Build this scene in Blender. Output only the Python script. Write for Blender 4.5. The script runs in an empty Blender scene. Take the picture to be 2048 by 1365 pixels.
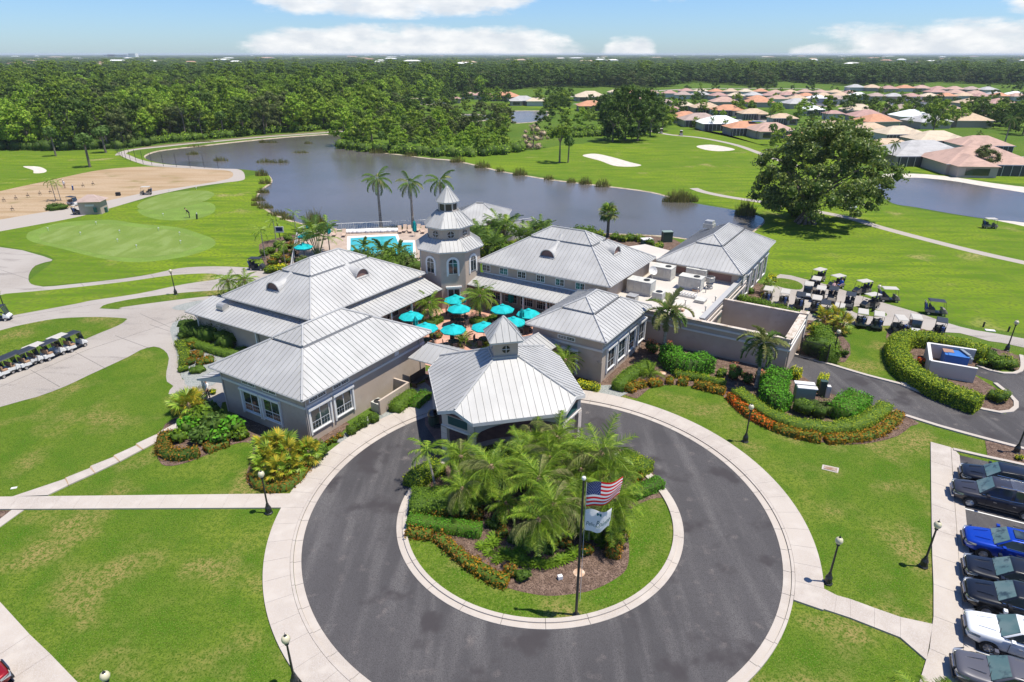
import bpy, math, random
import numpy as np
from mathutils import Vector, Matrix, noise as mnoise
R_ = random.Random(7)
rad = math.radians
sc = bpy.context.scene
COL = sc.collection
# ------------------------------------------------------------------ camera
H = 26.5                                   # drone height above the lawn, metres
FP, HZ = 1260.0, 574.0                     # focal length and horizon offset, in photo pixels
TH = math.atan2(HZ, FP); SN, CS = math.sin(TH), math.cos(TH)
cd = bpy.data.cameras.new('camera'); cam = bpy.data.objects.new('camera', cd); COL.objects.link(cam)
cam.location = (0, 0, H); cam.rotation_euler = (rad(90) - TH, 0, 0)
cd.sensor_width = 36; cd.lens = FP / 2048 * 36; cd.clip_start = .1; cd.clip_end = 60000
sc.camera = cam
def G(px, py, z=0.0):
    """surveyed plan position (metres) of a point of the site at height z"""
    u = px - 1024; v = py - 682.5; k = (H - z) / (FP * SN + v * CS)
    return (u * k, (FP * CS - v * SN) * k)
def G3(px, py, z=0.0):
    a = G(px, py, z); return (a[0], a[1], z)
# ------------------------------------------------------------------ world and sun
SUN_EL, SUN_AZ = rad(70), rad(97)          # azimuth from +Y clockwise: the sun stands to the right
w = bpy.data.worlds.new('World'); sc.world = w; w.use_nodes = True
nt = w.node_tree; nt.nodes.clear(); N = nt.nodes.new; LK = nt.links.new
wout = N('ShaderNodeOutputWorld'); bg = N('ShaderNodeBackground'); bg.inputs[1].default_value = 0.10
sky = N('ShaderNodeTexSky'); sky.sky_type = 'NISHITA'; sky.sun_disc = False
sky.sun_elevation = SUN_EL; sky.sun_rotation = SUN_AZ; sky.altitude = 20
sky.air_density = 1.0; sky.dust_density = 0.25; sky.ozone_density = 2.5
def mth(nt, op, a, b=None, c=None, clamp=False):
    n = nt.nodes.new('ShaderNodeMath'); n.operation = op; n.use_clamp = clamp
    for i, q in enumerate((a, b, c)):
        if q is None: continue
        if isinstance(q, (int, float)): n.inputs[i].default_value = q
        else: nt.links.new(q, n.inputs[i])
    return n.outputs[0]
geo = N('ShaderNodeTexCoord'); sep = N('ShaderNodeSeparateXYZ'); LK(geo.outputs['Generated'], sep.inputs[0])
az = mth(nt, 'MULTIPLY', mth(nt, 'ARCTAN2', sep.outputs[0], sep.outputs[1]), 57.2958)
el = mth(nt, 'MULTIPLY', mth(nt, 'ARCSINE', sep.outputs[2]), 57.2958)
cv = N('ShaderNodeCombineXYZ'); LK(mth(nt, 'MULTIPLY', az, .16), cv.inputs[0]); LK(mth(nt, 'MULTIPLY', el, .42), cv.inputs[1])
nz = N('ShaderNodeTexNoise'); nz.inputs['Scale'].default_value = 1.6; nz.inputs['Detail'].default_value = 9; nz.inputs['Roughness'].default_value = .62
LK(cv.outputs[0], nz.inputs['Vector'])
def blob(a0, e0, sa, se, amp, sharp_base=True):
    da = mth(nt, 'DIVIDE', mth(nt, 'SUBTRACT', az, a0), sa); de = mth(nt, 'DIVIDE', mth(nt, 'SUBTRACT', el, e0), se)
    r2 = mth(nt, 'ADD', mth(nt, 'MULTIPLY', mth(nt, 'MULTIPLY', da, da), mth(nt, 'MULTIPLY', da, da)), mth(nt, 'MULTIPLY', de, de))
    return mth(nt, 'MULTIPLY', mth(nt, 'SUBTRACT', 1.0, r2), amp, clamp=True)
# cloud banks: (azimuth, elevation, half width, half height, amount), degrees
banks = [(-8.0, .30, 14.5, 2.1, 1.5), (9.6, .2, 2.4, 1.3, 1.2), (-9.5, 4.3, 12.5, 1.9, 1.5), (37, .3, 13, 2.0, 1.4), (24.5, .1, 3, .9, .8),
         (30, 1.6, 8, .8, .62), (41, 3.9, 7.5, 1.9, 1.5), (14, 4.2, 4, .7, .4), (-33, 6.5, 9, 1.3, .7), (64, 2.2, 14, 2.4, 1), (-58, 1.6, 15, 2, 1), (0, 11, 22, 2.2, .9), (115, 3, 20, 3, 1), (165, 5, 25, 3, 1), (-110, 4, 26, 3, 1), (60, 14, 16, 3, .8), (-75, 17, 20, 3, .8)]
acc = None
for b in banks:
    o = blob(*b); acc = o if acc is None else mth(nt, 'MAXIMUM', acc, o)
den = mth(nt, 'ADD', mth(nt, 'MULTIPLY', acc, .62), mth(nt, 'MULTIPLY', mth(nt, 'SUBTRACT', nz.outputs[0], .5), 1.5))
mr = N('ShaderNodeMapRange'); mr.interpolation_type = 'SMOOTHSTEP'; LK(den, mr.inputs[0]); mr.inputs[1].default_value = .10; mr.inputs[2].default_value = .60
msk = mth(nt, 'MULTIPLY', mr.outputs[0], mth(nt, 'MULTIPLY', acc, 4.0, clamp=True), clamp=True)
nz2 = N('ShaderNodeTexNoise'); nz2.inputs['Scale'].default_value = 2.4; nz2.inputs['Detail'].default_value = 6
cv2 = N('ShaderNodeVectorMath'); cv2.operation = 'ADD'; LK(cv.outputs[0], cv2.inputs[0]); cv2.inputs[1].default_value = (3.1, .12, 0); LK(cv2.outputs[0], nz2.inputs['Vector'])
cr = N('ShaderNodeValToRGB'); LK(nz2.outputs[0], cr.inputs[0])
cr.color_ramp.elements[0].position = .36; cr.color_ramp.elements[0].color = (5.6, 5.9, 6.3, 1)
cr.color_ramp.elements[1].position = .62; cr.color_ramp.elements[1].color = (7.4, 7.4, 7.4, 1)
tint = N('ShaderNodeMixRGB'); tint.blend_type = 'MULTIPLY'; tint.inputs[0].default_value = 1; LK(sky.outputs[0], tint.inputs[1]); tint.inputs[2].default_value = (.56, .76, 1.10, 1)
mx = N('ShaderNodeMixRGB'); LK(mth(nt, 'MULTIPLY', msk, .93), mx.inputs[0]); LK(tint.outputs[0], mx.inputs[1]); LK(cr.outputs[0], mx.inputs[2])
LK(mx.outputs[0], bg.inputs[0]); LK(bg.outputs[0], wout.inputs[0])
sd = bpy.data.lights.new('sun', 'SUN'); sd.energy = 4.7; sd.angle = rad(.53); sd.color = (1, .945, .84)
sun = bpy.data.objects.new('sun', sd); COL.objects.link(sun)
dv = Vector((math.sin(SUN_AZ) * math.cos(SUN_EL), math.cos(SUN_AZ) * math.cos(SUN_EL), math.sin(SUN_EL)))
sun.rotation_euler = dv.to_track_quat('Z', 'Y').to_euler(); sun.location = (60, 0, 80)
vs = sc.view_settings; vs.view_transform = 'Standard'; vs.look = 'None'; vs.exposure = 0.47; vs.gamma = 1; vs.use_curve_mapping = False
sc.cycles.volume_bounces = 0; sc.cycles.max_bounces = 6; sc.cycles.transparent_max_bounces = 8
# ------------------------------------------------------------------ materials
MATS = {}
def mat(name, col, rough=.8, metal=0.0, spec=.5, noise=None, bump=None, isl=None, coat=0, trans=0, emit=None, alpha=None):
    """noise: list of (scale, colour, low, high[, detail]) layers mixed over col; bump: (scale, strength[, distance]); isl: colours spread per leaf/piece"""
    m = bpy.data.materials.new(name); m.use_nodes = True; t = m.node_tree; b = t.nodes['Principled BSDF']
    b.inputs['Roughness'].default_value = rough; b.inputs['Metallic'].default_value = metal
    b.inputs['Specular IOR Level'].default_value = spec; b.inputs['Coat Weight'].default_value = coat
    cur = None
    tc = t.nodes.new('ShaderNodeNewGeometry')
    if isl:
        r = t.nodes.new('ShaderNodeValToRGB'); t.links.new(tc.outputs['Random Per Island'], r.inputs[0]); e = r.color_ramp.elements
        while len(e) > 2: e.remove(e[0])
        n = len(isl)
        e[0].position = 0; e[0].color = (*isl[0], 1); e[1].position = 1; e[1].color = (*isl[-1], 1)
        for i in range(1, n - 1):
            q = e.new(i / (n - 1)); q.color = (*isl[i], 1)
        cur = r.outputs[0]
    for L in (noise or []):
        s, c, lo, hi = L[:4]; d = L[4] if len(L) > 4 else 5
        nn = t.nodes.new('ShaderNodeTexNoise'); nn.inputs['Scale'].default_value = s if not isinstance(s, tuple) else 1; nn.inputs['Detail'].default_value = d
        if isinstance(s, tuple):
            mp = t.nodes.new('ShaderNodeMapping'); mp.inputs['Scale'].default_value = s
            if len(L) > 5: mp.inputs['Rotation'].default_value = (0, 0, L[5])
            t.links.new(tc.outputs['Position'], mp.inputs[0]); t.links.new(mp.outputs[0], nn.inputs['Vector'])
        else: t.links.new(tc.outputs['Position'], nn.inputs['Vector'])
        q = t.nodes.new('ShaderNodeMapRange'); q.interpolation_type = 'SMOOTHSTEP'; t.links.new(nn.outputs[0], q.inputs[0]); q.inputs[1].default_value = lo; q.inputs[2].default_value = hi
        mi = t.nodes.new('ShaderNodeMixRGB'); t.links.new(q.outputs[0], mi.inputs[0])
        if cur is None: mi.inputs[1].default_value = (*col, 1)
        else: t.links.new(cur, mi.inputs[1])
        mi.inputs[2].default_value = (*c, 1); cur = mi.outputs[0]
    if cur is None: b.inputs['Base Color'].default_value = (*col, 1)
    else: t.links.new(cur, b.inputs['Base Color'])
    if bump:
        nb = t.nodes.new('ShaderNodeTexNoise'); nb.inputs['Detail'].default_value = 4; nb.inputs['Scale'].default_value = bump[0]
        t.links.new(tc.outputs['Position'], nb.inputs['Vector'])
        bb = t.nodes.new('ShaderNodeBump'); bb.inputs['Strength'].default_value = bump[1]; bb.inputs['Distance'].default_value = bump[2] if len(bump) > 2 else .05
        t.links.new(nb.outputs[0], bb.inputs['Height']); t.links.new(bb.outputs[0], b.inputs['Normal'])
    if trans: b.inputs['Transmission Weight'].default_value = trans
    if emit: b.inputs['Emission Color'].default_value = (*emit, 1); b.inputs['Emission Strength'].default_value = 1
    MATS[name] = m; return m
M = MATS
mat('grass_base', (.085, .14, .022), .95, spec=.03, noise=[(.035, (.14, .19, .03), .35, .68, 3), (.35, (.085, .165, .018), .4, .7, 5), (1.2, (.16, .20, .05), .52, .78, 6), (11, (.045, .09, .012), .42, .62, 3)], bump=(14, .55, .06))
mat('lawn', (.086, .150, .013), .95, spec=.02, noise=[(.09, (.15, .195, .024), .40, .66, 4), (.45, (.05, .128, .007), .42, .68, 5), (.24, (.26, .205, .075), .47, .69, 7), (3.2, (.062, .118, .010), .40, .70, 4), (9, (.048, .092, .008), .46, .64, 4), (17, (.17, .20, .045), .50, .72, 3)], bump=(22, .6, .05))
mat('fairway', (.108, .180, .015), .95, spec=.02, noise=[(.028, (.175, .245, .014), .38, .66, 3), ((.10, .55, .1), (.082, .155, .011), .40, .66, 4, .5), (.22, (.15, .20, .022), .45, .78, 6), (.11, (.33, .26, .125), .60, .80, 6), (2.2, (.095, .138, .024), .42, .68, 5)], bump=(.09, .5, 1.2))
mat('green_turf', (.14, .20, .045), .95, spec=.03, noise=[((.5, .12, .1), (.20, .265, .085), .42, .62, 4, .6), (.25, (.12, .19, .035), .45, .7, 4), (6, (.16, .22, .05), .45, .6, 3)])
mat('green_collar', (.15, .21, .05), .95, spec=.03, noise=[(.3, (.19, .28, .06), .4, .65, 4), (7, (.12, .20, .035), .42, .6, 3)])
mat('concrete', (.43, .375, .32), .9, spec=.3, noise=[(.18, (.37, .32, .275), .4, .68, 5), (1.1, (.47, .42, .365), .45, .75, 6), (25, (.44, .40, .365), .45, .65, 2)], bump=(40, .15, .01))
mat('drive_concrete', (.29, .255, .22), .9, spec=.3, noise=[(.09, (.35, .315, .28), .38, .62, 4), ((.25, .9, .2), (.21, .185, .165), .52, .72, 6, .42), (20, (.36, .33, .30), .45, .65, 2)])
mat('asphalt', (.062, .060, .062), .9, spec=.15, noise=[(.12, (.092, .088, .089), .36, .64, 5), ((.9, .10, .2), (.13, .124, .122), .44, .70, 7, .35), (1.1, (.175, .155, .145), .58, .78, 8), (.35, (.050, .045, .047), .54, .66, 6), (32, (.055, .050, .052), .44, .62, 2)], bump=(60, .35, .01))
mat('mulch', (.13, .086, .064), 1, spec=.1, noise=[(2.2, (.22, .15, .115), .4, .65, 6), (14, (.07, .045, .035), .45, .6, 4), (22, (.30, .215, .16), .58, .7, 3)], bump=(18, .9, .05))
mat('gravel', (.30, .31, .29), 1, spec=.2, noise=[(14, (.17, .19, .18), .45, .6, 3), (22, (.46, .46, .43), .55, .7, 3)], bump=(22, .9, .04))
mat('sand', (.50, .455, .395), 1, spec=.1, noise=[(.8, (.62, .56, .47), .45, .7, 5)])
mat('dirt', (.32, .225, .13), 1, spec=.1, noise=[((.06, .5, .1), (.39, .29, .19), .38, .6, 6, .25), (.16, (.22, .18, .08), .54, .74, 6), (4, (.27, .19, .11), .5, .7, 5)])
mat('path_grey', (.36, .32, .28), .95, spec=.2, noise=[(.4, (.36, .325, .29), .45, .7, 5)])
mat('shore', (.40, .33, .25), 1, spec=.1, noise=[(.5, (.24, .20, .13), .42, .62, 6), (2.5, (.50, .43, .35), .5, .7, 5)])
mat('brick_red', (.50, .27, .20), .9, spec=.2, noise=[(.8, (.56, .34, .26), .4, .65, 4), (9, (.42, .22, .16), .5, .65, 2)])
mat('deck_paver', (.38, .295, .235), .9, spec=.2, noise=[(.7, (.44, .35, .285), .4, .65, 4), (7, (.32, .245, .195), .5, .65, 2)])
mat('stucco', (.43, .35, .28), .95, spec=.2, noise=[(.5, (.47, .395, .33), .4, .65, 5), (1.8, (.40, .33, .275), .52, .75, 6)], bump=(55, .35, .01))
mat('stucco_light', (.56, .50, .45), .95, spec=.2, noise=[(.6, (.50, .44, .39), .4, .68, 6)], bump=(50, .3, .01))
mat('coping', (.52, .45, .38), .9, noise=[(1.3, (.34, .27, .20), .45, .62, 6), (6, (.60, .54, .47), .5, .7, 4)])
mat('trim', (.60, .58, .55), .7, noise=[(2, (.62, .61, .59), .45, .7, 4)])
mat('white_paint', (.70, .69, .67), .5)
mat('metal_roof', (.365, .36, .348), .60, metal=.12, spec=.4, noise=[(.35, (.43, .425, .41), .36, .66, 4), ((3.2, .7, .5), (.365, .365, .355), .55, .78, 5)])
mat('roof_cap', (.40, .395, .385), .6, metal=.1)
mat('flat_roof', (.48, .44, .39), .8, noise=[(.35, (.55, .50, .44), .45, .68, 6), (1.4, (.55, .42, .32), .66, .8, 6)])
mat('rust_stain', (.42, .25, .15), .9, noise=[(2, (.58, .46, .36), .4, .65, 5)])
mat('glass', (.022, .030, .034), .08, spec=.9, noise=[(.6, (.05, .075, .08), .5, .7, 3)])
mat('pane_dark', (.030, .028, .027), .25, spec=.6)
mat('shutter_dark', (.02, .09, .085), .5)
mat('soffit_brown', (.23, .13, .105), .9)
mat('wood_dark', (.055, .038, .03), .7)
mat('steel', (.42, .41, .39), .5, metal=.5, noise=[(2, (.50, .49, .46), .4, .7, 4)])
mat('hvac', (.50, .49, .44), .7, noise=[(1.5, (.42, .41, .37), .45, .7, 5)])
mat('black_metal', (.018, .020, .020), .4, spec=.5)
mat('lamp_glass', (.58, .53, .36), .25, spec=.6)
mat('rubber', (.02, .02, .021), .85)
mat('rim', (.55, .55, .56), .3, metal=.8)
mat('chrome', (.75, .76, .78), .15, metal=1)
mat('water', (.085, .080, .068), .22, spec=.5, noise=[(.02, (.11, .10, .098), .4, .62, 4), (.05, (.07, .064, .046), .56, .72, 4)], bump=(1.6, .3, .12))
mat('pool_water', (.03, .33, .34), .08, spec=.5, noise=[(.4, (.06, .40, .41), .4, .65, 4)])
mat('teal_fabric', (.008, .36, .36), .8, spec=.2, noise=[(1.6, (.012, .44, .46), .4, .6, 3)])
mat('teal_dark', (.004, .24, .25), .8, spec=.2)
mat('cushion', (.46, .34, .26), .9)
mat('trunk', (.20, .165, .13), .95, noise=[(5, (.11, .088, .068), .42, .62, 5)], bump=(12, .7, .05))
mat('palm_trunk', (.30, .27, .235), .95, noise=[((2, 2, 9), (.17, .145, .12), .45, .6, 4)], bump=(9, .5, .04))
mat('boot_brown', (.19, .12, .075), 1, noise=[(9, (.33, .23, .15), .45, .6, 4)], bump=(14, .9, .06))
mat('green_shaft', (.14, .20, .07), .6)
def leafmat(n, cols, rough=.6, spec=.16, tl=.28):
    cols = [(min(.8, c[0] * 1.75 + .004), min(.8, c[1] * 1.5 + .004), c[2] * 1.15) for c in cols]
    m = mat(n, (0, 0, 0), rough, spec=spec, isl=cols); t = m.node_tree; b = t.nodes['Principled BSDF']; o = t.nodes['Material Output']
    ct = b.inputs['Base Color'].links[0].from_socket
    tr = t.nodes.new('ShaderNodeBsdfTranslucent'); t.links.new(ct, tr.inputs[0]); ms = t.nodes.new('ShaderNodeMixShader'); ms.inputs[0].default_value = tl
    t.links.new(b.outputs[0], ms.inputs[1]); t.links.new(tr.outputs[0], ms.inputs[2]); t.links.new(ms.outputs[0], o.inputs[0]); return m
leafmat('frond', [(.022, .07, .008), (.07, .155, .012), (.13, .23, .022), (.04, .10, .010), (.20, .28, .045), (.09, .18, .015)], .45, .3, .16)
leafmat('frond_dark', [(.03, .075, .018), (.055, .12, .028), (.09, .16, .05), (.04, .09, .02)])
leafmat('frond_pale', [(.10, .14, .055), (.16, .20, .09), (.07, .11, .04), (.24, .25, .15)])
leafmat('frond_yellow', [(.09, .16, .015), (.28, .25, .025), (.13, .20, .02), (.36, .28, .04), (.06, .12, .015)])
leafmat('frond_dead', [(.34, .22, .12), (.24, .15, .08), (.42, .30, .18)])
leafmat('hedge_green', [(.045, .10, .010), (.075, .155, .014), (.11, .20, .02), (.06, .13, .012)])
leafmat('hedge_lime', [(.075, .15, .010), (.14, .23, .014), (.22, .29, .020), (.10, .18, .012), (.26, .32, .03)])
leafmat('hedge_bright', [(.03, .12, .010), (.055, .21, .014), (.085, .27, .02), (.04, .15, .012)])
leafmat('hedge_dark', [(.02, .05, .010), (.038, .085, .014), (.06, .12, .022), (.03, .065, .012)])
leafmat('croton', [(.09, .12, .012), (.30, .12, .012), (.20, .16, .015), (.12, .05, .012), (.08, .10, .012), (.34, .20, .02)])
leafmat('croton_dark', [(.05, .06, .012), (.17, .075, .014), (.09, .085, .014), (.24, .12, .015), (.045, .055, .01)])
leafmat('orange_bloom', [(.42, .085, .012), (.46, .13, .02), (.12, .11, .02), (.34, .065, .012), (.44, .17, .02)])
leafmat('copper_leaf', [(.20, .055, .035), (.34, .12, .08), (.10, .045, .025), (.44, .20, .13), (.09, .09, .02)])
leafmat('yellow_leaf', [(.50, .46, .015), (.32, .36, .015), (.60, .52, .03), (.18, .26, .012)])
leafmat('red_flower', [(.75, .06, .02), (.60, .10, .03), (.80, .18, .06)])
leafmat('tree_mid', [(0.05, 0.1, 0.013), (0.099, 0.181, 0.021), (0.146, 0.237, 0.032), (0.067, 0.138, 0.015), (0.19, 0.269, 0.045)], .6)
leafmat('tree_light', [(0.076, 0.163, 0.015), (0.126, 0.25, 0.022), (0.179, 0.32, 0.034), (0.098, 0.198, 0.019), (0.224, 0.349, 0.053)], .6)
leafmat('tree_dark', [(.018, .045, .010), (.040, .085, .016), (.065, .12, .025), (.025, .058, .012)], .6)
leafmat('tree_olive', [(.045, .075, .03), (.07, .105, .04), (.095, .13, .055), (.035, .058, .02)], .7)
leafmat('tree_grey', [(.20, .18, .155), (.28, .25, .22), (.14, .12, .10)], .8, tl=.05)
leafmat('banyan_leaf', [(.024, .055, .012), (.055, .105, .018), (.095, .155, .028), (.15, .20, .05), (.036, .075, .014)], .45, .5)
leafmat('reed', [(.07, .10, .02), (.11, .13, .04), (.15, .14, .07), (.05, .08, .02)], .8)
leafmat('grass_tuft', [(.05, .12, .015), (.10, .20, .02), (.16, .25, .04)], .8)
for n, c in dict(tile_pink=(.44, .29, .23), tile_orange=(.50, .245, .14), tile_tan=(.50, .37, .25), tile_grey=(.40, .39, .38), tile_brown=(.37, .28, .24), tile_white=(.74, .76, .75), tile_rose=(.40, .24, .205), tile_cream=(.54, .44, .32)).items():
    mat(n, c, .85, noise=[(.5, tuple(x * .82 for x in c), .42, .68, 5), ((.4, 3.0, 1), tuple(min(1, x * 1.12) for x in c), .5, .7, 3)])
mat('house_wall', (.38, .33, .285), .9); mat('house_white', (.52, .51, .49), .9); mat('screen', (.045, .048, .05), .6); mat('solar', (.015, .02, .04), .2, spec=.8)
# ------------------------------------------------------------------ mesh helpers
class MB:
    def __init__(s): s.v = []; s.f = []; s.m = []
    def add(s, vs, fs, mi=0):
        o = len(s.v); s.v += [tuple(q) for q in vs]; s.f += [tuple(i + o for i in f) for f in fs]; s.m += [mi] * len(fs); return s
    def box(s, c, d, rz=0, mi=0, taper=1.0):
        cx, cy, cz = c; a, b, h = d[0] / 2, d[1] / 2, d[2] / 2; co, si = math.cos(rz), math.sin(rz); vs = []
        for z, k in ((-h, 1), (h, taper)):
            for x, y in ((-a, -b), (a, -b), (a, b), (-a, b)): vs.append((cx + (x * co - y * si) * k, cy + (x * si + y * co) * k, cz + z))
        return s.add(vs, [(3, 2, 1, 0), (4, 5, 6, 7), (0, 1, 5, 4), (1, 2, 6, 5), (2, 3, 7, 6), (3, 0, 4, 7)], mi)
    def prism(s, poly, z0, z1, mi=0):
        n = len(poly); vs = [(p[0], p[1], z0) for p in poly] + [(p[0], p[1], z1) for p in poly]
        return s.add(vs, [tuple(range(n - 1, -1, -1)), tuple(range(n, 2 * n))] + [(i, (i + 1) % n, n + (i + 1) % n, n + i) for i in range(n)], mi)
    def tube(s, pts, rr, n=8, mi=0, caps=True):
        pts = [Vector(p) for p in pts]
        if isinstance(rr, (int, float)): rr = [rr] * len(pts)
        vs = []; fs = []; up = Vector((0, 0, 1))
        for i, p in enumerate(pts):
            d = (pts[min(i + 1, len(pts) - 1)] - pts[max(i - 1, 0)])
            d = d.normalized() if d.length > 1e-9 else Vector((0, 0, 1))
            x = d.cross(up if abs(d.z) < .95 else Vector((1, 0, 0))).normalized(); y = d.cross(x)
            for k in range(n): a = 2 * math.pi * k / n; vs.append(p + (x * math.cos(a) + y * math.sin(a)) * rr[i])
        for i in range(len(pts) - 1):
            for k in range(n): a = i * n + k; b = i * n + (k + 1) % n; fs.append((a, b, b + n, a + n))
        if caps: fs.append(tuple(range(n - 1, -1, -1))); fs.append(tuple(range((len(pts) - 1) * n, len(pts) * n)))
        return s.add(vs, fs, mi)
    def lathe(s, prof, n=12, c=(0, 0, 0), mi=0):
        vs = []; fs = []
        for r, z in prof:
            for k in range(n): a = 2 * math.pi * (k + .5) / n; vs.append((c[0] + r * math.cos(a), c[1] + r * math.sin(a), c[2] + z))
        for i in range(len(prof) - 1):
            for k in range(n): a = i * n + k; b = i * n + (k + 1) % n; fs.append((a, b, b + n, a + n))
        fs.append(tuple(range(n - 1, -1, -1))); fs.append(tuple(range((len(prof) - 1) * n, len(prof) * n)))
        return s.add(vs, fs, mi)
    def mesh(s, name, mats, org=(0, 0, 0), smooth=False):
        me = bpy.data.meshes.new(name)
        me.from_pydata([(a - org[0], b - org[1], c - org[2]) for a, b, c in s.v], [], s.f)
        for m_ in (mats if isinstance(mats, (list, tuple)) else [mats]): me.materials.append(M[m_])
        if any(s.m): me.polygons.foreach_set('material_index', s.m)
        if smooth: me.polygons.foreach_set('use_smooth', [True] * len(s.f))
        me.update(); return me
    def build(s, name, mats, parent=None, smooth=False):
        return link(name, s.mesh(name, mats, ORG.get(parent.name, (0, 0, 0)) if parent else (0, 0, 0), smooth), parent)
ORG = {}
def link(name, me, parent=None):
    o = bpy.data.objects.new(name, me); COL.objects.link(o)
    if parent: o.parent = parent; ORG[o.name] = ORG.get(parent.name, (0, 0, 0))
    return o
def tag(o, label=None, cat=None, group=None, kind=None):
    if label: o['label'] = label
    if cat: o['category'] = cat
    if group: o['group'] = group
    if kind: o['kind'] = kind
    return o
def thing(name, loc, label, cat, group=None, rz=0):
    o = bpy.data.objects.new(name, None); COL.objects.link(o); o.location = loc; o.rotation_euler[2] = rz; o.empty_display_size = .2
    if rz == 0: ORG[o.name] = tuple(loc)
    return tag(o, label, cat, group)
def proto(name, label, cat, group=None):
    o = bpy.data.objects.new(name, None); COL.objects.link(o); ORG[o.name] = (0, 0, 0); return tag(o, label, cat, group)
USED = set()
KIDS = {}
def kids(o):
    return [c for c in o.children]
def dup(root, loc, rz=0, label=None, group=None, scale=None, cat=None, tilt=None):
    """first call moves the prototype itself, later calls copy it with its parts and sub-parts"""
    if root.name not in USED:
        USED.add(root.name); KIDS[root.name] = [(c, list(c.children)) for c in root.children]; r = root
        root['_c'] = 1; del root['_c']
    else:
        r = root.copy(); COL.objects.link(r)
        for c, g in KIDS[root.name]:
            q = c.copy(); COL.objects.link(q); q.parent = r
            for d in g: e = d.copy(); COL.objects.link(e); e.parent = q
    r.location = loc; r.rotation_euler = (tilt[0] if tilt else 0, tilt[1] if tilt else 0, rz)
    r.scale = (scale,) * 3 if isinstance(scale, (int, float)) else (scale or (1, 1, 1))
    if label: r['label'] = label
    if group: r['group'] = group
    if cat: r['category'] = cat
    return r
def npmesh(name, V, quads, mats, smooth=False, midx=None):
    """V (n,3) array, quads (m,k) index array"""
    V = np.asarray(V, np.float32); Q = np.asarray(quads, np.int32); me = bpy.data.meshes.new(name); k = Q.shape[1]
    me.vertices.add(len(V)); me.vertices.foreach_set('co', V.ravel())
    me.loops.add(Q.size); me.loops.foreach_set('vertex_index', Q.ravel())
    me.polygons.add(len(Q)); me.polygons.foreach_set('loop_start', np.arange(0, Q.size, k, dtype=np.int32)); me.polygons.foreach_set('loop_total', np.full(len(Q), k, np.int32))
    for m_ in (mats if isinstance(mats, (list, tuple)) else [mats]): me.materials.append(M[m_])
    if midx is not None: me.polygons.foreach_set('material_index', np.asarray(midx, np.int32))
    me.update(calc_edges=True); return me
RG = np.random.default_rng(11)
def leafquads(P, Nn, size, aspect=1.7, rnd=.6, rg=RG):
    """one quad leaf at every point P, roughly facing along normals Nn"""
    n = len(P); Nn = Nn + rg.normal(0, rnd, (n, 3)); Nn /= np.linalg.norm(Nn, axis=1)[:, None] + 1e-9
    t = rg.normal(0, 1, (n, 3)); t -= (t * Nn).sum(1)[:, None] * Nn; t /= np.linalg.norm(t, axis=1)[:, None] + 1e-9
    b = np.cross(Nn, t); s = (size * rg.uniform(.6, 1.3, n))[:, None]
    V = np.empty((n, 4, 3)); V[:, 0] = P - t * s * .5; V[:, 1] = P + b * s / aspect * .5; V[:, 2] = P + t * s * .5; V[:, 3] = P - b * s / aspect * .5
    return V.reshape(-1, 3), np.arange(4 * n).reshape(-1, 4)
def smoothpts(pts, closed=True, k=5):
    n = len(pts); out = []
    for i in range(n if closed else n - 1):
        p0, p1, p2, p3 = (pts[(i + j) % n] if closed else pts[min(max(i + j, 0), n - 1)] for j in (-1, 0, 1, 2))
        for s in range(k):
            t = s / k; out.append(tuple(.5 * ((2 * b) + (-a + c) * t + (2 * a - 5 * b + 4 * c - d) * t * t + (-a + 3 * b - 3 * c + d) * t ** 3) for a, b, c, d in zip(p0, p1, p2, p3)))
    if not closed: out.append(tuple(pts[-1]))
    return out
def patch(name, px, m, z, k=4, thick=0, world=False, kind='structure', parent=None):
    """a flat sheet on the ground, outline surveyed from photo positions"""
    P = [tuple(p) for p in px] if world else [G(*p) for p in px]
    if k > 1: P = smoothpts(P, True, k)
    mb = MB()
    if thick: mb.prism(P, z - thick, z)
    else:
        a = sum(P[i][0] * P[(i + 1) % len(P)][1] - P[(i + 1) % len(P)][0] * P[i][1] for i in range(len(P)))
        if a < 0: P = P[::-1]
        mb.add([(x, y, z) for x, y in P], [tuple(range(len(P)))])
    o = mb.build(name, m, parent)
    if kind and not parent: o['kind'] = kind
    return o
def offset(P, d, closed=False):
    out = []; n = len(P)
    for i in range(n):
        a = P[(i - 1) % n] if closed or i > 0 else P[i]; b = P[(i + 1) % n] if closed or i < n - 1 else P[i]
        tx, ty = b[0] - a[0], b[1] - a[1]; L = math.hypot(tx, ty) or 1
        out.append((P[i][0] - ty / L * d, P[i][1] + tx / L * d))
    return out
def band(name, P, wd, m, z, closed=False, thick=0, kind='structure', parent=None, mi=0):
    L = offset(P, wd / 2, closed); Rr = offset(P, -wd / 2, closed); n = len(P); mb = MB(); c = n if closed else n - 1
    if not thick: mb.add([(x, y, z) for x, y in L] + [(x, y, z) for x, y in Rr], [(i, n + i, n + (i + 1) % n, (i + 1) % n) for i in range(c)])
    else:
        vs = [(x, y, z) for x, y in L] + [(x, y, z) for x, y in Rr] + [(x, y, z - thick) for x, y in L] + [(x, y, z - thick) for x, y in Rr]; fs = []
        for i in range(c):
            j = (i + 1) % n; fs += [(i, n + i, n + j, j), (n + i, 3 * n + i, 3 * n + j, n + j), (2 * n + i, i, j, 2 * n + j)]
        if not closed: fs += [(0, 2 * n, 3 * n, n), (n - 1, 2 * n - 1, 4 * n - 1, 3 * n - 1)]
        mb.add(vs, fs)
    o = mb.build(name, m, parent)
    if kind and not parent: o['kind'] = kind
    return o
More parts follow.
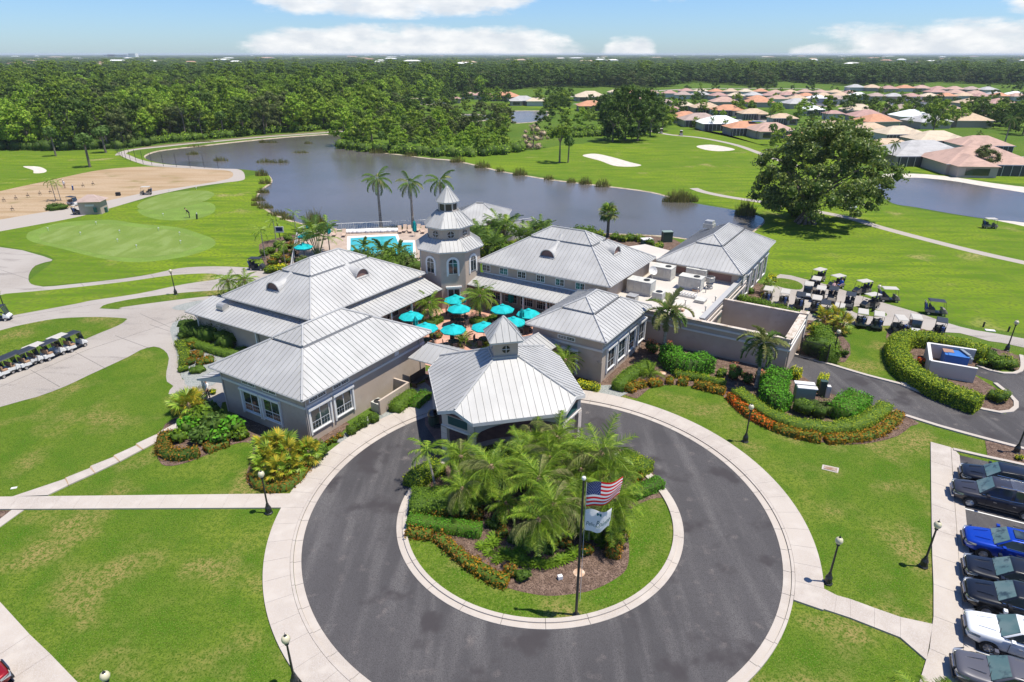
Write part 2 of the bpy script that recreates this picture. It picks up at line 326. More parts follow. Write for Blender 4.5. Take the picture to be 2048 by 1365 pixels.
def resample(P, step, closed=False):
    Q = list(P) + ([P[0]] if closed else []); ds = [0]
    for a, b in zip(Q, Q[1:]): ds.append(ds[-1] + math.hypot(b[0] - a[0], b[1] - a[1]))
    n = max(1, round(ds[-1] / step)); out = []
    for k in range(n if closed else n + 1):
        s = ds[-1] * k / n; i = min(len(ds) - 2, max(0, next((j for j, d in enumerate(ds) if d >= s), len(ds) - 1) - 1)); t = (s - ds[i]) / ((ds[i + 1] - ds[i]) or 1)
        out.append(tuple(a + (b - a) * t for a, b in zip(Q[i], Q[i + 1])))
    return out
def inpoly(x, y, P):
    c = False; n = len(P)
    for i in range(n):
        x1, y1 = P[i]; x2, y2 = P[(i + 1) % n]
        if (y1 > y) != (y2 > y) and x < (x2 - x1) * (y - y1) / (y2 - y1) + x1: c = not c
    return c
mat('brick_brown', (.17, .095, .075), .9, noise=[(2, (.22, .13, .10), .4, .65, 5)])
def struct(o): o['kind'] = 'structure'; return o
mb = MB(); ring = [0, 60, 120, 250, 500, 1000, 2500, 6000, 16000, 40000]; nn = 48
vs = [(0, 60, 0)]; fs = []
for r in ring[1:]:
    vs += [(r * math.cos(2 * math.pi * k / nn), 60 + r * math.sin(2 * math.pi * k / nn), 0) for k in range(nn)]
for k in range(nn): fs.append((0, 1 + k, 1 + (k + 1) % nn))
for j in range(len(ring) - 2):
    for k in range(nn): a = 1 + j * nn + k; b = 1 + j * nn + (k + 1) % nn; fs.append((a, a + nn, b + nn, b))
mb.add(vs, fs); struct(mb.build('ground', 'grass_base'))
Z1, Z2, Z3, Z4, Z5 = .006, .014, .022, .030, .038
# lawns and turf
patch('lawn', [(-200, 1030), (0, 640), (150, 600), (330, 655), (470, 740), (560, 860), (590, 1000), (520, 1150), (560, 1500), (-300, 1500)], 'lawn', Z1, 3)
patch('lawn', [(1180, 760), (1300, 700), (1500, 740), (1700, 700), (1680, 640), (1800, 640), (1900, 690), (2300, 760), (2300, 1450), (1480, 1450), (1590, 1200), (1560, 1050), (1400, 880)], 'lawn', Z1, 3)
patch('fairway', [(905, 322), (960, 308), (1040, 305), (1120, 292), (1200, 283), (1300, 262), (1420, 262), (1560, 300), (1640, 300), (1740, 352), (1760, 400), (1900, 430), (2300, 490), (2500, 700), (2048, 668), (1893, 640), (1773, 604), (1606, 556), (1540, 545), (1500, 470), (1530, 430), (1480, 420), (1340, 395), (1150, 362), (1000, 340)], 'fairway', Z1 + .004, 4)
patch('fairway', [(-300, 310), (0, 300), (120, 300), (240, 303), (330, 330), (250, 338), (100, 360), (0, 384), (-300, 430)], 'fairway', Z1 + .004, 4)
patch('fairway', [(-40, 466), (0, 461), (151, 434), (277, 402), (446, 368), (500, 352), (545, 350), (548, 372), (520, 400), (560, 434), (640, 456), (600, 480), (540, 530), (400, 534), (246, 557), (80, 572), (60, 560), (108, 519), (60, 503), (0, 492), (-40, 486)], 'fairway', Z1 + .004, 3)
GREEN1 = [(54, 469), (71, 460), (123, 446), (215, 440), (277, 448), (354, 455), (400, 468), (428, 480), (425, 495), (369, 514), (277, 525), (200, 517), (123, 498), (61, 483)]
patch('putting_collar', GREEN1, 'green_collar', Z2, 4)
patch('putting_green', [(240 + (x - 240) * .86, 482 + (y - 482) * .80) for x, y in GREEN1], 'green_turf', Z4, 4)
GREEN2 = [(274, 414), (292, 400), (338, 386), (400, 381.5), (426, 386), (425, 394), (400, 406), (338, 418.5), (292, 420)]
patch('putting_collar', [(425, 408), (431, 419), (418, 431), (380, 440), (330, 441), (290, 433), (275, 421), (292, 418), (338, 417), (400, 405)], 'green_collar', Z2 + .004, 4)
patch('putting_green', GREEN2, 'green_turf', Z4, 4)
# range tee, path to the lake, bunkers
patch('tee_ground', [(-300, 455), (0, 383), (92, 363), (185, 343), (246, 336), (308, 334), (400, 338.5), (458, 340), (468, 352), (446, 362), (381, 373), (290, 388), (215, 404), (157, 416), (0, 442), (-300, 500)], 'dirt', Z2, 4)
patch('path', [(-300, 495), (0, 440), (151, 414), (215, 402), (300, 384), (370, 374), (446, 361), (466, 352), (456, 342), (400, 338.5), (308, 333), (272, 325), (240, 311), (244, 307.5), (256, 309.5), (282, 320), (330, 329), (400, 334), (455, 336.5), (483, 341.5), (490, 355), (483, 361.5), (446, 366.5), (385, 375.5), (308, 391.5), (277, 400.5), (215, 418.5), (151, 435.5), (61, 452.5), (0, 463.5), (-300, 520)], 'path_grey', Z3, 4)
band('path', smoothpts([G(*p) for p in [(240, 311), (247, 305), (268, 300), (308, 295.5), (370, 289), (431, 283.5), (523, 275), (600, 269.5), (690, 263), (760, 258)]], False, 6), 2.6, 'path_grey', Z3 + .004)
band('path_verge', smoothpts([G(*p) for p in [(250, 301.5), (308, 293), (370, 286.5), (431, 281), (523, 272.8), (600, 267), (690, 261)]], False, 6), 1.5, 'soffit_brown', Z2)
for pts in ([(46, 334), (60, 333), (80, 334.6), (93, 341), (88, 346), (68, 347), (66, 341)], [(1165, 312), (1190, 308), (1225, 315), (1260, 325), (1283, 331), (1262, 334), (1228, 332), (1200, 322)], [(1393, 293), (1420, 290), (1450, 294), (1470, 300), (1440, 303), (1410, 300)]):
    patch('bunker', pts, 'sand', Z4, 4)
# cart paths over the golf course
for pts, wd in (([(1300, 262), (1340, 270), (1400, 276), (1470, 290), (1530, 311), (1600, 335)], 2.2), ([(1387, 377), (1410, 385), (1460, 395), (1540, 407), (1620, 421), (1700, 437), (1760, 455), (1850, 479), (1950, 504), (2048, 526), (2300, 580)], 2.0)):
    band('cart_path', smoothpts([G(*p) for p in pts], False, 6), wd, 'path_grey', Z3)
# water
LAKE = [(292, 318), (300, 309), (330, 302), (400, 294), (500, 283), (600, 274), (672, 271), (686, 284), (700, 297), (740, 304), (800, 311), (860, 318.5), (905, 322.5), (950, 332), (1000, 344), (1050, 353), (1100, 361), (1165, 369), (1230, 376.5), (1300, 386), (1350, 399), (1400, 409), (1470, 421), (1512, 431), (1528, 440), (1515, 455), (1480, 475), (1400, 480), (1330, 472), (1240, 468), (1100, 462), (1000, 455), (860, 452), (760, 456), (690, 459), (650, 456), (600, 446), (560, 433), (530, 416), (516, 405), (516, 394), (526, 380), (545, 365), (538, 351), (520, 344), (480, 339), (430, 337), (330, 328)]
patch('lake_shore', [(x + (2 if x > 900 else -3), y - (2.0 if y < 400 else -2.5)) for x, y in LAKE], 'shore', Z2, 3)
lake = patch('lake', LAKE, 'water', Z4, 3)
patch('pond_shore', [(1738, 356), (1765, 349), (1830, 348), (1900, 354), (1980, 366), (2200, 400), (2200, 474), (1980, 439), (1900, 426), (1790, 406), (1754, 384)], 'sand', Z2 + .004, 4)
patch('pond', [(1748, 364), (1770, 359), (1830, 356), (1900, 362), (1960, 372), (2048, 386), (2200, 412), (2200, 474), (2048, 446), (1980, 439.5), (1900, 427.5), (1830, 415), (1785, 407), (1756, 385)], 'water', Z4, 4)
for pts in ([(1022, 226), (1035, 223), (1090, 223.5), (1095, 230), (1080, 241), (1050, 245.5), (1026, 244)], [(790, 199), (830, 197.5), (890, 201), (897, 206), (860, 209), (800, 208)], [(1630, 206), (1660, 204), (1676, 207), (1672, 212), (1640, 212)], [(1780, 205), (1830, 203), (1900, 206), (1900, 210), (1830, 214), (1790, 213)], [(1400, 205), (1470, 201), (1500, 204), (1440, 209)], [(905, 232), (960, 230), (985, 238), (930, 243)]):
    patch('pond_shore', [(a + (3 if a > sum(p[0] for p in pts) / len(pts) else -3), b + (1.2 if b > sum(p[1] for p in pts) / len(pts) else -1.2)) for a, b in pts], 'shore', Z2, 3)
    patch('pond', pts, 'water', Z4, 4)
patch('lawn', [(700, 212), (900, 208), (1000, 212), (1100, 219), (1180, 222), (1100, 212), (980, 205), (860, 203)], 'fairway', Z1 + .004, 2)
patch('lawn', [(1480, 213), (1700, 203), (2000, 208), (2048, 222), (1960, 214), (1800, 216), (1600, 214)], 'fairway', Z1 + .004, 2)
patch('lawn', [(1330, 255), (1400, 262), (1500, 285), (1560, 300), (1760, 335), (2048, 370), (2048, 352), (1800, 322), (1600, 285), (1420, 248)], 'fairway', Z1 + .004, 2)
for pts in ([(1530, 262), (1640, 262), (1760, 232), (1700, 205)], [(1480, 185), (1700, 182), (1900, 184), (2048, 190)], [(1150, 208), (1300, 214), (1420, 222), (1560, 250)], [(1640, 178), (1400, 178), (1200, 190), (1050, 200)]):
    band('street', smoothpts([G(*p) for p in pts], False, 5), 6.5, 'path_grey', Z3)
# driveway and courts of concrete on the left
DRIVE = [(-260, 470), (0, 495), (61, 506), (105, 520), (92, 525), (71, 532), (60, 545), (57, 560), (63, 569), (80, 573), (108, 573), (246, 558), (308, 548), (354, 538), (400, 534), (461, 534), (530, 540), (600, 560), (600, 640), (440, 660), (352, 662), (346, 673), (350, 688), (359, 700), (359, 741), (363, 755), (369, 761), (401, 760), (470, 760), (470, 800), (419, 804), (393, 792), (337, 789), (347, 773), (334, 764), (333, 744), (338, 717), (328, 701), (308, 694), (281, 701), (258, 714), (176, 752), (132, 773), (73, 795), (0, 815), (-260, 900)]
patch('driveway', DRIVE, 'drive_concrete', Z3 + .004, 2)
patch('lawn_island', [(203, 618), (202, 616), (215, 609), (277, 597), (369, 586), (443, 581), (500, 575), (500, 588), (446, 591), (369, 598.5), (246, 615), (243, 619)], 'lawn', Z5, 3)
patch('lawn_island', [(-200, 615), (0, 591), (6, 589), (92, 581.5), (185, 572), (261, 563), (338, 552), (400, 548), (431, 549), (441, 554), (431, 560), (369, 569), (277, 588), (185, 601.5), (154, 608), (24, 632), (0, 637), (-200, 680)], 'fairway', Z5, 3)
patch('lawn_island', [(-200, 720), (0, 662), (58, 648), (117, 638), (190, 635), (249, 637.5), (251, 642), (234, 653), (176, 677), (100, 715), (0, 752), (-200, 830)], 'lawn', Z5, 3)
# joints of the driveway: shallow saw cuts
cut = MB()
for a, b in (((0, 775), (176, 700)), ((176, 700), (360, 640)), ((60, 740), (120, 775)), ((150, 705), (215, 740)), ((230, 672), (300, 698)), ((300, 650), (352, 668)), ((0, 640), (200, 608)), ((280, 628), (350, 660)), ((460, 534), (480, 560)), ((300, 548), (312, 560)), ((160, 566), (175, 580)), ((0, 540), (60, 560))):
    p, q = G(*a), G(*b); dx, dy = q[0] - p[0], q[1] - p[1]; L = math.hypot(dx, dy); nx, ny = -dy / L * .018, dx / L * .018
    cut.add([(p[0] + nx, p[1] + ny, Z3 + .009), (p[0] - nx, p[1] - ny, Z3 + .003), (q[0] - nx, q[1] - ny, Z3 + .009), (q[0] + nx, q[1] + ny, Z3 + .009)], [(0, 1, 2, 3)])
struct(cut.build('driveway_joints', 'asphalt'))
# ---- turning circle
CX, CY, RO, RI = 1.71, 31.85, 14.42, 8.92
def circ(r, a0=0, a1=360, n=96): return [(CX + r * math.cos(rad(a0 + (a1 - a0) * k / n)), CY + r * math.sin(rad(a0 + (a1 - a0) * k / n))) for k in range(n + (0 if a1 - a0 == 360 else 1))]
mb = MB(); mb.add([(x, y, Z3) for x, y in circ(RO + .1)], [tuple(range(96))]); struct(mb.build('road', 'asphalt'))
mb = MB(); mb.prism([(-5.2, 5), (9.0, 5), (9.4, 21), (-6, 21)], Z3 - .012, Z3 - .005); struct(mb.build('road', 'asphalt'))
def arcslab(r0, r1, a0, a1, z0, z1, n=4):
    mb = MB(); P = [(CX + r0 * math.cos(rad(a0 + (a1 - a0) * k / n)), CY + r0 * math.sin(rad(a0 + (a1 - a0) * k / n))) for k in range(n + 1)] + [(CX + r1 * math.cos(rad(a1 - (a1 - a0) * k / n)), CY + r1 * math.sin(rad(a1 - (a1 - a0) * k / n))) for k in range(n + 1)]
    return mb.prism(P, z0, z1)
def holder(name): o = bpy.data.objects.new(name, None); COL.objects.link(o); o['kind'] = 'structure'; ORG[o.name] = (0, 0, 0); return o
# island kerb, stones with open joints
K = holder('island_kerb')
for k in range(24): arcslab(RI - .50, RI, 15 * k + .08, 15 * k + 14.92, 0, .05, 5).build('kerb_stone', 'concrete', K)
for k in range(24): arcslab(RI - .62, RI - .36, 15 * k + .08, 15 * k + 14.92, 0, .13, 5).build('kerb_stone', 'concrete', K)
# outer gutter, kerb and footway slabs
KO = holder('outer_kerb'); A0, A1 = -62, 246
for k in range(44):
    a = A0 + 7 * k; arcslab(RO, RO + .42, a + .05, a + 6.95, 0, .045, 3).build('gutter_stone', 'concrete', KO)
    arcslab(RO + .44, RO + .60, a + .05, a + 6.95, 0, .115, 3).build('kerb_stone', 'concrete', KO)
WK = holder('footway'); a = -28.1; da = 1.52 / 15.6 * 57.3
while a < 246: arcslab(RO + .615, RO + 2.06, a + .022, a + da - .022, 0, .11, 3).build('slab', 'concrete', WK); a += da
# straight footways as slabs between two edges
def slabrow(name, A, B, n, m='concrete', z=.10, gap=.007):
    """A, B: the two edge polylines in photo positions, same number of points"""
    PA = [G(*p) for p in A]; PB = [G(*p) for p in B]; W_ = holder(name); L = sum(math.dist(p, q) for p, q in zip(PA, PA[1:]))
    PA = resample(PA, L / n)[:n + 1] if len(PA) == 2 else PA; PB = resample(PB, math.dist(PB[0], PB[-1]) / n)[:n + 1] if len(PB) == 2 else PB
    for i in range(min(len(PA), len(PB)) - 1):
        q = [PA[i], PA[i + 1], PB[i + 1], PB[i]]; c = (sum(p[0] for p in q) / 4, sum(p[1] for p in q) / 4)
        q = [(p[0] + (c[0] - p[0]) * gap, p[1] + (c[1] - p[1]) * gap) for p in q]; MB().prism(q, 0, z).build('slab', m, W_)
    return W_
slabrow('footway', [(-90, 997), (586, 989.5)], [(-110, 1021.5), (572, 1018)], 16)
slabrow('footway', [(0, 1205), (61, 1272), (102, 1311), (157, 1368), (210, 1425)], [(-60, 1262), (-14, 1322), (25, 1362), (75, 1415), (120, 1470)], 4)
slabrow('footway', [(-130, 1060), (-60, 1135), (0, 1205)], [(-190, 1120), (-120, 1190), (-60, 1262)], 2)
patch('footway_edge', [(24, 1021.5), (48, 1021.5), (0, 1056), (-60, 1100), (-80, 1085), (0, 1040)], 'concrete', .06, 1, thick=.06)
patch('planting_bed', [(-80, 1022), (23, 1021.5), (0, 1039), (-80, 1084)], 'mulch', Z3, 1)
# stepped diagonal walk
DW = holder('stepped_walk')
for i, q in enumerate([[(24, 996), (96, 992.5), (137.5, 972.5), (130.4, 960.2)], [(132.5, 957.6), (180.3, 938.5), (190.0, 948.6), (138.3, 972.0)], [(182.3, 934), (228, 915.9), (239, 925.2), (191, 948)], [(228.5, 912.9), (272.5, 893), (285, 901.2), (240.5, 924.8)], [(273, 889.5), (316, 869.5), (325, 880), (287, 900.5)], [(316.4, 867.2), (365, 841.5), (378, 851), (327, 879)]]):
    MB().prism([G(*p) for p in q], 0, .09).build('slab', 'concrete', DW)
for q in [[(130.5, 960), (132.4, 957.5), (138.4, 972), (137.4, 973)], [(180.2, 938.3), (182, 934.2), (191.2, 948), (190, 949)], [(227.8, 915.8), (228.6, 912.9), (240.4, 925), (239, 925.8)], [(272.2, 893), (273, 889.6), (287, 900.8), (285, 901.8)], [(315.8, 869.6), (316.5, 867.2), (327, 879.2), (325, 880.4)]]:
    MB().prism([G(*p) for p in q], 0, .11).build('step_edge', 'dirt', DW)
# diagonal walk to the car park and the walk along the cars
slabrow('footway', [(1630, 1168), (1643, 1178), (1673, 1193.5), (1700, 1201), (1748, 1218.7), (1800, 1236.9), (1865, 1251)], [(1627, 1214), (1640, 1219), (1668, 1228), (1700, 1238.6), (1748, 1257.5), (1800, 1278), (1852, 1323)], 6)
La, Lb = [(1860.5, 886), (1861, 925), (1861.4, 966), (1862, 1011), (1862.7, 1060), (1863.6, 1113), (1866, 1171), (1866, 1235), (1858, 1300), (1836, 1372), (1800, 1450)], [(1901, 897), (1903.6, 938), (1906.5, 981), (1909.8, 1027), (1913.4, 1077), (1917.6, 1132), (1923, 1192), (1926.5, 1258), (1925, 1330), (1915, 1410), (1900, 1500)]
slabrow('footway', La, Lb, 10)
patch('gutter', [(1902, 897), (1908, 900), (1918.6, 912), (1929.5, 1015), (1936, 1080), (1945, 1190), (1950.8, 1303), (1953, 1450), (1904, 1500), (1926, 1330), (1927.5, 1258), (1924, 1192), (1918.6, 1132), (1914.4, 1077), (1907.5, 981)], 'concrete', .06, 1, thick=.06)
# car park
PARKC = [(1918, 911), (2060, 944), (2300, 990), (2600, 1500), (1952, 1500), (1950.8, 1303), (1945, 1190), (1936, 1080), (1929.5, 1015)]
patch('car_park', PARKC, 'asphalt', Z3, 1)
o = band('kerb', [G(*p) for p in [(1906, 900.5), (1965, 914), (2048, 932), (2300, 985)]], .30, 'concrete', .12, thick=.12)
for p, q in (((1930, 1018.5), (2048, 1048)), ((1950.8, 1302), (2100, 1352)), ((1938, 1085), (2080, 1122)), ((1943, 1150), (2080, 1192)), ((1947.5, 1225), (2080, 1268))):
    a, b = G(*p), G(*q); band('bay_line', [a, (a[0] + (b[0] - a[0]) * 1.3, a[1] + (b[1] - a[1]) * 1.3)], .10, 'white_paint', Z4)
patch('car_park', [(-300, 1330), (-60, 1262), (-14, 1322), (25, 1362), (75, 1415), (-300, 1700)], 'asphalt', Z3, 1)
patch('gutter', [(-60, 1262), (-48, 1268), (10, 1342), (62, 1404), (75, 1415), (25, 1362), (-14, 1322)], 'concrete', .07, 1, thick=.05)
# service road on the right
SR = [(1566, 722), (1588, 711), (1656, 731), (1729, 753), (1802, 772), (1876, 793), (1934, 813), (1978, 825), (2010, 829), (2028, 822), (2033, 809), (2019, 792), (1984, 763), (1950, 750), (1958, 735), (2000, 749), (2036, 748), (2047, 738), (2050, 712), (2300, 700), (2300, 960), (2048, 898), (1949, 872), (1873, 851), (1832, 838), (1785, 822), (1700, 802), (1640, 780), (1580, 750)]
patch('service_road', SR, 'asphalt', Z3, 1)
for pts in ([(1588, 709), (1656, 729), (1729, 751), (1802, 770), (1876, 791), (1934, 811), (1978, 823), (2010, 827), (2028, 820), (2033, 808), (2019, 792), (1990, 768)], [(1954, 733), (1985, 744), (2020, 749), (2040, 744), (2045, 732), (2042, 712)], [(1780, 823), (1832, 839.5), (1873, 852.5), (1949, 873.5), (2048, 899.5), (2300, 965)]):
    P = resample(smoothpts([G(*p) for p in pts], False, 4), 1.1); K2 = holder('kerb')
    Lo, Ro = offset(P, .17), offset(P, -.17)
    for i in range(len(P) - 1): MB().prism([Lo[i], Lo[i + 1], Ro[i + 1], Ro[i]][::-1], 0, .12).build('kerb_stone', 'concrete', K2)
patch('storm_inlet', [(1800, 767), (1836, 771), (1878, 789), (1874, 795), (1838, 786), (1802, 773)], 'concrete', .15, 1, thick=.14)
# cart staging court on the right
patch('cart_court', [(1560, 549), (1606, 558), (1660, 572), (1714, 590), (1773, 608), (1832, 625), (1893, 646), (1949, 661), (2048, 678), (2300, 740), (2300, 775), (2048, 696), (1978, 683), (1920, 667), (1861, 664), (1790, 652), (1709, 653), (1656, 648), (1560, 640), (1480, 612), (1492, 588), (1530, 570)], 'drive_concrete', Z3, 2)
patch('lawn_island', [(1540, 562), (1560, 557), (1590, 562), (1605, 571), (1600, 580), (1570, 577), (1548, 570)], 'lawn', Z5, 3)
patch('lawn_island', [(1700, 617), (1722, 613), (1752, 620), (1773, 628), (1768, 634), (1740, 633), (1712, 627)], 'lawn', Z5, 3)
# brick court between the wings, deck of the pool, entrance apron under the porch
patch('courtyard', [(700, 632), (760, 600), (860, 560), (960, 560), (1130, 590), (1130, 660), (1040, 720), (960, 760), (850, 730), (760, 680)], 'brick_red', Z3, 1)
patch('pool_deck', [(583, 548), (599, 470), (650, 465), (700, 463), (860, 456), (985, 455), (1000, 475), (980, 520), (860, 570), (700, 575)], 'deck_paver', Z3, 1)
patch('pool_coping', [(694, 474), (760, 470.5), (796, 469), (800, 482), (830, 482), (833, 530), (694, 530)], 'trim', .06, 1, thick=.06)
patch('pool', [(701, 477.5), (760, 474), (791, 473), (796, 486), (826, 486), (826, 524), (701, 524)], 'pool_water', .065, 1)
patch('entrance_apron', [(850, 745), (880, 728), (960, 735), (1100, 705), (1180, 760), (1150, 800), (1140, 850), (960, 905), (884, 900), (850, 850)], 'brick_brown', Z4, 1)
# planting beds
patch('planting_bed', [(316, 890), (314, 910), (323, 929), (343, 933), (377, 925), (415, 910), (449, 895), (485, 885.5), (502, 888), (507, 897.6), (493, 951), (497, 970), (517, 980), (546, 982), (578, 980), (640, 900), (700, 850), (640, 830), (500, 830), (380, 830), (330, 850)], 'mulch', Z4, 2)
patch('gravel_strip', [(668, 885), (720, 843), (770, 815), (800, 785), (850, 765), (876, 790), (862, 808), (800, 829), (740, 858), (690, 888)], 'gravel', Z5, 1)
patch('gravel_strip', [(340, 660), (360, 640), (420, 655), (500, 690), (470, 740), (420, 765), (372, 764), (359, 742), (352, 700)], 'gravel', Z5, 2)
patch('gravel_strip', [(369, 762), (401, 758), (430, 762), (425, 772), (380, 775)], 'gravel', Z5 + .005, 2)
patch('gravel_strip', [(400, 812), (418, 799), (445, 806), (440, 825), (400, 832)], 'gravel', Z5 + .005, 1)
patch('gravel_strip', [(343, 617), (372, 607), (420, 600), (430, 612), (372, 622)], 'gravel', Z5 + .005, 2)
patch('planting_bed', [(1165, 795), (1200, 787), (1248, 790), (1274, 798), (1297, 779), (1329, 771), (1380, 773), (1425, 784), (1454, 798), (1477, 824), (1506, 844), (1541, 860), (1586, 872.7), (1644, 885.6), (1702, 890), (1748, 885.6), (1796, 872.7), (1822, 853), (1838, 847), (1800, 829), (1740, 812), (1640, 780), (1575, 735), (1400, 690), (1300, 660), (1215, 730), (1150, 760)], 'mulch', Z4, 2)
patch('gravel_strip', [(1160, 789), (1196, 772), (1240, 770), (1258, 786), (1240, 795), (1200, 790)], 'gravel', Z5, 1)
patch('planting_bed', [(1970, 882), (2048, 901), (2200, 940), (2200, 965), (2048, 930), (1975, 914)], 'mulch', Z5, 1)
patch('planting_bed', [(1780, 700), (1775, 660), (1830, 655), (1960, 690), (2045, 715), (2040, 742), (1954, 732), (1950, 752), (2028, 800), (2022, 822), (1978, 822), (1876, 790), (1820, 770)], 'mulch', Z4, 2)
patch('planting_bed', [(1600, 640), (1660, 655), (1700, 690), (1690, 725), (1640, 722), (1590, 706)], 'mulch', Z4, 2)
patch('planting_bed', [(1430, 575), (1500, 565), (1535, 575), (1530, 598), (1490, 606)], 'mulch', Z5, 2)
patch('planting_bed', [(518, 490), (545, 480), (600, 470), (585, 550), (545, 548), (525, 520)], 'mulch', Z4, 2)
patch('planting_bed', [(1030, 455), (1100, 462), (1250, 470), (1345, 478), (1345, 500), (1100, 520), (960, 520)], 'mulch', Z4, 2)
# the island's lawn and bed
mb = MB(); mb.add([(x, y, Z4) for x, y in circ(RI - .55)], [tuple(range(96))]); struct(mb.build('island_lawn', 'lawn'))
patch('planting_bed', [(822, 960), (818, 1020), (813, 1048), (816, 1076), (836, 1072), (862, 1074), (890, 1096), (920, 1124), (960, 1152), (1000, 1172), (1048, 1186), (1095, 1193), (1140, 1190), (1190, 1180), (1240, 1153), (1256, 1130), (1258, 1090), (1250, 1050), (1258, 1022), (1300, 1000), (1334, 994), (1322, 970), (1290, 930), (1230, 895), (1100, 880), (960, 890), (880, 910)], 'mulch', Z5, 3)
# drain grate in the right lawn
g = thing('drain_grate', G3(1661, 938), 'rusty slotted drain grate in a concrete collar in the lawn', 'drain')
gx = [G(1645, 930), G(1678, 937), G(1676, 947), G(1643, 939)]; MB().prism(gx[::-1], 0, .03).build('collar', 'concrete', g); MB().prism([G(1648.5, 932.2), G(1674.5, 937.8), G(1673, 944.5), G(1647, 938.7)][::-1], .0, .035).build('pit', 'wood_dark', g)
p, q, r_ = G(1649, 932.5), G(1674, 938), G(1647.5, 938.5)
for j in range(2):
    for i in range(12):
        a = (i + .15) / 12; b = (i + .8) / 12; u0, u1 = j * .5 + .04, j * .5 + .44
        f = lambda s, t: (p[0] + (q[0] - p[0]) * s + (r_[0] - p[0]) * t, p[1] + (q[1] - p[1]) * s + (r_[1] - p[1]) * t)
        MB().prism([f(a, u1), f(b, u1), f(b, u0), f(a, u0)], .035, .05).build('bar', 'rust_stain', g)
# ================================================================== BUILDINGS
def clip(poly, n, d, keep_ge=True):
    out = []
    for i in range(len(poly)):
        a, b = poly[i], poly[(i + 1) % len(poly)]; da = a[0] * n[0] + a[1] * n[1] - d; db = b[0] * n[0] + b[1] * n[1] - d
        if not keep_ge: da, db = -da, -db
        if da >= 0: out.append(a)
        if (da >= 0) != (db >= 0): t = da / (da - db); out.append((a[0] + (b[0] - a[0]) * t, a[1] + (b[1] - a[1]) * t))
    return out
def roof_face(pts, e, parent, wd=.5, m='metal_roof', rib=(.038, .042), th=.03, name='roof_panel', start=0):
    """standing-seam panels over a planar convex roof face; e: horizontal direction of the eave"""
    P = [Vector(p) for p in pts]; n = None
    for i in range(len(P)):
        c = (P[(i + 1) % len(P)] - P[i]).cross(P[(i + 2) % len(P)] - P[(i + 1) % len(P)])
        if c.length > 1e-4: n = c.normalized(); break
    if n.z < 0: n = -n
    e = Vector(e).normalized(); e = (e - n * e.dot(n)).normalized(); s = n.cross(e).normalized(); O = P[0]
    if s.z < 0: s = -s
    Q = [((p - O).dot(e), (p - O).dot(s)) for p in P]; lo = min(q[0] for q in Q); hi = max(q[0] for q in Q); k = max(1, round((hi - lo) / wd)); step = (hi - lo) / k
    for i in range(k):
        a = lo + i * step; b = a + step; pl = clip(clip(Q, (1, 0), a), (1, 0), b - .012, False)
        if len(pl) < 3: continue
        ar = sum(pl[j][0] * pl[(j + 1) % len(pl)][1] - pl[(j + 1) % len(pl)][0] * pl[j][1] for j in range(len(pl)))
        if abs(ar) < .02: continue
        if ar < 0: pl = pl[::-1]
        mb = MB(); W3 = lambda q, h: O + e * q[0] + s * q[1] + n * h; nn = len(pl)
        mb.add([W3(q, 0) for q in pl] + [W3(q, th) for q in pl], [tuple(range(nn - 1, -1, -1)), tuple(range(nn, 2 * nn))] + [(j, (j + 1) % nn, nn + (j + 1) % nn, nn + j) for j in range(nn)])
        ins = clip(clip(Q, (1, 0), a), (1, 0), a + rib[0], False)
        if i > 0 and len(ins) > 2:
            b0 = min(q[1] for q in ins); b1 = max(q[1] for q in ins)
            c = [(a, b0), (a + rib[0], b0), (a + rib[0], b1), (a, b1)]
            mb.add([W3(q, th) for q in c] + [W3(q, th + rib[1]) for q in c], [(4, 5, 6, 7), (0, 1, 5, 4), (1, 2, 6, 5), (2, 3, 7, 6), (3, 0, 4, 7)])
        mb.build(name, m, parent)
def cap(a, b, parent, r=.085, m='roof_cap', name='ridge_cap', lift=.06):
    a, b = Vector(a) + Vector((0, 0, lift)), Vector(b) + Vector((0, 0, lift)); MB().tube([a, b], r, 6).build(name, m, parent)
def lerp(a, b, t): return tuple(x + (y - x) * t for x, y in zip(a, b))
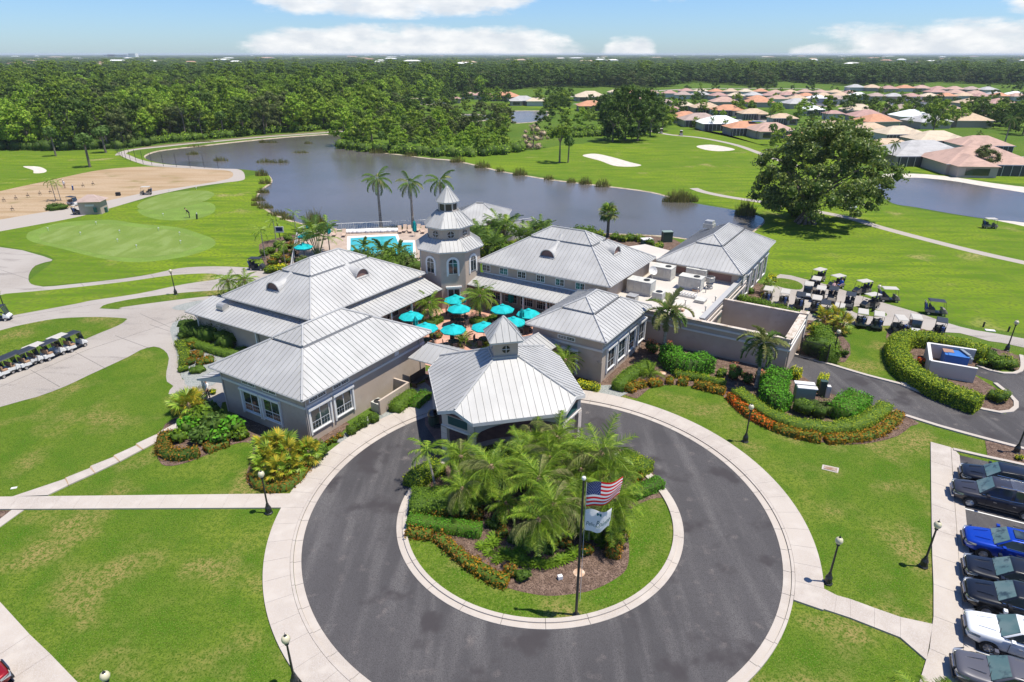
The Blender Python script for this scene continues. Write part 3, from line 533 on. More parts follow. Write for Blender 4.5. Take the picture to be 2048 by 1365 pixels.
class Wing:
    """hip-roofed wing: near corner N, left corner at N + W*w, right corner at N + U*u"""
    def __init__(s, label, N_, wa, W, ua, U, ez, rise, brk=.66, over=.5, wall='stucco', name='clubhouse_wing', base=0, skip=()):
        s.N = N_; s.w = (math.cos(rad(wa)), math.sin(rad(wa))); s.u = (math.cos(rad(ua)), math.sin(rad(ua))); s.W, s.U, s.ez = W, U, ez
        c = s.p(W / 2, U / 2); s.t = thing(name, (c[0], c[1], 0), label, 'building'); t = s.t
        s.over = over
        body = [s.p(over, over), s.p(over, U - over), s.p(W - over, U - over), s.p(W - over, over)]
        s.wall = MB().prism(body, base, ez - .02).build('wall', wall, t)
        # soffit, fascia and gutter
        rf = MB().prism([s.p(.02, .02), s.p(.02, U - .02), s.p(W - .02, U - .02), s.p(W - .02, .02)], ez - .16, ez + .012).build('fascia', 'trim', t)
        E_ = [s.p(0, 0), s.p(0, U), s.p(W, U), s.p(W, 0)]
        for i in range(4):
            a, b = E_[i], E_[(i + 1) % 4]; MB().tube([(*a, ez - .05), (*b, ez - .05)], .07, 6).build('gutter', 'roof_cap', t)
        s.roof = MB().prism([s.p(.1, .1), s.p(.1, U - .1), s.p(W - .1, U - .1), s.p(W - .1, .1)], ez, ez + .03).build('roof', 'roof_cap', t)
        h = min(W, U) / 2; z2 = ez + rise; s.h = h; s.rise = rise
        def q(aw, au, f, dz=0): return (*s.p(aw, au), ez + rise * f + dz)
        def ringpts(f, ins=0, dz=0):
            d = h * f + ins; return [q(d, d, f, dz), q(d, U - d, f, dz), q(W - d, U - d, f, dz), q(W - d, d, f, dz)]
        lo = ringpts(0); br = ringpts(brk); up = ringpts(brk, .14, .07 + .14 * rise / h)
        dirs = [s.u, s.w, s.u, s.w]
        for i in range(4):
            j = (i + 1) % 4
            # face i: between corner i and i+1 : 0=right(u edge at w=0), 1=far, 2=left back, 3=front-left
            roof_face([lo[i], lo[j], br[j], br[i]], (*dirs[i], 0), s.roof)
            cap(lo[i], br[i], s.roof)
        MB().prism([p[:2] for p in up], br[0][2] - .05, up[0][2] + .01).build('curb', 'roof_cap', s.roof)
        T = .07
        if U >= W: r0, r1 = (*s.p(h, h), z2 + T), (*s.p(h, U - h), z2 + T); tops = [[r0, r1], [r1], [r1, r0], [r0]]
        else: r0, r1 = (*s.p(h, h), z2 + T), (*s.p(W - h, h), z2 + T); tops = [[r0], [r0, r1], [r1], [r1, r0]]
        if U >= W: seq = [[up[0], up[1], r1, r0], [up[1], up[2], r1], [up[2], up[3], r0, r1], [up[3], up[0], r0]]; hp = [r0, r1, r1, r0]
        else: seq = [[up[0], up[1], r0], [up[1], up[2], r1, r0], [up[2], up[3], r1], [up[3], up[0], r0, r1]]; hp = [r0, r0, r1, r1]
        for i in range(4): roof_face(seq[i], (*dirs[i], 0), s.roof); cap(up[i], hp[i], s.roof)
        cap(r0, r1, s.roof)
    def p(s, aw, au): return (s.N[0] + s.w[0] * aw + s.u[0] * au, s.N[1] + s.w[1] * aw + s.u[1] * au)
    # wall frames: 'L' = wall seen on the left (runs along w), 'R' = right wall (runs along u)
    def wp(s, side, d, z, out=0):
        o = s.over - out
        a = s.p(d, o) if side == 'L' else s.p(o, d); return (a[0], a[1], z)
    def dat(s, side, px, z):
        """distance along the wall of the point seen in column px"""
        lo, hi = 0, (s.W if side == 'L' else s.U)
        def col(d): x, y, zz = s.wp(side, d, z); dd = y * CS + (H - zz) * SN; return 1024 + FP * x / dd
        f0 = col(lo) - px
        for _ in range(40):
            m_ = (lo + hi) / 2
            if (col(m_) - px) * f0 > 0: lo = m_
            else: hi = m_
        return lo
    def strip(s, side, d0, d1, z0, z1, out, name, m, parent=None):
        a, b, c, d = s.wp(side, d0, 0, out), s.wp(side, d1, 0, out), s.wp(side, d1, 0, -.05), s.wp(side, d0, 0, -.05)
        P = [a[:2], b[:2], c[:2], d[:2]]
        if side == 'L': P = P[::-1]
        return MB().prism(P, z0, z1).build(name, m, parent or s.t)
    def window(s, side, d0, d1, z0, z1, cols=2, rows=3, fw=.09, surround=True, muntin_low=True, dark='glass', top_solid=.6):
        W_ = s.strip(side, d0, d1, z0, z1, .025, 'window', 'white_paint')
        w_ = (d1 - d0 - fw * (cols + 1)) / cols
        for c in range(cols):
            a = d0 + fw + c * (w_ + fw); zs = z0 + fw
            split = z0 + (z1 - z0) * (1 - top_solid) if muntin_low else z1 - fw
            if muntin_low: s.strip(side, a, a + w_, split + .04, z1 - fw, .04, 'pane', dark, W_)
            nx = 3 if w_ > .5 else 2; ny = rows
            mw = .035; pw = (w_ - mw * (nx - 1)) / nx; top = split - .04 if muntin_low else split; ph = (top - zs - mw * (ny - 1)) / ny
            for i in range(nx):
                for j in range(ny): s.strip(side, a + i * (pw + mw), a + i * (pw + mw) + pw, zs + j * (ph + mw), zs + j * (ph + mw) + ph, .04, 'pane', dark, W_)
        if surround:
            s.strip(side, d0 - .22, d1 + .22, z1 + .10, z1 + .28, .22, 'window_hood', 'white_paint')
            s.strip(side, d0 - .20, d0 - .06, z0 - .25, z1 + .10, .14, 'window_jamb', 'white_paint'); s.strip(side, d1 + .06, d1 + .20, z0 - .25, z1 + .10, .14, 'window_jamb', 'white_paint')
            s.strip(side, d0 - .04, d1 + .04, z0 - .12, z0 - .03, .12, 'window_sill', 'white_paint')
        return W_
    def downspout(s, side, d): a = s.wp(side, d, 0, .06); MB().tube([(a[0], a[1], .05), (a[0], a[1], s.ez - .45), (*s.wp(side, d, 0, s.over - .05)[:2], s.ez - .12)], .045, 6).build('downspout', 'stucco_light', s.t)
    def dormer(s, face, f_along, f_up, r=.88, ln=3.1):
        """eyebrow vent on the lower slope; face 'R' or 'L'"""
        L_ = s.U if face == 'R' else s.W; h = s.h; d = h * f_up; z = s.ez + s.rise * f_up
        al = L_ * f_along; base = s.p(d, al) if face == 'R' else s.p(al, d); ax = s.w if face == 'R' else s.u; tx = s.u if face == 'R' else s.w
        D = MB(); n = 10; k = s.rise / h; vs = []
        rings = 5
        for i in range(rings):
            t = i / (rings - 1); rr = r * (1 - .75 * t); 
            for j in range(n + 1):
                a = math.pi * j / n; xo = math.cos(a) * rr; zo = math.sin(a) * rr * .95
                back = t * ln; zb = z + r * k * 0 + (back * k) * t * .9
                vs.append((base[0] + ax[0] * back + tx[0] * xo, base[1] + ax[1] * back + tx[1] * xo, z + .03 + zo + back * k * (1.0 if t > 0 else 0) * t))
        fs = [(i * (n + 1) + j, i * (n + 1) + j + 1, (i + 1) * (n + 1) + j + 1, (i + 1) * (n + 1) + j) for i in range(rings - 1) for j in range(n)]
        D.add(vs, fs); dm = D.build('dormer_vent', 'metal_roof', s.roof)
        F_ = MB(); c2 = [(base[0] + ax[0] * .1 + tx[0] * math.cos(math.pi * j / n) * r * .95, base[1] + ax[1] * .1 + tx[1] * math.cos(math.pi * j / n) * r * .95, z + .03 + math.sin(math.pi * j / n) * r * .88) for j in range(n + 1)]
        F_.add(c2, [tuple(range(n + 1))]); F_.build('dormer_face', 'soffit_brown', s.roof)
        A_ = MB(); A_.tube([(base[0] + tx[0] * math.cos(math.pi * j / n) * r, base[1] + tx[1] * math.cos(math.pi * j / n) * r, z + .04 + math.sin(math.pi * j / n) * r * .95) for j in range(n + 1)], .06, 5); A_.build('dormer_arch', 'roof_cap', s.roof)
        q0 = (base[0] - tx[0] * r - ax[0] * .12, base[1] - tx[1] * r - ax[1] * .12, z + .02); q1 = (base[0] + tx[0] * r - ax[0] * .12, base[1] + tx[1] * r - ax[1] * .12, z + .02); MB().tube([q0, q1], .05, 6).build('dormer_sill', 'roof_cap', s.roof)
    def lowroof(s, side, d0, d1, z1, z0, proj, posts=0, back_wall=None, clipl=0, clipr=0):
        """lean-to roof against a wall; proj: how far out it reaches"""
        A, B = s.wp(side, d0, z1, 0), s.wp(side, d1, z1, 0); C, D = s.wp(side, d1 + clipr, z0, proj), s.wp(side, d0 + clipl, z0, proj)
        lr = MB().add([A, B, C, D, (*A[:2], z0 - .12), (*B[:2], z0 - .12), (*C[:2], z0 - .12), (*D[:2], z0 - .12)], [(0, 1, 2, 3), (7, 6, 5, 4), (0, 3, 7, 4), (1, 5, 6, 2), (3, 2, 6, 7), (0, 4, 5, 1)]).build('porch_roof', 'soffit_brown', s.t)
        e = s.w if side == 'L' else s.u; roof_face([tuple(Vector(x) + Vector((0, 0, .01))) for x in (D, C, B, A)], (*e, 0), lr, .5)
        MB().tube([(*D[:2], z0 - .03), (*C[:2], z0 - .03)], .06, 6).build('gutter', 'roof_cap', lr)
        for i in range(posts):
            d = d0 + (d1 - d0) * (i + .5) / posts; b = s.wp(side, d, 0, proj - .35); MB().box((b[0], b[1], (z0 - .12) / 2), (.16, .16, z0 - .12), math.atan2(s.u[1], s.u[0])).box((b[0], b[1], .18), (.24, .24, .36), math.atan2(s.u[1], s.u[0])).build('column', 'white_paint', s.t)
        return lr
# ---- front left wing (A)
A = Wing('front left wing with two white framed windows on each corner wall', (-14.9, 38.88), 149, 10.5, 58, 14.6, 4.1, 2.76)
for x0, x1 in ((489, 520), (529, 561)):
    A.window('L', A.dat('L', x1, 1.8), A.dat('L', x0, 1.8), .95, 2.65, 2, 2)
for x0, x1 in ((482.7, 510.6), (523.8, 552.3)):
    A.window('L', A.dat('L', x1, 3.45), A.dat('L', x0, 3.45), 3.28, 3.66, 2, 2, surround=False, muntin_low=False, dark='pane_dark')
for x0, x1 in ((622, 659), (671, 703)):
    A.window('R', A.dat('R', x0, 1.8), A.dat('R', x1, 1.8), .95, 2.65, 2, 2)
for x0, x1 in ((617.5, 652), (665, 698), (789, 797)):
    A.window('R', A.dat('R', x0, 3.45), A.dat('R', x1, 3.45), 3.28, 3.66, 2 if x0 < 700 else 1, 2, surround=False, muntin_low=False, dark='pane_dark' if x0 < 700 else 'white_paint')
A.strip('L', .45, 10.0, 3.0, 3.2, .06, 'string_course', 'trim'); A.strip('R', .46, 14.1, 3.0, 3.2, .062, 'string_course', 'trim')
A.downspout('R', .60); A.downspout('R', 13.4); A.downspout('L', 9.8)
A.strip('R', 13.3, 14.0, 0, .4, .03, 'plinth', 'stucco_light')
# small entrance canopy at the left end of A
cz = 2.75; q = [A.wp('L', 8.2, cz, 0), A.wp('L', 10.2, cz, 0)]
a0 = A.p(10.0, .5); a1 = A.p(12.2, -.2); a2 = A.p(12.2, 2.6); a3 = A.p(10.0, 2.6)
cn = MB().add([(*a0, 3.15), (*a1, 2.6), (*a2, 2.6), (*a3, 3.15), (*a0, 2.55), (*a1, 2.5), (*a2, 2.5), (*a3, 2.55)], [(0, 1, 2, 3), (7, 6, 5, 4), (0, 4, 5, 1), (1, 5, 6, 2), (2, 6, 7, 3), (3, 7, 4, 0)]).build('canopy', 'trim', A.t)
roof_face([(*a1, 2.61), (*a2, 2.61), (*a3, 3.16), (*a0, 3.16)], (A.u[0], A.u[1], 0), cn, .45)
for aw, au in ((12.0, .1), (12.0, 2.3)): b = A.p(aw, au); MB().box((b[0], b[1], 1.26), (.14, .14, 2.5)).build('column', 'white_paint', A.t)
# screen wall with the air conditioner beside A
aw = [G(762, 832), G(821, 793)]
SWl = thing('screen_wall', (*aw[0], 0), 'low stucco screen wall beside the air conditioner on the front left wing', 'wall')
dx, dy = aw[1][0] - aw[0][0], aw[1][1] - aw[0][1]; L = math.hypot(dx, dy); ux, uy = dx / L, dy / L
P0 = aw[0]; MB().prism([P0, (P0[0] + dx, P0[1] + dy), (P0[0] + dx - uy * .18, P0[1] + dy + ux * .18), (P0[0] - uy * .18, P0[1] + ux * .18)], 0, 1.35).build('wall_panel', 'stucco', SWl)
MB().prism([(P0[0] + dx - ux * .18, P0[1] + dy - uy * .18), (P0[0] + dx, P0[1] + dy), (P0[0] + dx - uy * 1.7, P0[1] + dy + ux * 1.7), (P0[0] + dx - ux * .18 - uy * 1.7, P0[1] + dy - uy * .18 + ux * 1.7)], 0, 1.36).build('wall_panel', 'stucco', SWl)
def condenser(x, y, z, label, sz=(.85, .85, .8), rz=.98):
    t = thing('air_conditioner', (x, y, z), label, 'air conditioner'); MB().box((x, y, z + sz[2] / 2), sz, rz).build('casing', 'hvac', t)
    for k in range(5): MB().box((x, y, z + .12 + k * .13), (sz[0] + .03, sz[1] + .03, .05), rz).build('louvre', 'steel', t)
    MB().lathe([(.36, 0), (.36, .04), (.30, .04), (.30, .0)], 14, (x, y, z + sz[2])).build('fan_ring', 'black_metal', t); MB().lathe([(.3, .005), (.05, .02)], 10, (x, y, z + sz[2])).build('fan_grille', 'black_metal', t)
cx_, cy_ = G(757, 822); condenser(cx_, cy_ + .2, 0, 'grey outdoor air conditioner on the ground by the low screen wall')
# ---- rear left wing (B)
B = Wing('rear left wing with two eyebrow roof vents and lean-to porches', (-18.50, 53.4), 150, 12.4, 57, 16.2, 4.3, 3.3)
B.lowroof('L', -1.8, 14.6, 3.78, 2.9, 2.9, clipl=0, clipr=.6); B.lowroof('R', .5, 16.2, 3.75, 2.85, 2.75, posts=5)
B.dormer('L', .56, .30); B.dormer('R', .56, .36)
MB().prism([B.wp('L', -1.5, 0, 2.2)[:2], B.wp('L', 14.4, 0, 2.2)[:2], B.wp('L', 14.4, 0, -.2)[:2], B.wp('L', -1.5, 0, -.2)[:2]][::-1], 0, 2.8).build('porch_wall', 'stucco', B.t)
for k in range(5):
    d = 1.2 + k * 3.0; B.window('R', d, d + 1.9, .6, 2.2, 2, 3, surround=False, muntin_low=False)
for k in range(9): B.strip('R', .8 + k * 1.7, .86 + k * 1.7, .0, .35, .03, 'plinth', 'stucco_light')
v = B.p(B.W * .93, 1.6 - 2.0)
vc = B.wp('L', 11.3, 3.35, 1.3); MB().tube([(vc[0] - .45, vc[1] + .25, 3.62), (vc[0] + .35, vc[1] - .2, 3.62)], .42, 12).build('roof_vent', 'steel', B.t)
b = B.wp('L', 13.9, 0, 2.55)
MB().tube([(b[0], b[1], 0), (b[0], b[1], 2.3), (b[0] - .3, b[1] + .1, 2.75)], .06, 6).build('downspout', 'white_paint', B.t)
for d in (3.4, 5.4): b = B.wp('L', d, 0, 2.4); MB().box((b[0], b[1], 1.4), (.2, .2, 2.75), .95).build('column', 'white_paint', B.t)
# ---- rear right wing (C), two storeys of windows
C = Wing('tall rear right wing with six small windows above a long porch roof', (10.0, 60.7), 148, 16.5, 56.5, 12.3, 4.9, 3.5, .70)
for x0, x1 in ((965, 980.7), (999.3, 1016), (1035, 1052), (1072.6, 1089.7), (1111, 1129), (1151, 1170)):
    C.window('L', C.dat('L', x1, 4.2), C.dat('L', x0, 4.2), 3.72, 4.55, 2, 2, surround=False, muntin_low=False)
C.strip('L', .5, 16.0, 3.50, 3.62, .07, 'sill_band', 'white_paint')
C.lowroof('L', 2.0, 16.4, 3.45, 2.75, 2.6, posts=5)
for k in range(6): C.window('L', 3.0 + k * 2.1, 4.7 + k * 2.1, .5, 2.3, 2, 3, surround=False, muntin_low=False)
C.dormer('L', .52, .34); C.dormer('R', .55, .40)
# ---- right front wing (D)
D = Wing('small right wing with four tall windows and the number 499', (7.98, 48.48), 148, 8.0, 57, 10.2, 4.25, 2.0, .58)
D.window('L', D.dat('L', 1150.5, 3.5), D.dat('L', 1115.4, 3.5), 3.35, 3.75, 2, 2, surround=False, muntin_low=False, dark='glass')
D.window('L', D.dat('L', 1151, 1.5), D.dat('L', 1127, 1.5), .5, 2.4, 2, 2)
for x0, x1 in ((1213.5, 1228), (1234.7, 1249.4), (1256, 1268), (1275.7, 1287)):
    D.window('R', D.dat('R', x0, 1.7), D.dat('R', x1, 1.7), .85, 2.75, 2, 2, top_solid=.6)
d0 = .9
while d0 < 9.2: D.window('R', d0, d0 + .62, 3.5, 3.82, 1, 1, surround=False, muntin_low=False, dark='pane_dark', fw=.05); d0 += .70
D.strip('L', .45, 7.5, 3.0, 3.2, .06, 'string_course', 'trim'); D.strip('R', .46, 9.8, 3.12, 3.34, .062, 'string_course', 'trim')
def text_mesh(s_, size, name, m, parent=None, ext=.015):
    cu = bpy.data.curves.new(name, 'FONT'); cu.body = s_; cu.size = size; cu.extrude = ext; cu.align_x = 'CENTER'; cu.align_y = 'CENTER'
    to = bpy.data.objects.new('tmp', cu); COL.objects.link(to); dg = bpy.context.evaluated_depsgraph_get(); dg.update(); me = bpy.data.meshes.new_from_object(to.evaluated_get(dg)); bpy.data.objects.remove(to); me.name = name
    me.materials.clear(); me.materials.append(M[m]); return me
me = text_mesh('499', .42, 'house_number', 'coping'); dd = D.dat('L', 1198.5, 1.95); c = D.wp('L', dd, 1.95, .03); X = Vector((-D.w[0], -D.w[1], 0)); Y = Vector((0, 0, 1)); Zv = X.cross(Y)
rm = Matrix((X, Y, Zv)).transposed(); tl = Vector(c) - D.t.location
for v_ in me.vertices: v_.co = rm @ v_.co + tl
o = link('house_number', me, D.t)
# ---- far right wing (E)
E = Wing('far right wing beside the cart court with tall side windows', (25.3, 66.0), 147, 9.95, 57, 16.2, 4.4, 2.65, .67)
for k in range(5): E.window('R', 1.6 + k * 2.9, 3.1 + k * 2.9, .5, 2.9, 2, 2, surround=True)
E.strip('R', .46, 15.8, 3.35, 3.6, .062, 'string_course', 'trim'); E.downspout('R', 6.5)
for k in range(2): E.strip('L', 1.2 + k * 4.2, 4.0 + k * 4.2, 3.2, 3.95, .03, 'louvre_panel', 'soffit_brown')
gv = E.p(8.0, 13.5); MB().box((gv[0], gv[1], 6.0), (1.3, 1.3, .55), .98).box((gv[0], gv[1], 6.45), (1.1, 1.1, .4), .98, taper=.9).build('roof_vent', 'steel', E.t)
# ---- flat-roofed kitchen block (F) and its walled yard
w_ = (math.cos(rad(148)), math.sin(rad(148))); u_ = (math.cos(rad(57)), math.sin(rad(57))); NF = (24.93, 51.41)
def fp(aw, au): return (NF[0] + w_[0] * aw + u_[0] * au, NF[1] + w_[1] * aw + u_[1] * au)
cF = fp(14, 8); FB = thing('kitchen_block', (*cF, 0), 'flat white roofed service block with rooftop machinery', 'building')
core = [fp(8.25, .25), fp(8.25, 16.6), fp(24, 16.6), fp(24, 8), fp(19.5, .25)]
core = [fp(8.25, .25), fp(8.25, 16.4), fp(27, 16.4), fp(27, 6), fp(19.2, 6), fp(19.2, .25)]
ar = MB().prism(core, 0, 2.95).build('wall', 'stucco', FB); MB().prism(core, 2.955, 3.0).build('roof_membrane', 'flat_roof', FB)
def wallseg(a, b, th, z0, z1, m, name, parent, capm='coping', capw=.1, caph=.1):
    dx, dy = b[0] - a[0], b[1] - a[1]; L = math.hypot(dx, dy); nx, ny = -dy / L * th / 2, dx / L * th / 2; k = (th / 2 + capw / 2) / (th / 2); ex, ey = dx / L * capw * .5, dy / L * capw * .5
    o = MB().prism([(a[0] + nx, a[1] + ny), (a[0] - nx, a[1] - ny), (b[0] - nx, b[1] - ny), (b[0] + nx, b[1] + ny)], z0, z1).build(name, m, parent)
    if capm: MB().prism([(a[0] + nx * k - ex, a[1] + ny * k - ey), (a[0] - nx * k - ex, a[1] - ny * k - ey), (b[0] - nx * k + ex, b[1] - ny * k + ey), (b[0] + nx * k + ex, b[1] + ny * k + ey)], z1, z1 + caph).build('coping', capm, parent)
    return o
wallseg(fp(8.1, .4), fp(8.1, 16.3), .34, 2.9, 3.35, 'stucco_light', 'parapet', FB, 'roof_cap', .2)
for zz in (2.0, 2.55): a, b = fp(7.90, .35), fp(7.90, 16.3); wallseg(a, b, .12, zz, zz + .14, 'stucco_light', 'moulding', FB, None)
YD = thing('yard_wall', (*fp(4, 3), 0), 'tall stucco wall round the service yard with two pale bands', 'wall')
wallseg(fp(19.2, 0), fp(.0, 0), .32, 0, 3.2, 'stucco', 'wall_panel', YD)
wallseg(fp(.15, .2), fp(.15, 7.0), .55, 0, 3.19, 'stucco', 'wall_panel', YD, 'coping', .12)
wallseg(fp(.0, 7.15), fp(7.9, 7.15), .26, 0, 3.2, 'stucco', 'wall_panel', YD)
for zz, oo in ((2.1, .0), (2.72, .0)): a, b = fp(19.0, -.19), fp(-.15, -.19); wallseg(a, b, .08, zz, zz + .17, 'trim', 'moulding', YD, None); a, b = fp(-.17, -.2), fp(-.17, 7.1); wallseg(a, b, .08, zz, zz + .17, 'trim', 'moulding', YD, None)
MB().box((*fp(.1, 7.2), 1.65), (.7, .7, 3.3), rad(57)).build('corner_pier', 'stucco_light', YD); MB().box((*fp(.1, 7.2), 3.36), (.82, .82, .14), rad(57)).build('pier_cap', 'coping', YD)
mb = MB(); mb.prism([fp(.4, .2), fp(7.8, .2), fp(7.8, 7), fp(.4, 7)][::-1], .02, .03); mb.build('yard_floor', 'drive_concrete', YD)
# gate
gt = thing('metal_gate', (*fp(-1.0, 6.8), 0), 'black barred metal gate beside the service yard wall', 'gate')
ga, gb = G(1598, 713), G(1652, 728)
for t_ in np.linspace(0, 1, 26):
    x, y = ga[0] + (gb[0] - ga[0]) * t_, ga[1] + (gb[1] - ga[1]) * t_; MB().box((x, y, .95), (.03, .03, 1.8)).build('bar', 'black_metal', gt)
for zz in (.12, 1.7): MB().tube([(*ga, zz), (*gb, zz)], .03, 4).build('rail', 'black_metal', gt)
for g_ in (ga, gb): MB().box((*g_, 1.0), (.09, .09, 2.0)).build('post', 'black_metal', gt)
# rooftop machines, surveyed at roof height 3 m
def unit(px, py, sz, label, z=3.0, kind='box', rz=rad(57)):
    x, y = G(px, py, z); t = thing('rooftop_unit', (x, y, z), label, 'air handler')
    MB().box((x, y, z + .12), (sz[0] * 1.02, sz[1] * 1.02, .24), rz).build('kerb', 'roof_cap', t); MB().box((x, y, z + .24 + sz[2] / 2), sz, rz).build('casing', 'hvac', t)
    MB().box((x, y, z + .26 + sz[2]), (sz[0] + .06, sz[1] + .06, .05), rz).build('lid', 'hvac', t)
    co, si = math.cos(rz), math.sin(rz)
    for k in (-1, 1):
        ox, oy = k * sz[0] * .22, 0; c = (x + ox * co, y + ox * si, z + .29 + sz[2]); 
        if k == 1: MB().lathe([(.34, 0), (.34, .07), (.27, .07), (.27, 0)], 14, c).build('fan_ring', 'black_metal', t); MB().lathe([(.27, .02), (.04, .03)], 10, c).build('fan_grille', 'rubber', t)
    for k in (-1, 0, 1): cxy = (x + k * sz[0] * .32 * co + si * (sz[1] / 2 + .01), y + k * sz[0] * .32 * si - co * (sz[1] / 2 + .01), z + .3 + sz[2] / 2); MB().box(cxy, (sz[0] * .26, .03, sz[2] * .8), rz).build('panel', 'steel', t)
    return t
unit(1281, 586, (2.7, 1.5, 1.25), 'long grey rooftop unit beside the satellite dish', rz=rad(-33)); unit(1326, 556, (2.3, 1.6, 1.15), 'boxy grey rooftop unit behind the satellite dish', rz=rad(-33))
unit(1381, 577, (2.5, 1.3, 1.15), 'grey rooftop unit with slanted hood in the middle of the flat roof', rz=rad(-33)); unit(1393, 558, (2.3, 1.2, 1.0), 'low wide grey unit at the back of the flat roof', rz=rad(-33))
unit(1453, 559, (1.2, .9, 1.0), 'small upright metal unit against the far right wing', rz=rad(-33)); unit(1477, 563, (1.2, 1.0, .5), 'low duct box at the end of the flat roof', rz=rad(-33))
x, y = G(1370, 592, 3); rk = thing('pipe_rack', (x, y, 3), 'rack of slanted struts in front of the middle rooftop unit', 'rack')
for k in range(8): MB().box((x - 1.1 * math.cos(rad(-33)) + k * .32 * math.cos(rad(-33)), y - 1.1 * math.sin(rad(-33)) + k * .32 * math.sin(rad(-33)), 3.2), (.08, .7, .3), rad(-33)).build('strut', 'trim', rk)
MB().box((x, y - .4, 3.1), (2.6, .3, .2), rad(-33)).build('beam', 'steel', rk)
x, y = G(1418, 577, 3); fx = thing('exhaust_fan', (x, y, 3), 'round stacked exhaust fan on the flat roof', 'fan')
for r, z0, z1 in ((.42, .0, .25), (.30, .25, .5), (.42, .5, .62), (.30, .62, .85), (.50, .85, 1.35)): MB().lathe([(r * .9, z0), (r, z0 + .03), (r, z1 - .03), (r * .92, z1)], 16, (x, y, 3)).build('drum', 'steel', fx)
MB().lathe([(.42, 1.36), (.05, 1.37)], 14, (x, y, 3)).build('fan_grille', 'rubber', fx)
x, y = G(1304, 566, 3); ds = thing('satellite_dish', (x, y, 3), 'pale satellite dish standing on the flat roof', 'dish')
MB().tube([(x, y, 3), (x, y, 4.2)], .05, 6).build('mast', 'steel', ds)
dm = MB(); n = 16; ctr = Vector((x, y, 4.45)); nrm = Vector((.3, -.75, .6)).normalized(); a_ = nrm.cross(Vector((0, 0, 1))).normalized(); b_ = nrm.cross(a_)
vs = [ctr - nrm * .18] + [ctr + (a_ * math.cos(2 * math.pi * k / n) + b_ * math.sin(2 * math.pi * k / n)) * r + nrm * h_ for r, h_ in ((.3, -.12), (.52, .02)) for k in range(n)]
dm.add(vs, [(0, 1 + k, 1 + (k + 1) % n) for k in range(n)] + [(1 + k, 1 + n + k, 1 + n + (k + 1) % n, 1 + (k + 1) % n) for k in range(n)]); dm.build('dish', 'trim', ds); MB().tube([ctr, ctr + nrm * .5], .02, 5).build('feed_arm', 'steel', ds)
x, y = G(1401, 604, 3); hb = thing('roof_hatch', (x, y, 3), 'square grey hatch on the flat roof', 'hatch'); MB().box((x, y, 3.14), (1.1, 1.0, .28), rad(57)).build('kerb', 'steel', hb); MB().box((x, y, 3.3), (1.18, 1.08, .05), rad(57)).build('lid', 'hvac', hb)
for (a_, b_), lb in zip(((1395, 587), (1361, 640 - 16), (1370, 612), (1411, 586), (1430, 605), (1410, 625)), ('thin vent pipe left of the exhaust fan', 'short capped pipe near the front parapet', 'squat cowled vent pipe on the flat roof', 'vent pipe in front of the exhaust fan', 'thin pipe on the right part of the flat roof', 'tall thin pipe by the grey parapet')):
    x, y = G(a_, b_, 3); MBp = MB().tube([(x, y, 3), (x, y, 3.55)], .05, 6).lathe([(.1, .55), (.1, .66), (.02, .72)], 8, (x, y, 3)); o = MBp.build('vent_pipe', 'steel'); tag(o, lb, 'pipe', 'vent pipes on the flat roof')
x, y = G(1317, 598, 3); condenser(x, y, 3, 'round fan condenser on the flat roof near the palm crown', (1.1, 1.1, .8))
x, y = G(1264, 602, 3); condenser(x, y, 3, 'condenser half hidden behind the right wing roof', (1.0, 1.0, .5))
for (a_, b_), lb in (((1361, 622), 'rust red box on the flat roof near the front'), ((1392, 583), 'rusty brown slab beside the pipe rack')): x, y = G(a_, b_, 3); o = MB().box((x, y, 3.12), (.5, .7, .22), rad(57)).build('junction_box', 'rust_stain'); tag(o, lb, 'box')
# ---- octagonal tower
TC = (-7.2, 70.5); tw = thing('clock_tower', (*TC, 0), 'octagonal tower of three tiers with arched windows and pointed metal roofs', 'tower'); bpy.data.objects[tw.name].name = 'octagonal_tower'; tw = bpy.data.objects['octagonal_tower']; ORG['octagonal_tower'] = (*TC, 0)
A8 = -101.6
def oct_(r, z, c=TC): return [(c[0] + r * math.cos(rad(A8 + 45 * k)), c[1] + r * math.sin(rad(A8 + 45 * k)), z) for k in range(8)]
def octprism(r, z0, z1, name, m): return MB().prism([p[:2] for p in oct_(r, 0)], z0, z1).build(name, m, tw)
def octroof(r0, z0, r1, z1, name='roof', wd=.42):
    rf = MB().prism([p[:2] for p in oct_(r0 - .06, 0)], z0 - .14, z0 - .01).build(name, 'trim', tw); a = oct_(r0, z0); b = oct_(r1, z1)
    for k in range(8):
        j = (k + 1) % 8; f = [a[k], a[j], b[j], b[k]] if r1 > .05 else [a[k], a[j], (TC[0], TC[1], z1)]
        roof_face(f, Vector(a[j]) - Vector(a[k]), rf, wd); cap(a[k], b[k] if r1 > .05 else (TC[0], TC[1], z1), rf, .055, lift=.04)
    return rf
octprism(3.62, 0, 6.7, 'lower_drum', 'stucco'); octroof(4.05, 6.72, 2.55, 7.75)
octprism(2.48, 7.5, 9.05, 'upper_drum', 'stucco'); octroof(2.88, 9.07, 1.25, 10.55)
octprism(1.0, 10.4, 11.55, 'lantern', 'pane_dark'); octroof(1.36, 11.6, .02, 13.2, wd=.5)
octprism(1.12, 10.4, 10.66, 'lantern_base', 'stucco_light'); octprism(1.12, 11.40, 11.52, 'lantern_head', 'stucco_light')
for k in range(8): p = oct_(1.06, 0)[k]; MB().box((p[0], p[1], 11.0), (.12, .12, 1.0), rad(A8 + 45 * k)).build('lantern_post', 'stucco_light', tw)
def facept(k, r, s_, z, out):  # point on octagon face k, s_ metres along, out metres proud
    a = rad(A8 + 45 * k + 22.5); ap = r * math.cos(rad(22.5)) + out; return (TC[0] + math.cos(a) * ap - math.sin(a) * s_, TC[1] + math.sin(a) * ap + math.cos(a) * s_, z)
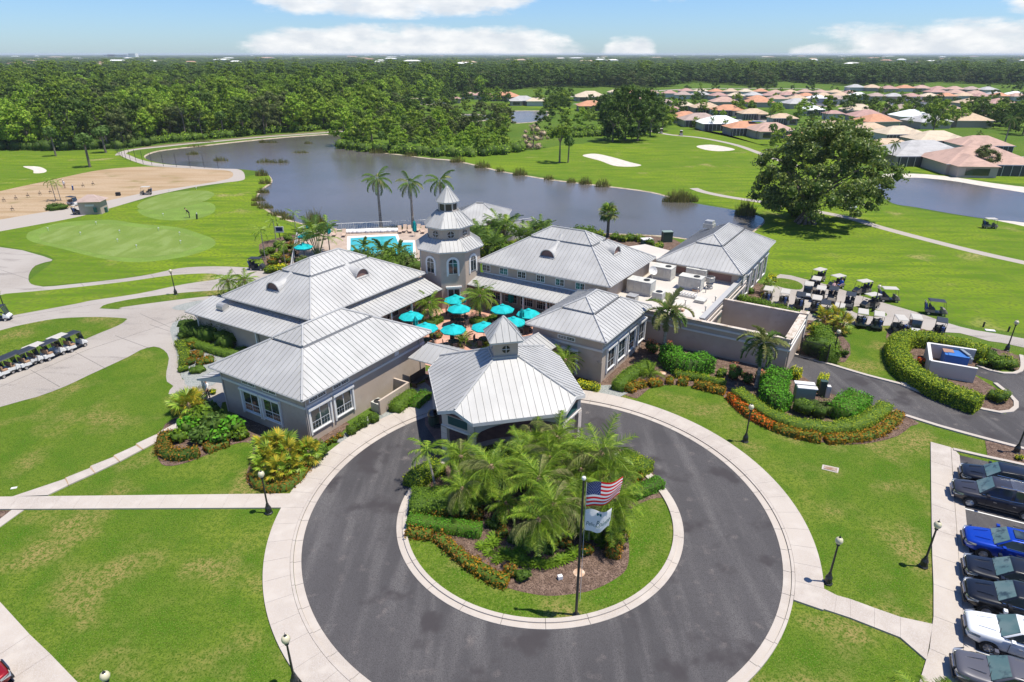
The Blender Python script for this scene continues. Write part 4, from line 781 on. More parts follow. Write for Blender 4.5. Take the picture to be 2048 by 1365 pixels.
def archwin(k):
    r = 3.62; out = .03; hw, zb, zs = .52, 4.1, 5.35; n = 10
    prof = [(-hw, zb), (hw, zb), (hw, zs)] + [(hw * math.cos(math.pi * i / n), zs + hw * math.sin(math.pi * i / n)) for i in range(1, n)] + [(-hw, zs)]
    W_ = MB(); 
    def slab(pr, o0, o1): m_ = len(pr); W = MB(); W.add([facept(k, r, s_, z, o0) for s_, z in pr] + [facept(k, r, s_, z, o1) for s_, z in pr], [tuple(range(m_ - 1, -1, -1)), tuple(range(m_, 2 * m_))] + [(i, (i + 1) % m_, m_ + (i + 1) % m_, m_ + i) for i in range(m_)]); return W
    big = [(-hw - .2, zb - .22), (-hw - .02, zb - .22), (-hw - .02, zb), (hw + .02, zb), (hw + .02, zb - .22), (hw + .2, zb - .22), (hw + .2, zs)] + [((hw + .2) * math.cos(math.pi * i / n), zs + (hw + .2) * math.sin(math.pi * i / n)) for i in range(1, n)] + [(-hw - .2, zs)]
    wn = slab(big, 0, .07).build('arched_window', 'white_paint', tw)
    quarter = lambda sg: [(sg * .03, zs + .03), (sg * (hw - .05), zs + .03)] + [(sg * (hw - .05) * math.cos(math.pi / 2 * i / 5), zs + .03 + (hw - .07) * math.sin(math.pi / 2 * i / 5)) for i in range(1, 5)] + [(sg * .03, zs + hw - .06)]
    for sg in (-1, 1):
        pr = [(sg * .03, zb + .06), (sg * (hw - .05), zb + .06), (sg * (hw - .05), zs - .03), (sg * .03, zs - .03)]
        for q_ in (pr, quarter(sg)):
            if sg < 0: q_ = q_[::-1]
            slab(q_, .06, .085).build('pane', 'glass', wn)
for k in range(8): archwin(k)
for k in range(8):
    n = 16; r = 2.48; w2 = MB(); vs = [facept(k, r, .40 * math.cos(2 * math.pi * i / n), 8.3 + .40 * math.sin(2 * math.pi * i / n), .03) for i in range(n)]; w2.add(vs, [tuple(range(n))]); wn = w2.build('round_window', 'pane_dark', tw)
    MB().tube([facept(k, r, .42 * math.cos(2 * math.pi * i / n), 8.3 + .42 * math.sin(2 * math.pi * i / n), .03) for i in range(n + 1)], .035, 4, caps=False).build('frame', 'stucco_light', wn)
    MB().tube([facept(k, r, -.4, 8.3, .045), facept(k, r, .4, 8.3, .045)], .022, 4).tube([facept(k, r, 0, 7.9, .05), facept(k, r, 0, 8.7, .05)], .022, 4).build('muntin', 'white_paint', wn)
dr = MB()
def tface(k, s0, s1, z0, z1, out, name, m, parent):
    a, b, c, d = facept(k, 3.62, s0, 0, out), facept(k, 3.62, s1, 0, out), facept(k, 3.62, s1, 0, -.05), facept(k, 3.62, s0, 0, -.05); return MB().prism([a[:2], b[:2], c[:2], d[:2]][::-1], z0, z1).build(name, m, parent)
dw = tface(0, -.75, .75, .0, 2.5, .05, 'door', 'white_paint', tw); tface(0, -.62, -.04, .3, 2.3, .07, 'pane', 'glass', dw); tface(0, .04, .62, .3, 2.3, .07, 'pane', 'glass', dw); tface(0, -.9, .9, 2.5, 2.68, .2, 'door_hood', 'white_paint', tw)
# ---- entrance porch
PC = (-.63, 42.55); pa = rad(12.5); ax = (math.cos(pa), math.sin(pa)); bx = (-math.sin(pa), math.cos(pa)); PZ = 3.7; HW = 5.4; CH = 2.1; SL = 2.42 / 4.4
def pp(a, b, z=0): return (PC[0] + ax[0] * a + bx[0] * b, PC[1] + ax[1] * a + bx[1] * b, z)
po = thing('entrance_porch', (*PC, 0), 'drive-through porch with clipped-corner metal roof and square cupola', 'porch')
rf = MB().prism([pp(*q)[:2] for q in ((-HW + .15, -HW + CH), (-HW + CH, -HW + .15), (HW - CH, -HW + .15), (HW - .15, -HW + CH), (HW - .15, HW - CH), (HW - CH, HW - .15), (-HW + CH, HW - .15), (-HW + .15, HW - CH))], PZ - .12, PZ - .02).build('roof', 'soffit_brown', po)
ht = PZ + (HW - .95) * SL; hc = PZ + CH / 2 * SL
for k in range(4):
    c, s_ = [(1, 0), (0, 1), (-1, 0), (0, -1)][k]
    rot = lambda a, b: (a * c - b * s_, a * s_ + b * c)
    f = [pp(*rot(-HW + CH, -HW), PZ), pp(*rot(HW - CH, -HW), PZ), pp(*rot(HW - CH / 2, -HW + CH / 2), hc), pp(*rot(.95, -.95), ht), pp(*rot(-.95, -.95), ht), pp(*rot(-HW + CH / 2, -HW + CH / 2), hc)]
    e = Vector(f[1]) - Vector(f[0]); roof_face(f, e, rf, .52); cap(f[2], f[3], rf, .08)
    # fascia boards following the clipped corner, and the gable wall with its teal louvre
    fb = MB()
    for p, q in ((f[0], f[1]), (f[1], f[2]), (f[5], f[0])):
        p, q = Vector(p), Vector(q); z = Vector((0, 0, .26)); nrm = (q - p).cross(z).normalized() * .05
        fb.add([p - z, q - z, q + Vector((0, 0, .02)), p + Vector((0, 0, .02)), p - z + nrm, q - z + nrm, q + nrm + Vector((0, 0, .02)), p + nrm + Vector((0, 0, .02))], [(0, 1, 2, 3), (7, 6, 5, 4), (4, 5, 1, 0), (3, 2, 6, 7), (0, 3, 7, 4), (1, 5, 6, 2)])
    fb.build('fascia', 'trim', rf)
    # diagonal corner wall
    g0, g1 = Vector(pp(*rot(HW - CH - .12, -HW + .25))), Vector(pp(*rot(HW - .25, -HW + CH + .12))); d_ = (g1 - g0); L = d_.length; d_.normalize(); nr = Vector((d_.y, -d_.x, 0))
    def cw(s0, s1, z0, z1, out, name, m, par): return MB().prism([tuple((g0 + d_ * s0 + nr * out)[:2]), tuple((g0 + d_ * s1 + nr * out)[:2]), tuple((g0 + d_ * s1 - nr * .2)[:2]), tuple((g0 + d_ * s0 - nr * .2)[:2])], z0, z1).build(name, m, par)
    cw(0, L, 2.55, PZ - .1, 0, 'gable_wall', 'stucco_light', po); 
    gm = MB(); t0, t1 = g0 + nr * .0, g1 + nr * .0; tm = (t0 + t1) / 2; tm.z = hc - .15; t0.z = t1.z = PZ - .12; gm.add([t0, t1, tm, t0 - nr * .2, t1 - nr * .2, tm - nr * .2], [(0, 1, 2), (5, 4, 3), (0, 2, 5, 3), (1, 4, 5, 2)]); gm.build('gable_wall', 'stucco_light', po)
    lv = cw(L * .2, L * .8, 2.78, 3.42, .02, 'louvre', 'shutter_dark', po)
    for j in range(8): cw(L * .22, L * .78, 2.82 + j * .075, 2.845 + j * .075, .05, 'slat', 'shutter_dark', lv)
    cw(-.05, L + .05, 2.42, 2.56, .06, 'moulding', 'trim', po)
    for s0 in (-.05, L - .47): 
        for j in range(5): cw(s0, s0 + .52, j * .484 + .02, j * .484 + .47, .10, 'pier_block', 'stucco_light', po)
        cw(s0 + .02, s0 + .5, 0, 2.5, .07, 'pier', 'stucco', po)
    # arched beam between the piers
    n = 14; hw = HW - CH - .2; ab = MB(); top = PZ - .16; vs = []
    for i in range(n + 1): a_ = -hw + 2 * hw * i / n; zb = 2.45 + .80 * math.sin(math.pi * i / n) ** .6; vs += [pp(*rot(a_, -HW + .30), zb), pp(*rot(a_, -HW + .30), top), pp(*rot(a_, -HW + .55), zb), pp(*rot(a_, -HW + .55), top)]
    ab.add(vs, [f_ for i in range(n) for f_ in ((4 * i, 4 * i + 4, 4 * i + 5, 4 * i + 1), (4 * i + 2, 4 * i + 3, 4 * i + 7, 4 * i + 6), (4 * i, 4 * i + 2, 4 * i + 6, 4 * i + 4))]); ab.build('arched_beam', 'stucco_light', po)
# cupola
cu = MB().prism([pp(*q)[:2] for q in ((-.9, -.9), (.9, -.9), (.9, .9), (-.9, .9))], ht - .6, 7.45).build('cupola', 'stucco', po)
MB().prism([pp(*q)[:2] for q in ((-1.02, -1.02), (1.02, -1.02), (1.02, 1.02), (-1.02, 1.02))], ht - .3, ht + .18).build('cupola_flashing', 'metal_roof', po)
cr_ = MB().prism([pp(*q)[:2] for q in ((-1.2, -1.2), (1.2, -1.2), (1.2, 1.2), (-1.2, 1.2))], 7.42, 7.55).build('cupola_roof', 'trim', po)
for k in range(4):
    c, s_ = [(1, 0), (0, 1), (-1, 0), (0, -1)][k]; rot = lambda a, b: (a * c - b * s_, a * s_ + b * c)
    f = [pp(*rot(-1.27, -1.27), 7.57), pp(*rot(1.27, -1.27), 7.57), pp(0, 0, 9.1)]; roof_face(f, Vector(f[1]) - Vector(f[0]), cr_, .5); cap(f[1], f[2], cr_, .06, lift=.03)
    n = 16; w2 = MB(); w2.add([pp(*rot(.30 * math.cos(2 * math.pi * i / n), -.915), 6.85 + .30 * math.sin(2 * math.pi * i / n)) for i in range(n)], [tuple(range(n))]); wn = w2.build('round_window', 'pane_dark', po)
    MB().tube([pp(*rot(-.3, -.93), 6.85), pp(*rot(.3, -.93), 6.85)], .02, 4).tube([pp(*rot(0, -.93), 6.55), pp(*rot(0, -.93), 7.15)], .02, 4).build('muntin', 'white_paint', wn)
# gabled links either side of the porch
def linkroof(name, label, sg):
    def q(a, b, z): return pp(sg * a, b, z)
    r0 = G3(855, 687, 3.65); r1 = G3(990, 722, 3.65); e0 = G3(817, 716, 2.85); e1 = G3(925, 757, 2.85)
    loc = lambda p: ((p[0] - PC[0]) * ax[0] + (p[1] - PC[1]) * ax[1], (p[0] - PC[0]) * bx[0] + (p[1] - PC[1]) * bx[1], p[2])
    R0, R1, E0, E1 = [loc(p) for p in (r0, r1, e0, e1)]; E1 = tuple(E0[i] + R1[i] - R0[i] for i in range(3))
    b0 = tuple(2 * R0[i] - E0[i] if i < 2 else E0[2] for i in range(3)); b1 = tuple(2 * R1[i] - E1[i] if i < 2 else E1[2] for i in range(3))
    T = lambda p: pp(sg * -(-p[0]) if sg > 0 else -p[0], p[1], p[2])
    P_ = {k_: (pp(p[0] if sg > 0 else -p[0], p[1], p[2])) for k_, p in dict(R0=R0, R1=R1, E0=E0, E1=E1, B0=b0, B1=b1).items()}
    c = P_['R0']; t = thing(name, (c[0], c[1], 0), label, 'walkway roof')
    mb = MB().add([P_['E0'], P_['E1'], P_['R1'], P_['R0'], P_['B1'], P_['B0']], [(0, 1, 2, 3), (3, 2, 4, 5), (0, 3, 5), (1, 4, 2)]); base = mb.build('roof', 'soffit_brown', t)
    up = lambda p: (p[0], p[1], p[2] + .03)
    roof_face([up(P_[k_]) for k_ in ('E0', 'E1', 'R1', 'R0')], Vector(P_['E1']) - Vector(P_['E0']), base, .5); roof_face([up(P_[k_]) for k_ in ('B0', 'B1', 'R1', 'R0')], Vector(P_['B1']) - Vector(P_['B0']), base, .5); cap(P_['R0'], P_['R1'], base, .07)
    MB().tube([P_['E0'], P_['E1']], .07, 6).build('gutter', 'roof_cap', base)
    return P_
LPts = linkroof('walkway_roof', 'gabled metal roof linking the front left wing to the porch', 1); linkroof('walkway_roof', 'gabled metal roof linking the porch to the numbered wing', -1)
x, y = G(842, 768); bn = thing('long_bench', (x, y, 0), 'dark wooden high-backed bench under the left walkway roof', 'bench')
MB().box((x, y, .45), (2.0, .55, .08), rad(58)).build('seat', 'wood_dark', bn); MB().box((x - .25, y + .12, .8), (2.0, .08, .7), rad(58)).build('backrest', 'wood_dark', bn)
for k in (-.85, .85): MB().box((x + k * math.cos(rad(58)), y + k * math.sin(rad(58)), .21), (.1, .5, .42), rad(58)).build('leg', 'wood_dark', bn)
# pool house, privacy wall
PH = Wing('small white-roofed pool house beside the lake behind the tower', (-1.2, 96.0), 176, 9.0, 82, 8.0, 3.0, 1.9, .97, .45, 'stucco', 'pool_house')
gd = [PH.wp('L', 5.6, 2.6, 1.4), PH.wp('L', 2.6, 2.6, 1.4), PH.wp('L', 4.1, 3.5, .1)]
pg = MB().add([gd[0], gd[1], gd[2], PH.wp('L', 5.6, 2.6, -.6), PH.wp('L', 2.6, 2.6, -.6), PH.wp('L', 4.1, 3.6, -1.6)], [(0, 1, 2), (0, 2, 5, 3), (1, 4, 5, 2)]).build('porch_gable', 'metal_roof', PH.t)
PH.strip('L', 3.2, 5.0, 0, 2.3, .02, 'doorway', 'shutter_dark')
for d in (2.8, 5.4): b = PH.wp('L', d, 0, 1.2); MB().box((b[0], b[1], 1.3), (.18, .18, 2.6)).build('column', 'stucco_light', PH.t)
pw = thing('privacy_fence', G3(1040, 470), 'white panelled privacy fence at the edge of the lake', 'fence')
pts = [G(1004, 467), G(1066, 458.5), G(1083, 476), G(1014, 483)]
for i in range(4):
    a, b = pts[i], pts[(i + 1) % 4]; n = max(2, round(math.dist(a, b) / 2.2))
    for j in range(n):
        p, q = lerp(a, b, j / n), lerp(a, b, (j + 1) / n); wallseg(p, q, .06, .08, 1.85, 'white_paint', 'fence_panel', pw, 'white_paint', .05, .06); MB().box((*p, 1.0), (.16, .16, 2.05)).build('post', 'white_paint', pw)
# range kiosk
x, y = G(190, 426); kx = thing('kiosk', (x, y, 0), 'small tan hut with brown hipped roof beside the range path', 'hut')
MB().box((x, y, 1.15), (3.6, 2.9, 2.3), rad(8)).build('wall', 'stucco', kx)
r4 = [(x + dx * math.cos(rad(8)) - dy * math.sin(rad(8)), y + dx * math.sin(rad(8)) + dy * math.cos(rad(8)), z) for dx, dy, z in ((-2.2, -1.8, 2.3), (2.2, -1.8, 2.3), (2.2, 1.8, 2.3), (-2.2, 1.8, 2.3), (-.5, 0, 3.35), (.5, 0, 3.35))]
MB().add(r4, [(3, 2, 1, 0), (0, 1, 5, 4), (1, 2, 5), (2, 3, 4, 5), (3, 0, 4)]).build('roof', 'tile_brown', kx); MB().box((x + .3, y - 1.46, 1.65), (1.5, .06, .35), rad(8)).build('shutter', 'trim', kx); MB().box((x + 1.2, y - 1.55, .9), (.5, .2, .9), rad(8)).build('door', 'shutter_dark', kx)
# white canopy roof between C and E
wc = thing('link_block', (*C.p(-3, 11), 0), 'low flat white roof between the tall wing and the far right wing', 'building')
LQ = [G(*q_, 3.4) for q_ in ((1254, 494), (1300, 516), (1320, 519), (1345, 503), (1290, 489))]; MB().prism(LQ, 0, 3.3).build('wall', 'stucco', wc); MB().prism(LQ, 3.305, 3.42).build('roof', 'flat_roof', wc)
# bin store
BS = thing('bin_enclosure', G3(1900, 725), 'pale rendered bin enclosure holding an open blue skip', 'wall')
bq = [(1857, 687, 1.4), (1952, 701, 1.4), (1862, 722, 1.4), (1955, 738, 1.4)]
b0, b1, b2, b3 = [G(*q_) for q_ in bq]
wallseg(b0, b1, .22, 0, 1.4, 'stucco_light', 'wall_panel', BS, 'trim', .05, .06); wallseg(b0, b2, .22, 0, 1.4, 'stucco_light', 'wall_panel', BS, 'trim', .05, .055); wallseg(b2, b3, .22, 0, 1.4, 'stucco_light', 'wall_panel', BS, 'trim', .05, .05)
mat('skip_blue', (.03, .14, .42), .5); mat('skip_inside', (.30, .17, .12), .8); mat('lid_grey', (.22, .25, .27), .4)
x, y = G(1905, 730); sk = thing('waste_skip', (x, y, 0), 'blue waste skip with grey lids folded open inside the bin enclosure', 'skip')
ra = math.atan2(b1[1] - b0[1], b1[0] - b0[0]); MB().box((x, y, .6), (1.9, 1.5, 1.2), ra).build('body', 'skip_blue', sk); MB().box((x - .45, y + .45, 1.23), (.85, .9, .05), ra).build('lid', 'skip_inside', sk); MB().box((x - .45, y - .35, 1.23), (.85, .75, .05), ra).build('lid', 'skip_blue', sk)
for k in range(3): MB().box((x + .75 + .1 * k, y - .05 - .1 * k, 1.35 - .16 * k), (.28, 1.5, .05), ra + .35).build('lid', 'lid_grey', sk)
x, y = G(1843, 712); o = None
# transformer boxes
mat('box_green', (.20, .26, .22), .5); mat('box_dark', (.03, .06, .045), .5)
x, y = G(1606, 800); tb = thing('transformer_box', (x, y, 0), 'grey-green utility cabinet with pale double lid among the clipped hedges', 'cabinet')
MB().box((x, y, .65), (1.5, 1.0, 1.3), -.22).build('body', 'box_green', tb); MB().box((x, y - .3, 1.33), (1.55, .55, .08), -.22).build('lid', 'trim', tb); MB().box((x, y + .3, 1.42), (1.6, .55, .08), -.22).build('lid', 'trim', tb)
x, y = G(1642, 792); o = MB().box((x, y, .7), (.5, .4, 1.4), -.2).box((x, y, 1.42), (.56, .46, .06), -.2).build('meter_cabinet', 'box_dark'); tag(o, 'narrow dark meter cabinet behind the round hedge', 'cabinet')
x, y = G(1653, 795); o = MB().box((x, y, .5), (.35, .35, 1.0), -.2).box((x, y, 1.05), (.3, .4, .1), -.2).build('meter_pedestal', 'trim'); tag(o, 'white utility pedestal beside the dark meter cabinet', 'cabinet')
x, y = G(1333, 484); tb = thing('transformer_box', (x, y, 0), 'dark green utility cabinet on the grass by the lake', 'cabinet'); MB().box((x, y, .8), (1.5, 1.0, 1.6), .1).build('body', 'box_dark', tb); MB().box((x, y, 1.63), (1.58, 1.08, .08), .1).build('lid', 'box_green', tb)
x, y = G(1293, 489); tb = thing('pump_cover', (x, y, 0), 'white low box beside the shrubs at the lake edge', 'box'); MB().box((x, y, .4), (1.5, 1.1, .8), .2).build('body', 'shutter_dark', tb); MB().box((x, y, .84), (1.7, 1.2, .12), .2).build('lid', 'trim', tb)
# ================================================================== VEGETATION
def sphere_pts(n, rg=RG):
    v = rg.normal(0, 1, (n, 3)); return v / np.linalg.norm(v, axis=1)[:, None]
def clumpcloud(C, Rr, per, size, flat=1.0, rnd=.55, under=.25):
    """leaf quads over a set of clump spheres; C centres (k,3), Rr radii"""
    Ps, Ns = [], []
    for c, r in zip(C, Rr):
        d = sphere_pts(per); d = d[d[:, 2] > -under - RG.uniform(0, .75, len(d))]
        rr = r * RG.uniform(.72, 1.08, len(d))[:, None]; Ps.append(c + d * rr * np.array([1, 1, flat])); Ns.append(d)
    return leafquads(np.vstack(Ps), np.vstack(Ns), size, rnd=rnd)
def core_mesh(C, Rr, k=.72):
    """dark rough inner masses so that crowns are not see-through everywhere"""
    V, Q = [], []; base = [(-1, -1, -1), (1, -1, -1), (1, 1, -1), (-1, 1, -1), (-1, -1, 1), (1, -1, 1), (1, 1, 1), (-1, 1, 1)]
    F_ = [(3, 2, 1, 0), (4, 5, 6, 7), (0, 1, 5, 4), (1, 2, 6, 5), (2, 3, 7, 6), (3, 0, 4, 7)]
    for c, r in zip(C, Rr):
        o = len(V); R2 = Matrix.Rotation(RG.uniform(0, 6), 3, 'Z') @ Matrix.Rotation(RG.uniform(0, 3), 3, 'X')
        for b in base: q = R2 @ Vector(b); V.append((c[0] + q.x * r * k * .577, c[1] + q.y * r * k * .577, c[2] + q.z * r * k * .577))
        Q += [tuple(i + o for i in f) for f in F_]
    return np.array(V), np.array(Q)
def join(*parts):
    V, Q, Mi = [], [], []; o = 0
    for (v, q), mi in parts: V.append(v); Q.append(np.asarray(q) + o); Mi += [mi] * len(q); o += len(v)
    return np.vstack(V), np.vstack(Q), Mi
def crown_mesh(name, kind, m, rx, h, z0, nc=40, per=46, size=.42, core='tree_dark'):
    C, Rr = [], []
    for i in range(nc):
        t = RG.uniform(0, 1); a = RG.uniform(0, 6.283)
        if kind == 'round': zz = t; prof = math.sqrt(max(.02, 1 - (2 * t - .7) ** 2 / 1.72)); 
        elif kind == 'pine': zz = .35 + .65 * t; prof = .75 * (1 - .45 * t) + .1
        elif kind == 'spread': zz = .45 + .55 * t; prof = math.sqrt(max(.03, 1 - (t * .95) ** 2))
        elif kind == 'cone': zz = t; prof = .95 * (1 - t) ** .7 + .12
        rr = rx * prof * math.sqrt(RG.uniform(.10, 1)) * RG.uniform(.8, 1.12); C.append((rr * math.cos(a), rr * math.sin(a), z0 + h * zz)); Rr.append(rx * RG.uniform(.20, .36) * (.6 + .4 * prof))
    C = np.array(C); v, q = clumpcloud(C, Rr, per, size, .8)
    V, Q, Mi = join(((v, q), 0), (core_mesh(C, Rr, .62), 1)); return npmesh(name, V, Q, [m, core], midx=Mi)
def trunk_mesh(name, h, r, m='trunk', limbs=4, spread=1.6):
    mb = MB(); bend = R_.uniform(-.3, .3); mb.tube([(0, 0, -.1), (bend * .3, 0, h * .4), (bend, bend * .5, h)], [r * 1.25, r, r * .6], 7)
    for k in range(limbs): a = 6.283 * k / max(1, limbs) + R_.uniform(-.4, .4); s = spread * R_.uniform(.7, 1.2); mb.tube([(bend * .8, bend * .3, h * .78), (math.cos(a) * s * .5, math.sin(a) * s * .5, h * 1.1), (math.cos(a) * s, math.sin(a) * s, h * 1.5)], [r * .5, r * .35, r * .12], 5)
    return mb.mesh(name, m)
def tree_proto(name, label, kind, m, rx, h, z0, tr=.22, **kw):
    p = proto(name, label, 'tree'); link('trunk', trunk_mesh('trunk', z0 + h * .35, tr, spread=rx * .55, limbs=kw.pop('limbs', 4)), p); link('crown', crown_mesh('crown', kind, m, rx, h, z0, **kw), p); return p
# ---- palm fronds
def frond_mesh(name, L=2.4, arch=1.0, nl=26, ll=.55, lw=.055, m='frond', v=.5, droop=.35, rach=.022, stem=.12):
    V, Q = [], []; pts = []; a = 0.0; x = z = 0.0; n = 12
    for i in range(n + 1):
        pts.append((x, z, a)); a = -arch * ((i + 1) / n) ** 1.5; x += L / n * math.cos(a); z += L / n * math.sin(a)
    def at(t): f = t * n; i = min(n - 1, int(f)); g = f - i; return tuple(pts[i][k] + (pts[i + 1][k] - pts[i][k]) * g for k in range(3))
    for i in range(n):
        a, b = pts[i], pts[i + 1]; w0, w1 = rach * (1 - i / n * .8), rach * (1 - (i + 1) / n * .8); o = len(V); V += [(a[0], -w0, a[1]), (a[0], w0, a[1]), (b[0], w1, b[1]), (b[0], -w1, b[1])]; Q.append((o, o + 1, o + 2, o + 3))
    for i in range(nl):
        t = stem + (1 - stem) * (i + .5) / nl; x, z, a = at(t); fw0 = .55 + .5 * t
        for sg in (-1, 1):
            s = ll * (.45 + .55 * math.sin(math.pi * min(1, t * .85 + .22))) * R_.uniform(.7, 1.25); fw = fw0 + R_.uniform(-.28, .28)
            dx, dy, dz = math.cos(fw) * .9, sg * math.sin(fw + .35), v * R_.uniform(.6, 1.2) - droop * R_.uniform(.6, 1.4)
            L_ = math.sqrt(dx * dx + dy * dy + dz * dz); dx, dy, dz = dx / L_ * s, dy / L_ * s, dz / L_ * s
            ca, sa = math.cos(a), math.sin(a); ex, ez = dx * ca - dz * sa, dx * sa + dz * ca
            o = len(V); hw = lw * .5; V += [(x - hw, sg * .01, z), (x + hw, sg * .01, z), (x + ex + hw * .3, dy, z + ez - droop * s * .35), (x + ex - hw * .3, dy, z + ez - droop * s * .35)]; Q.append((o, o + 1, o + 2, o + 3))
    return npmesh(name, V, Q, m)
def fan_mesh(name, r=.75, stem=.9, n=22, m='frond_yellow', span=5.2, cup=.25):
    V, Q = [], []; V += [(0, -.015, 0), (0, .015, 0), (stem, .012, 0), (stem, -.012, 0)]; Q.append((0, 1, 2, 3))
    for i in range(n):
        a = -span / 2 + span * i / (n - 1); s = r * (1 - .18 * abs(a) / 2.6) * R_.uniform(.9, 1.1); d = span / n * .46; o = len(V); zz = -cup * s * R_.uniform(.3, 1.6)
        V += [(stem, 0, 0), (stem + math.cos(a - d) * s * .62, math.sin(a - d) * s * .62, .03 - cup * .2), (stem + math.cos(a) * s, math.sin(a) * s, zz), (stem + math.cos(a + d) * s * .62, math.sin(a + d) * s * .62, .0 - cup * .2)]; Q.append((o, o + 1, o + 2, o + 3))
    return npmesh(name, V, Q, m)
def palm_proto(name, label, h, meshes, n, el0=1.25, el1=-.5, trunk=(.11, .09), tm='palm_trunk', shaft=None, boot=None, fr_name='frond', lean=(0, 0), sc_=(.85, 1.12), cat='palm', dead=0, dead_mesh=None):
    p = proto(name, label, cat); mb = MB(); lx, ly = lean; n2 = 6
    pts = [(lx * (i / n2) ** 1.3, ly * (i / n2) ** 1.3, h * i / n2 - .05) for i in range(n2 + 1)]; rr = [trunk[0] + (trunk[1] - trunk[0]) * i / n2 for i in range(n2 + 1)]; rr[0] *= 1.25
    if h > .3: link('trunk', mb.tube(pts, rr, 9).mesh('trunk', tm), p)
    top = pts[-1]
    if shaft: link('crownshaft', MB().tube([top, (top[0], top[1], top[2] + shaft)], [trunk[1] * 1.15, trunk[1] * .6], 9).mesh('crownshaft', 'green_shaft'), p); top = (top[0], top[1], top[2] + shaft)
    if boot: link('boots', MB().lathe([(trunk[1] * 1.1, -.45), (trunk[1] * boot, -.2), (trunk[1] * boot, .05), (trunk[1] * .8, .22)], 9, top).mesh('boots', 'boot_brown'), p)
    for i in range(n + dead):
        t = (i + .5) / n; e = el0 + (el1 - el0) * (t ** .85) if i < n else -1.15 + R_.uniform(-.15, .15); o = link(fr_name, meshes[i % len(meshes)] if i < n else dead_mesh, p)
        o.location = top; o.rotation_mode = 'XYZ'; s = R_.uniform(*sc_) * (1 if i < n else .8); o.scale = (s, s, s)
        m4 = Matrix.Rotation(i * 2.39996 + R_.uniform(-.25, .25), 4, 'Z') @ Matrix.Rotation(-e, 4, 'Y') @ Matrix.Rotation(R_.uniform(-.3, .3), 4, 'X'); o.rotation_euler = m4.to_euler()
    return p
F_date = [frond_mesh('frond', 2.3, a, 36, .56, .040, m, .55, dr) for a, m, dr in ((.95, 'frond', .4), (1.4, 'frond', .8), (1.15, 'frond', .6), (.75, 'frond', .3), (1.6, 'frond_pale', .9))]
F_small = [frond_mesh('frond', 1.5, a, 22, .36, .045, m, .4, .5) for a, m in ((1.0, 'frond'), (1.3, 'frond'))]
F_arec = [frond_mesh('frond', 1.9, a, 16, .48, .075, m, .5, .4) for a, m in ((.9, 'frond'), (1.3, 'frond_dark'), (1.0, 'frond_dark'))]
F_royal = [frond_mesh('frond', 3.0, a, 34, .62, .085, m, .35, .9) for a, m in ((1.2, 'frond_dark'), (1.5, 'frond_dark'), (.9, 'frond_dark'), (1.3, 'frond_pale'))]
F_fox = [frond_mesh('frond', 2.15, a, 50, .42, .13, m, 1.0, .3) for a, m in ((.9, 'frond_pale'), (1.5, 'frond_dark'), (1.8, 'frond_pale'))]
F_dead = frond_mesh('frond', 1.6, 1.2, 20, .4, .06, 'frond_dead', .3, .9)
N_fan = [fan_mesh('frond', .62, .75, 20, m) for m in ('frond_yellow', 'frond', 'frond_yellow')]
N_sab = [fan_mesh('frond', .85, 1.0, 22, m, cup=.5) for m in ('frond_dark', 'frond', 'frond_pale')]
N_sabd = fan_mesh('frond', .8, .7, 18, 'frond_dead', cup=.8)
P_date = palm_proto('date_palm', '', 2.9, F_date, 34, 1.3, -.75, (.13, .11), 'palm_trunk', boot=1.9)
P_date2 = palm_proto('date_palm', '', 2.9, F_date[::-1], 40, 1.25, -.95, (.12, .11), 'palm_trunk', boot=1.9, lean=(.4, -.2))
P_small = palm_proto('pygmy_date_palm', '', 1.5, F_small, 26, 1.25, -.6, (.08, .07), boot=1.7)
P_bush = palm_proto('bushy_palm', '', .35, F_date[:2] + F_arec[:1], 26, 1.35, .1, (.1, .09))
P_adon = palm_proto('christmas_palm', '', 2.6, F_small, 13, 1.2, -.35, (.09, .06), shaft=.35, lean=(-.5, .6))
P_royal = palm_proto('royal_palm', '', 6.6, F_royal, 14, 1.2, -.75, (.24, .17), shaft=.9, dead=1, dead_mesh=F_dead)
P_fox = palm_proto('foxtail_palm', '', 3.6, F_fox, 21, 1.3, -.7, (.16, .11), shaft=.6)
P_adt = palm_proto('slender_palm', '', 3.2, F_small, 9, 1.1, -.6, (.07, .05), shaft=.3)
P_areca = proto('areca_palm', '', 'palm')
for k in range(9):
    a = k * 2.4; r = .25 + .12 * (k % 3); tx, ty = math.cos(a) * r * 2.3, math.sin(a) * r * 2.3; hh = 1.6 + .25 * (k % 4); link('trunk', MB().tube([(math.cos(a) * r * .4, math.sin(a) * r * .4, 0), (tx, ty, hh)], [.05, .04], 6).mesh('trunk', 'green_shaft'), P_areca)
    for j in range(6):
        o = link('frond', F_arec[(j + k) % 3], P_areca); o.location = (tx, ty, hh); m4 = Matrix.Rotation(a + j * 1.15, 4, 'Z') @ Matrix.Rotation(-(1.2 - j * .22), 4, 'Y'); o.rotation_euler = m4.to_euler()
P_fan = palm_proto('fan_palm', '', 1.1, N_fan, 16, 1.45, -.45, (.09, .08), boot=1.8, dead=2, dead_mesh=N_sabd)
P_sab = palm_proto('sabal_palm', '', 3.8, N_sab, 34, 1.5, -.75, (.24, .20), 'trunk', boot=1.6, dead=7, dead_mesh=N_sabd)
P_ban = palm_proto('banana_plant', '', .9, [frond_mesh('leaf', 1.9, 1.0, 30, .34, .12, 'frond_dark', .2, .3)], 9, 1.4, .2, (.09, .07), 'green_shaft', fr_name='leaf', cat='plant')
def put(P, px, py, z, label, sc=1.0, rz=None, group=None, base=None, cat=None):
    """palm whose crown centre stands at height z above the given photo position"""
    x, y = G(px, py, z); return dup(P, (x, y, 0), R_.uniform(0, 6.28) if rz is None else rz, label, group, sc, cat)
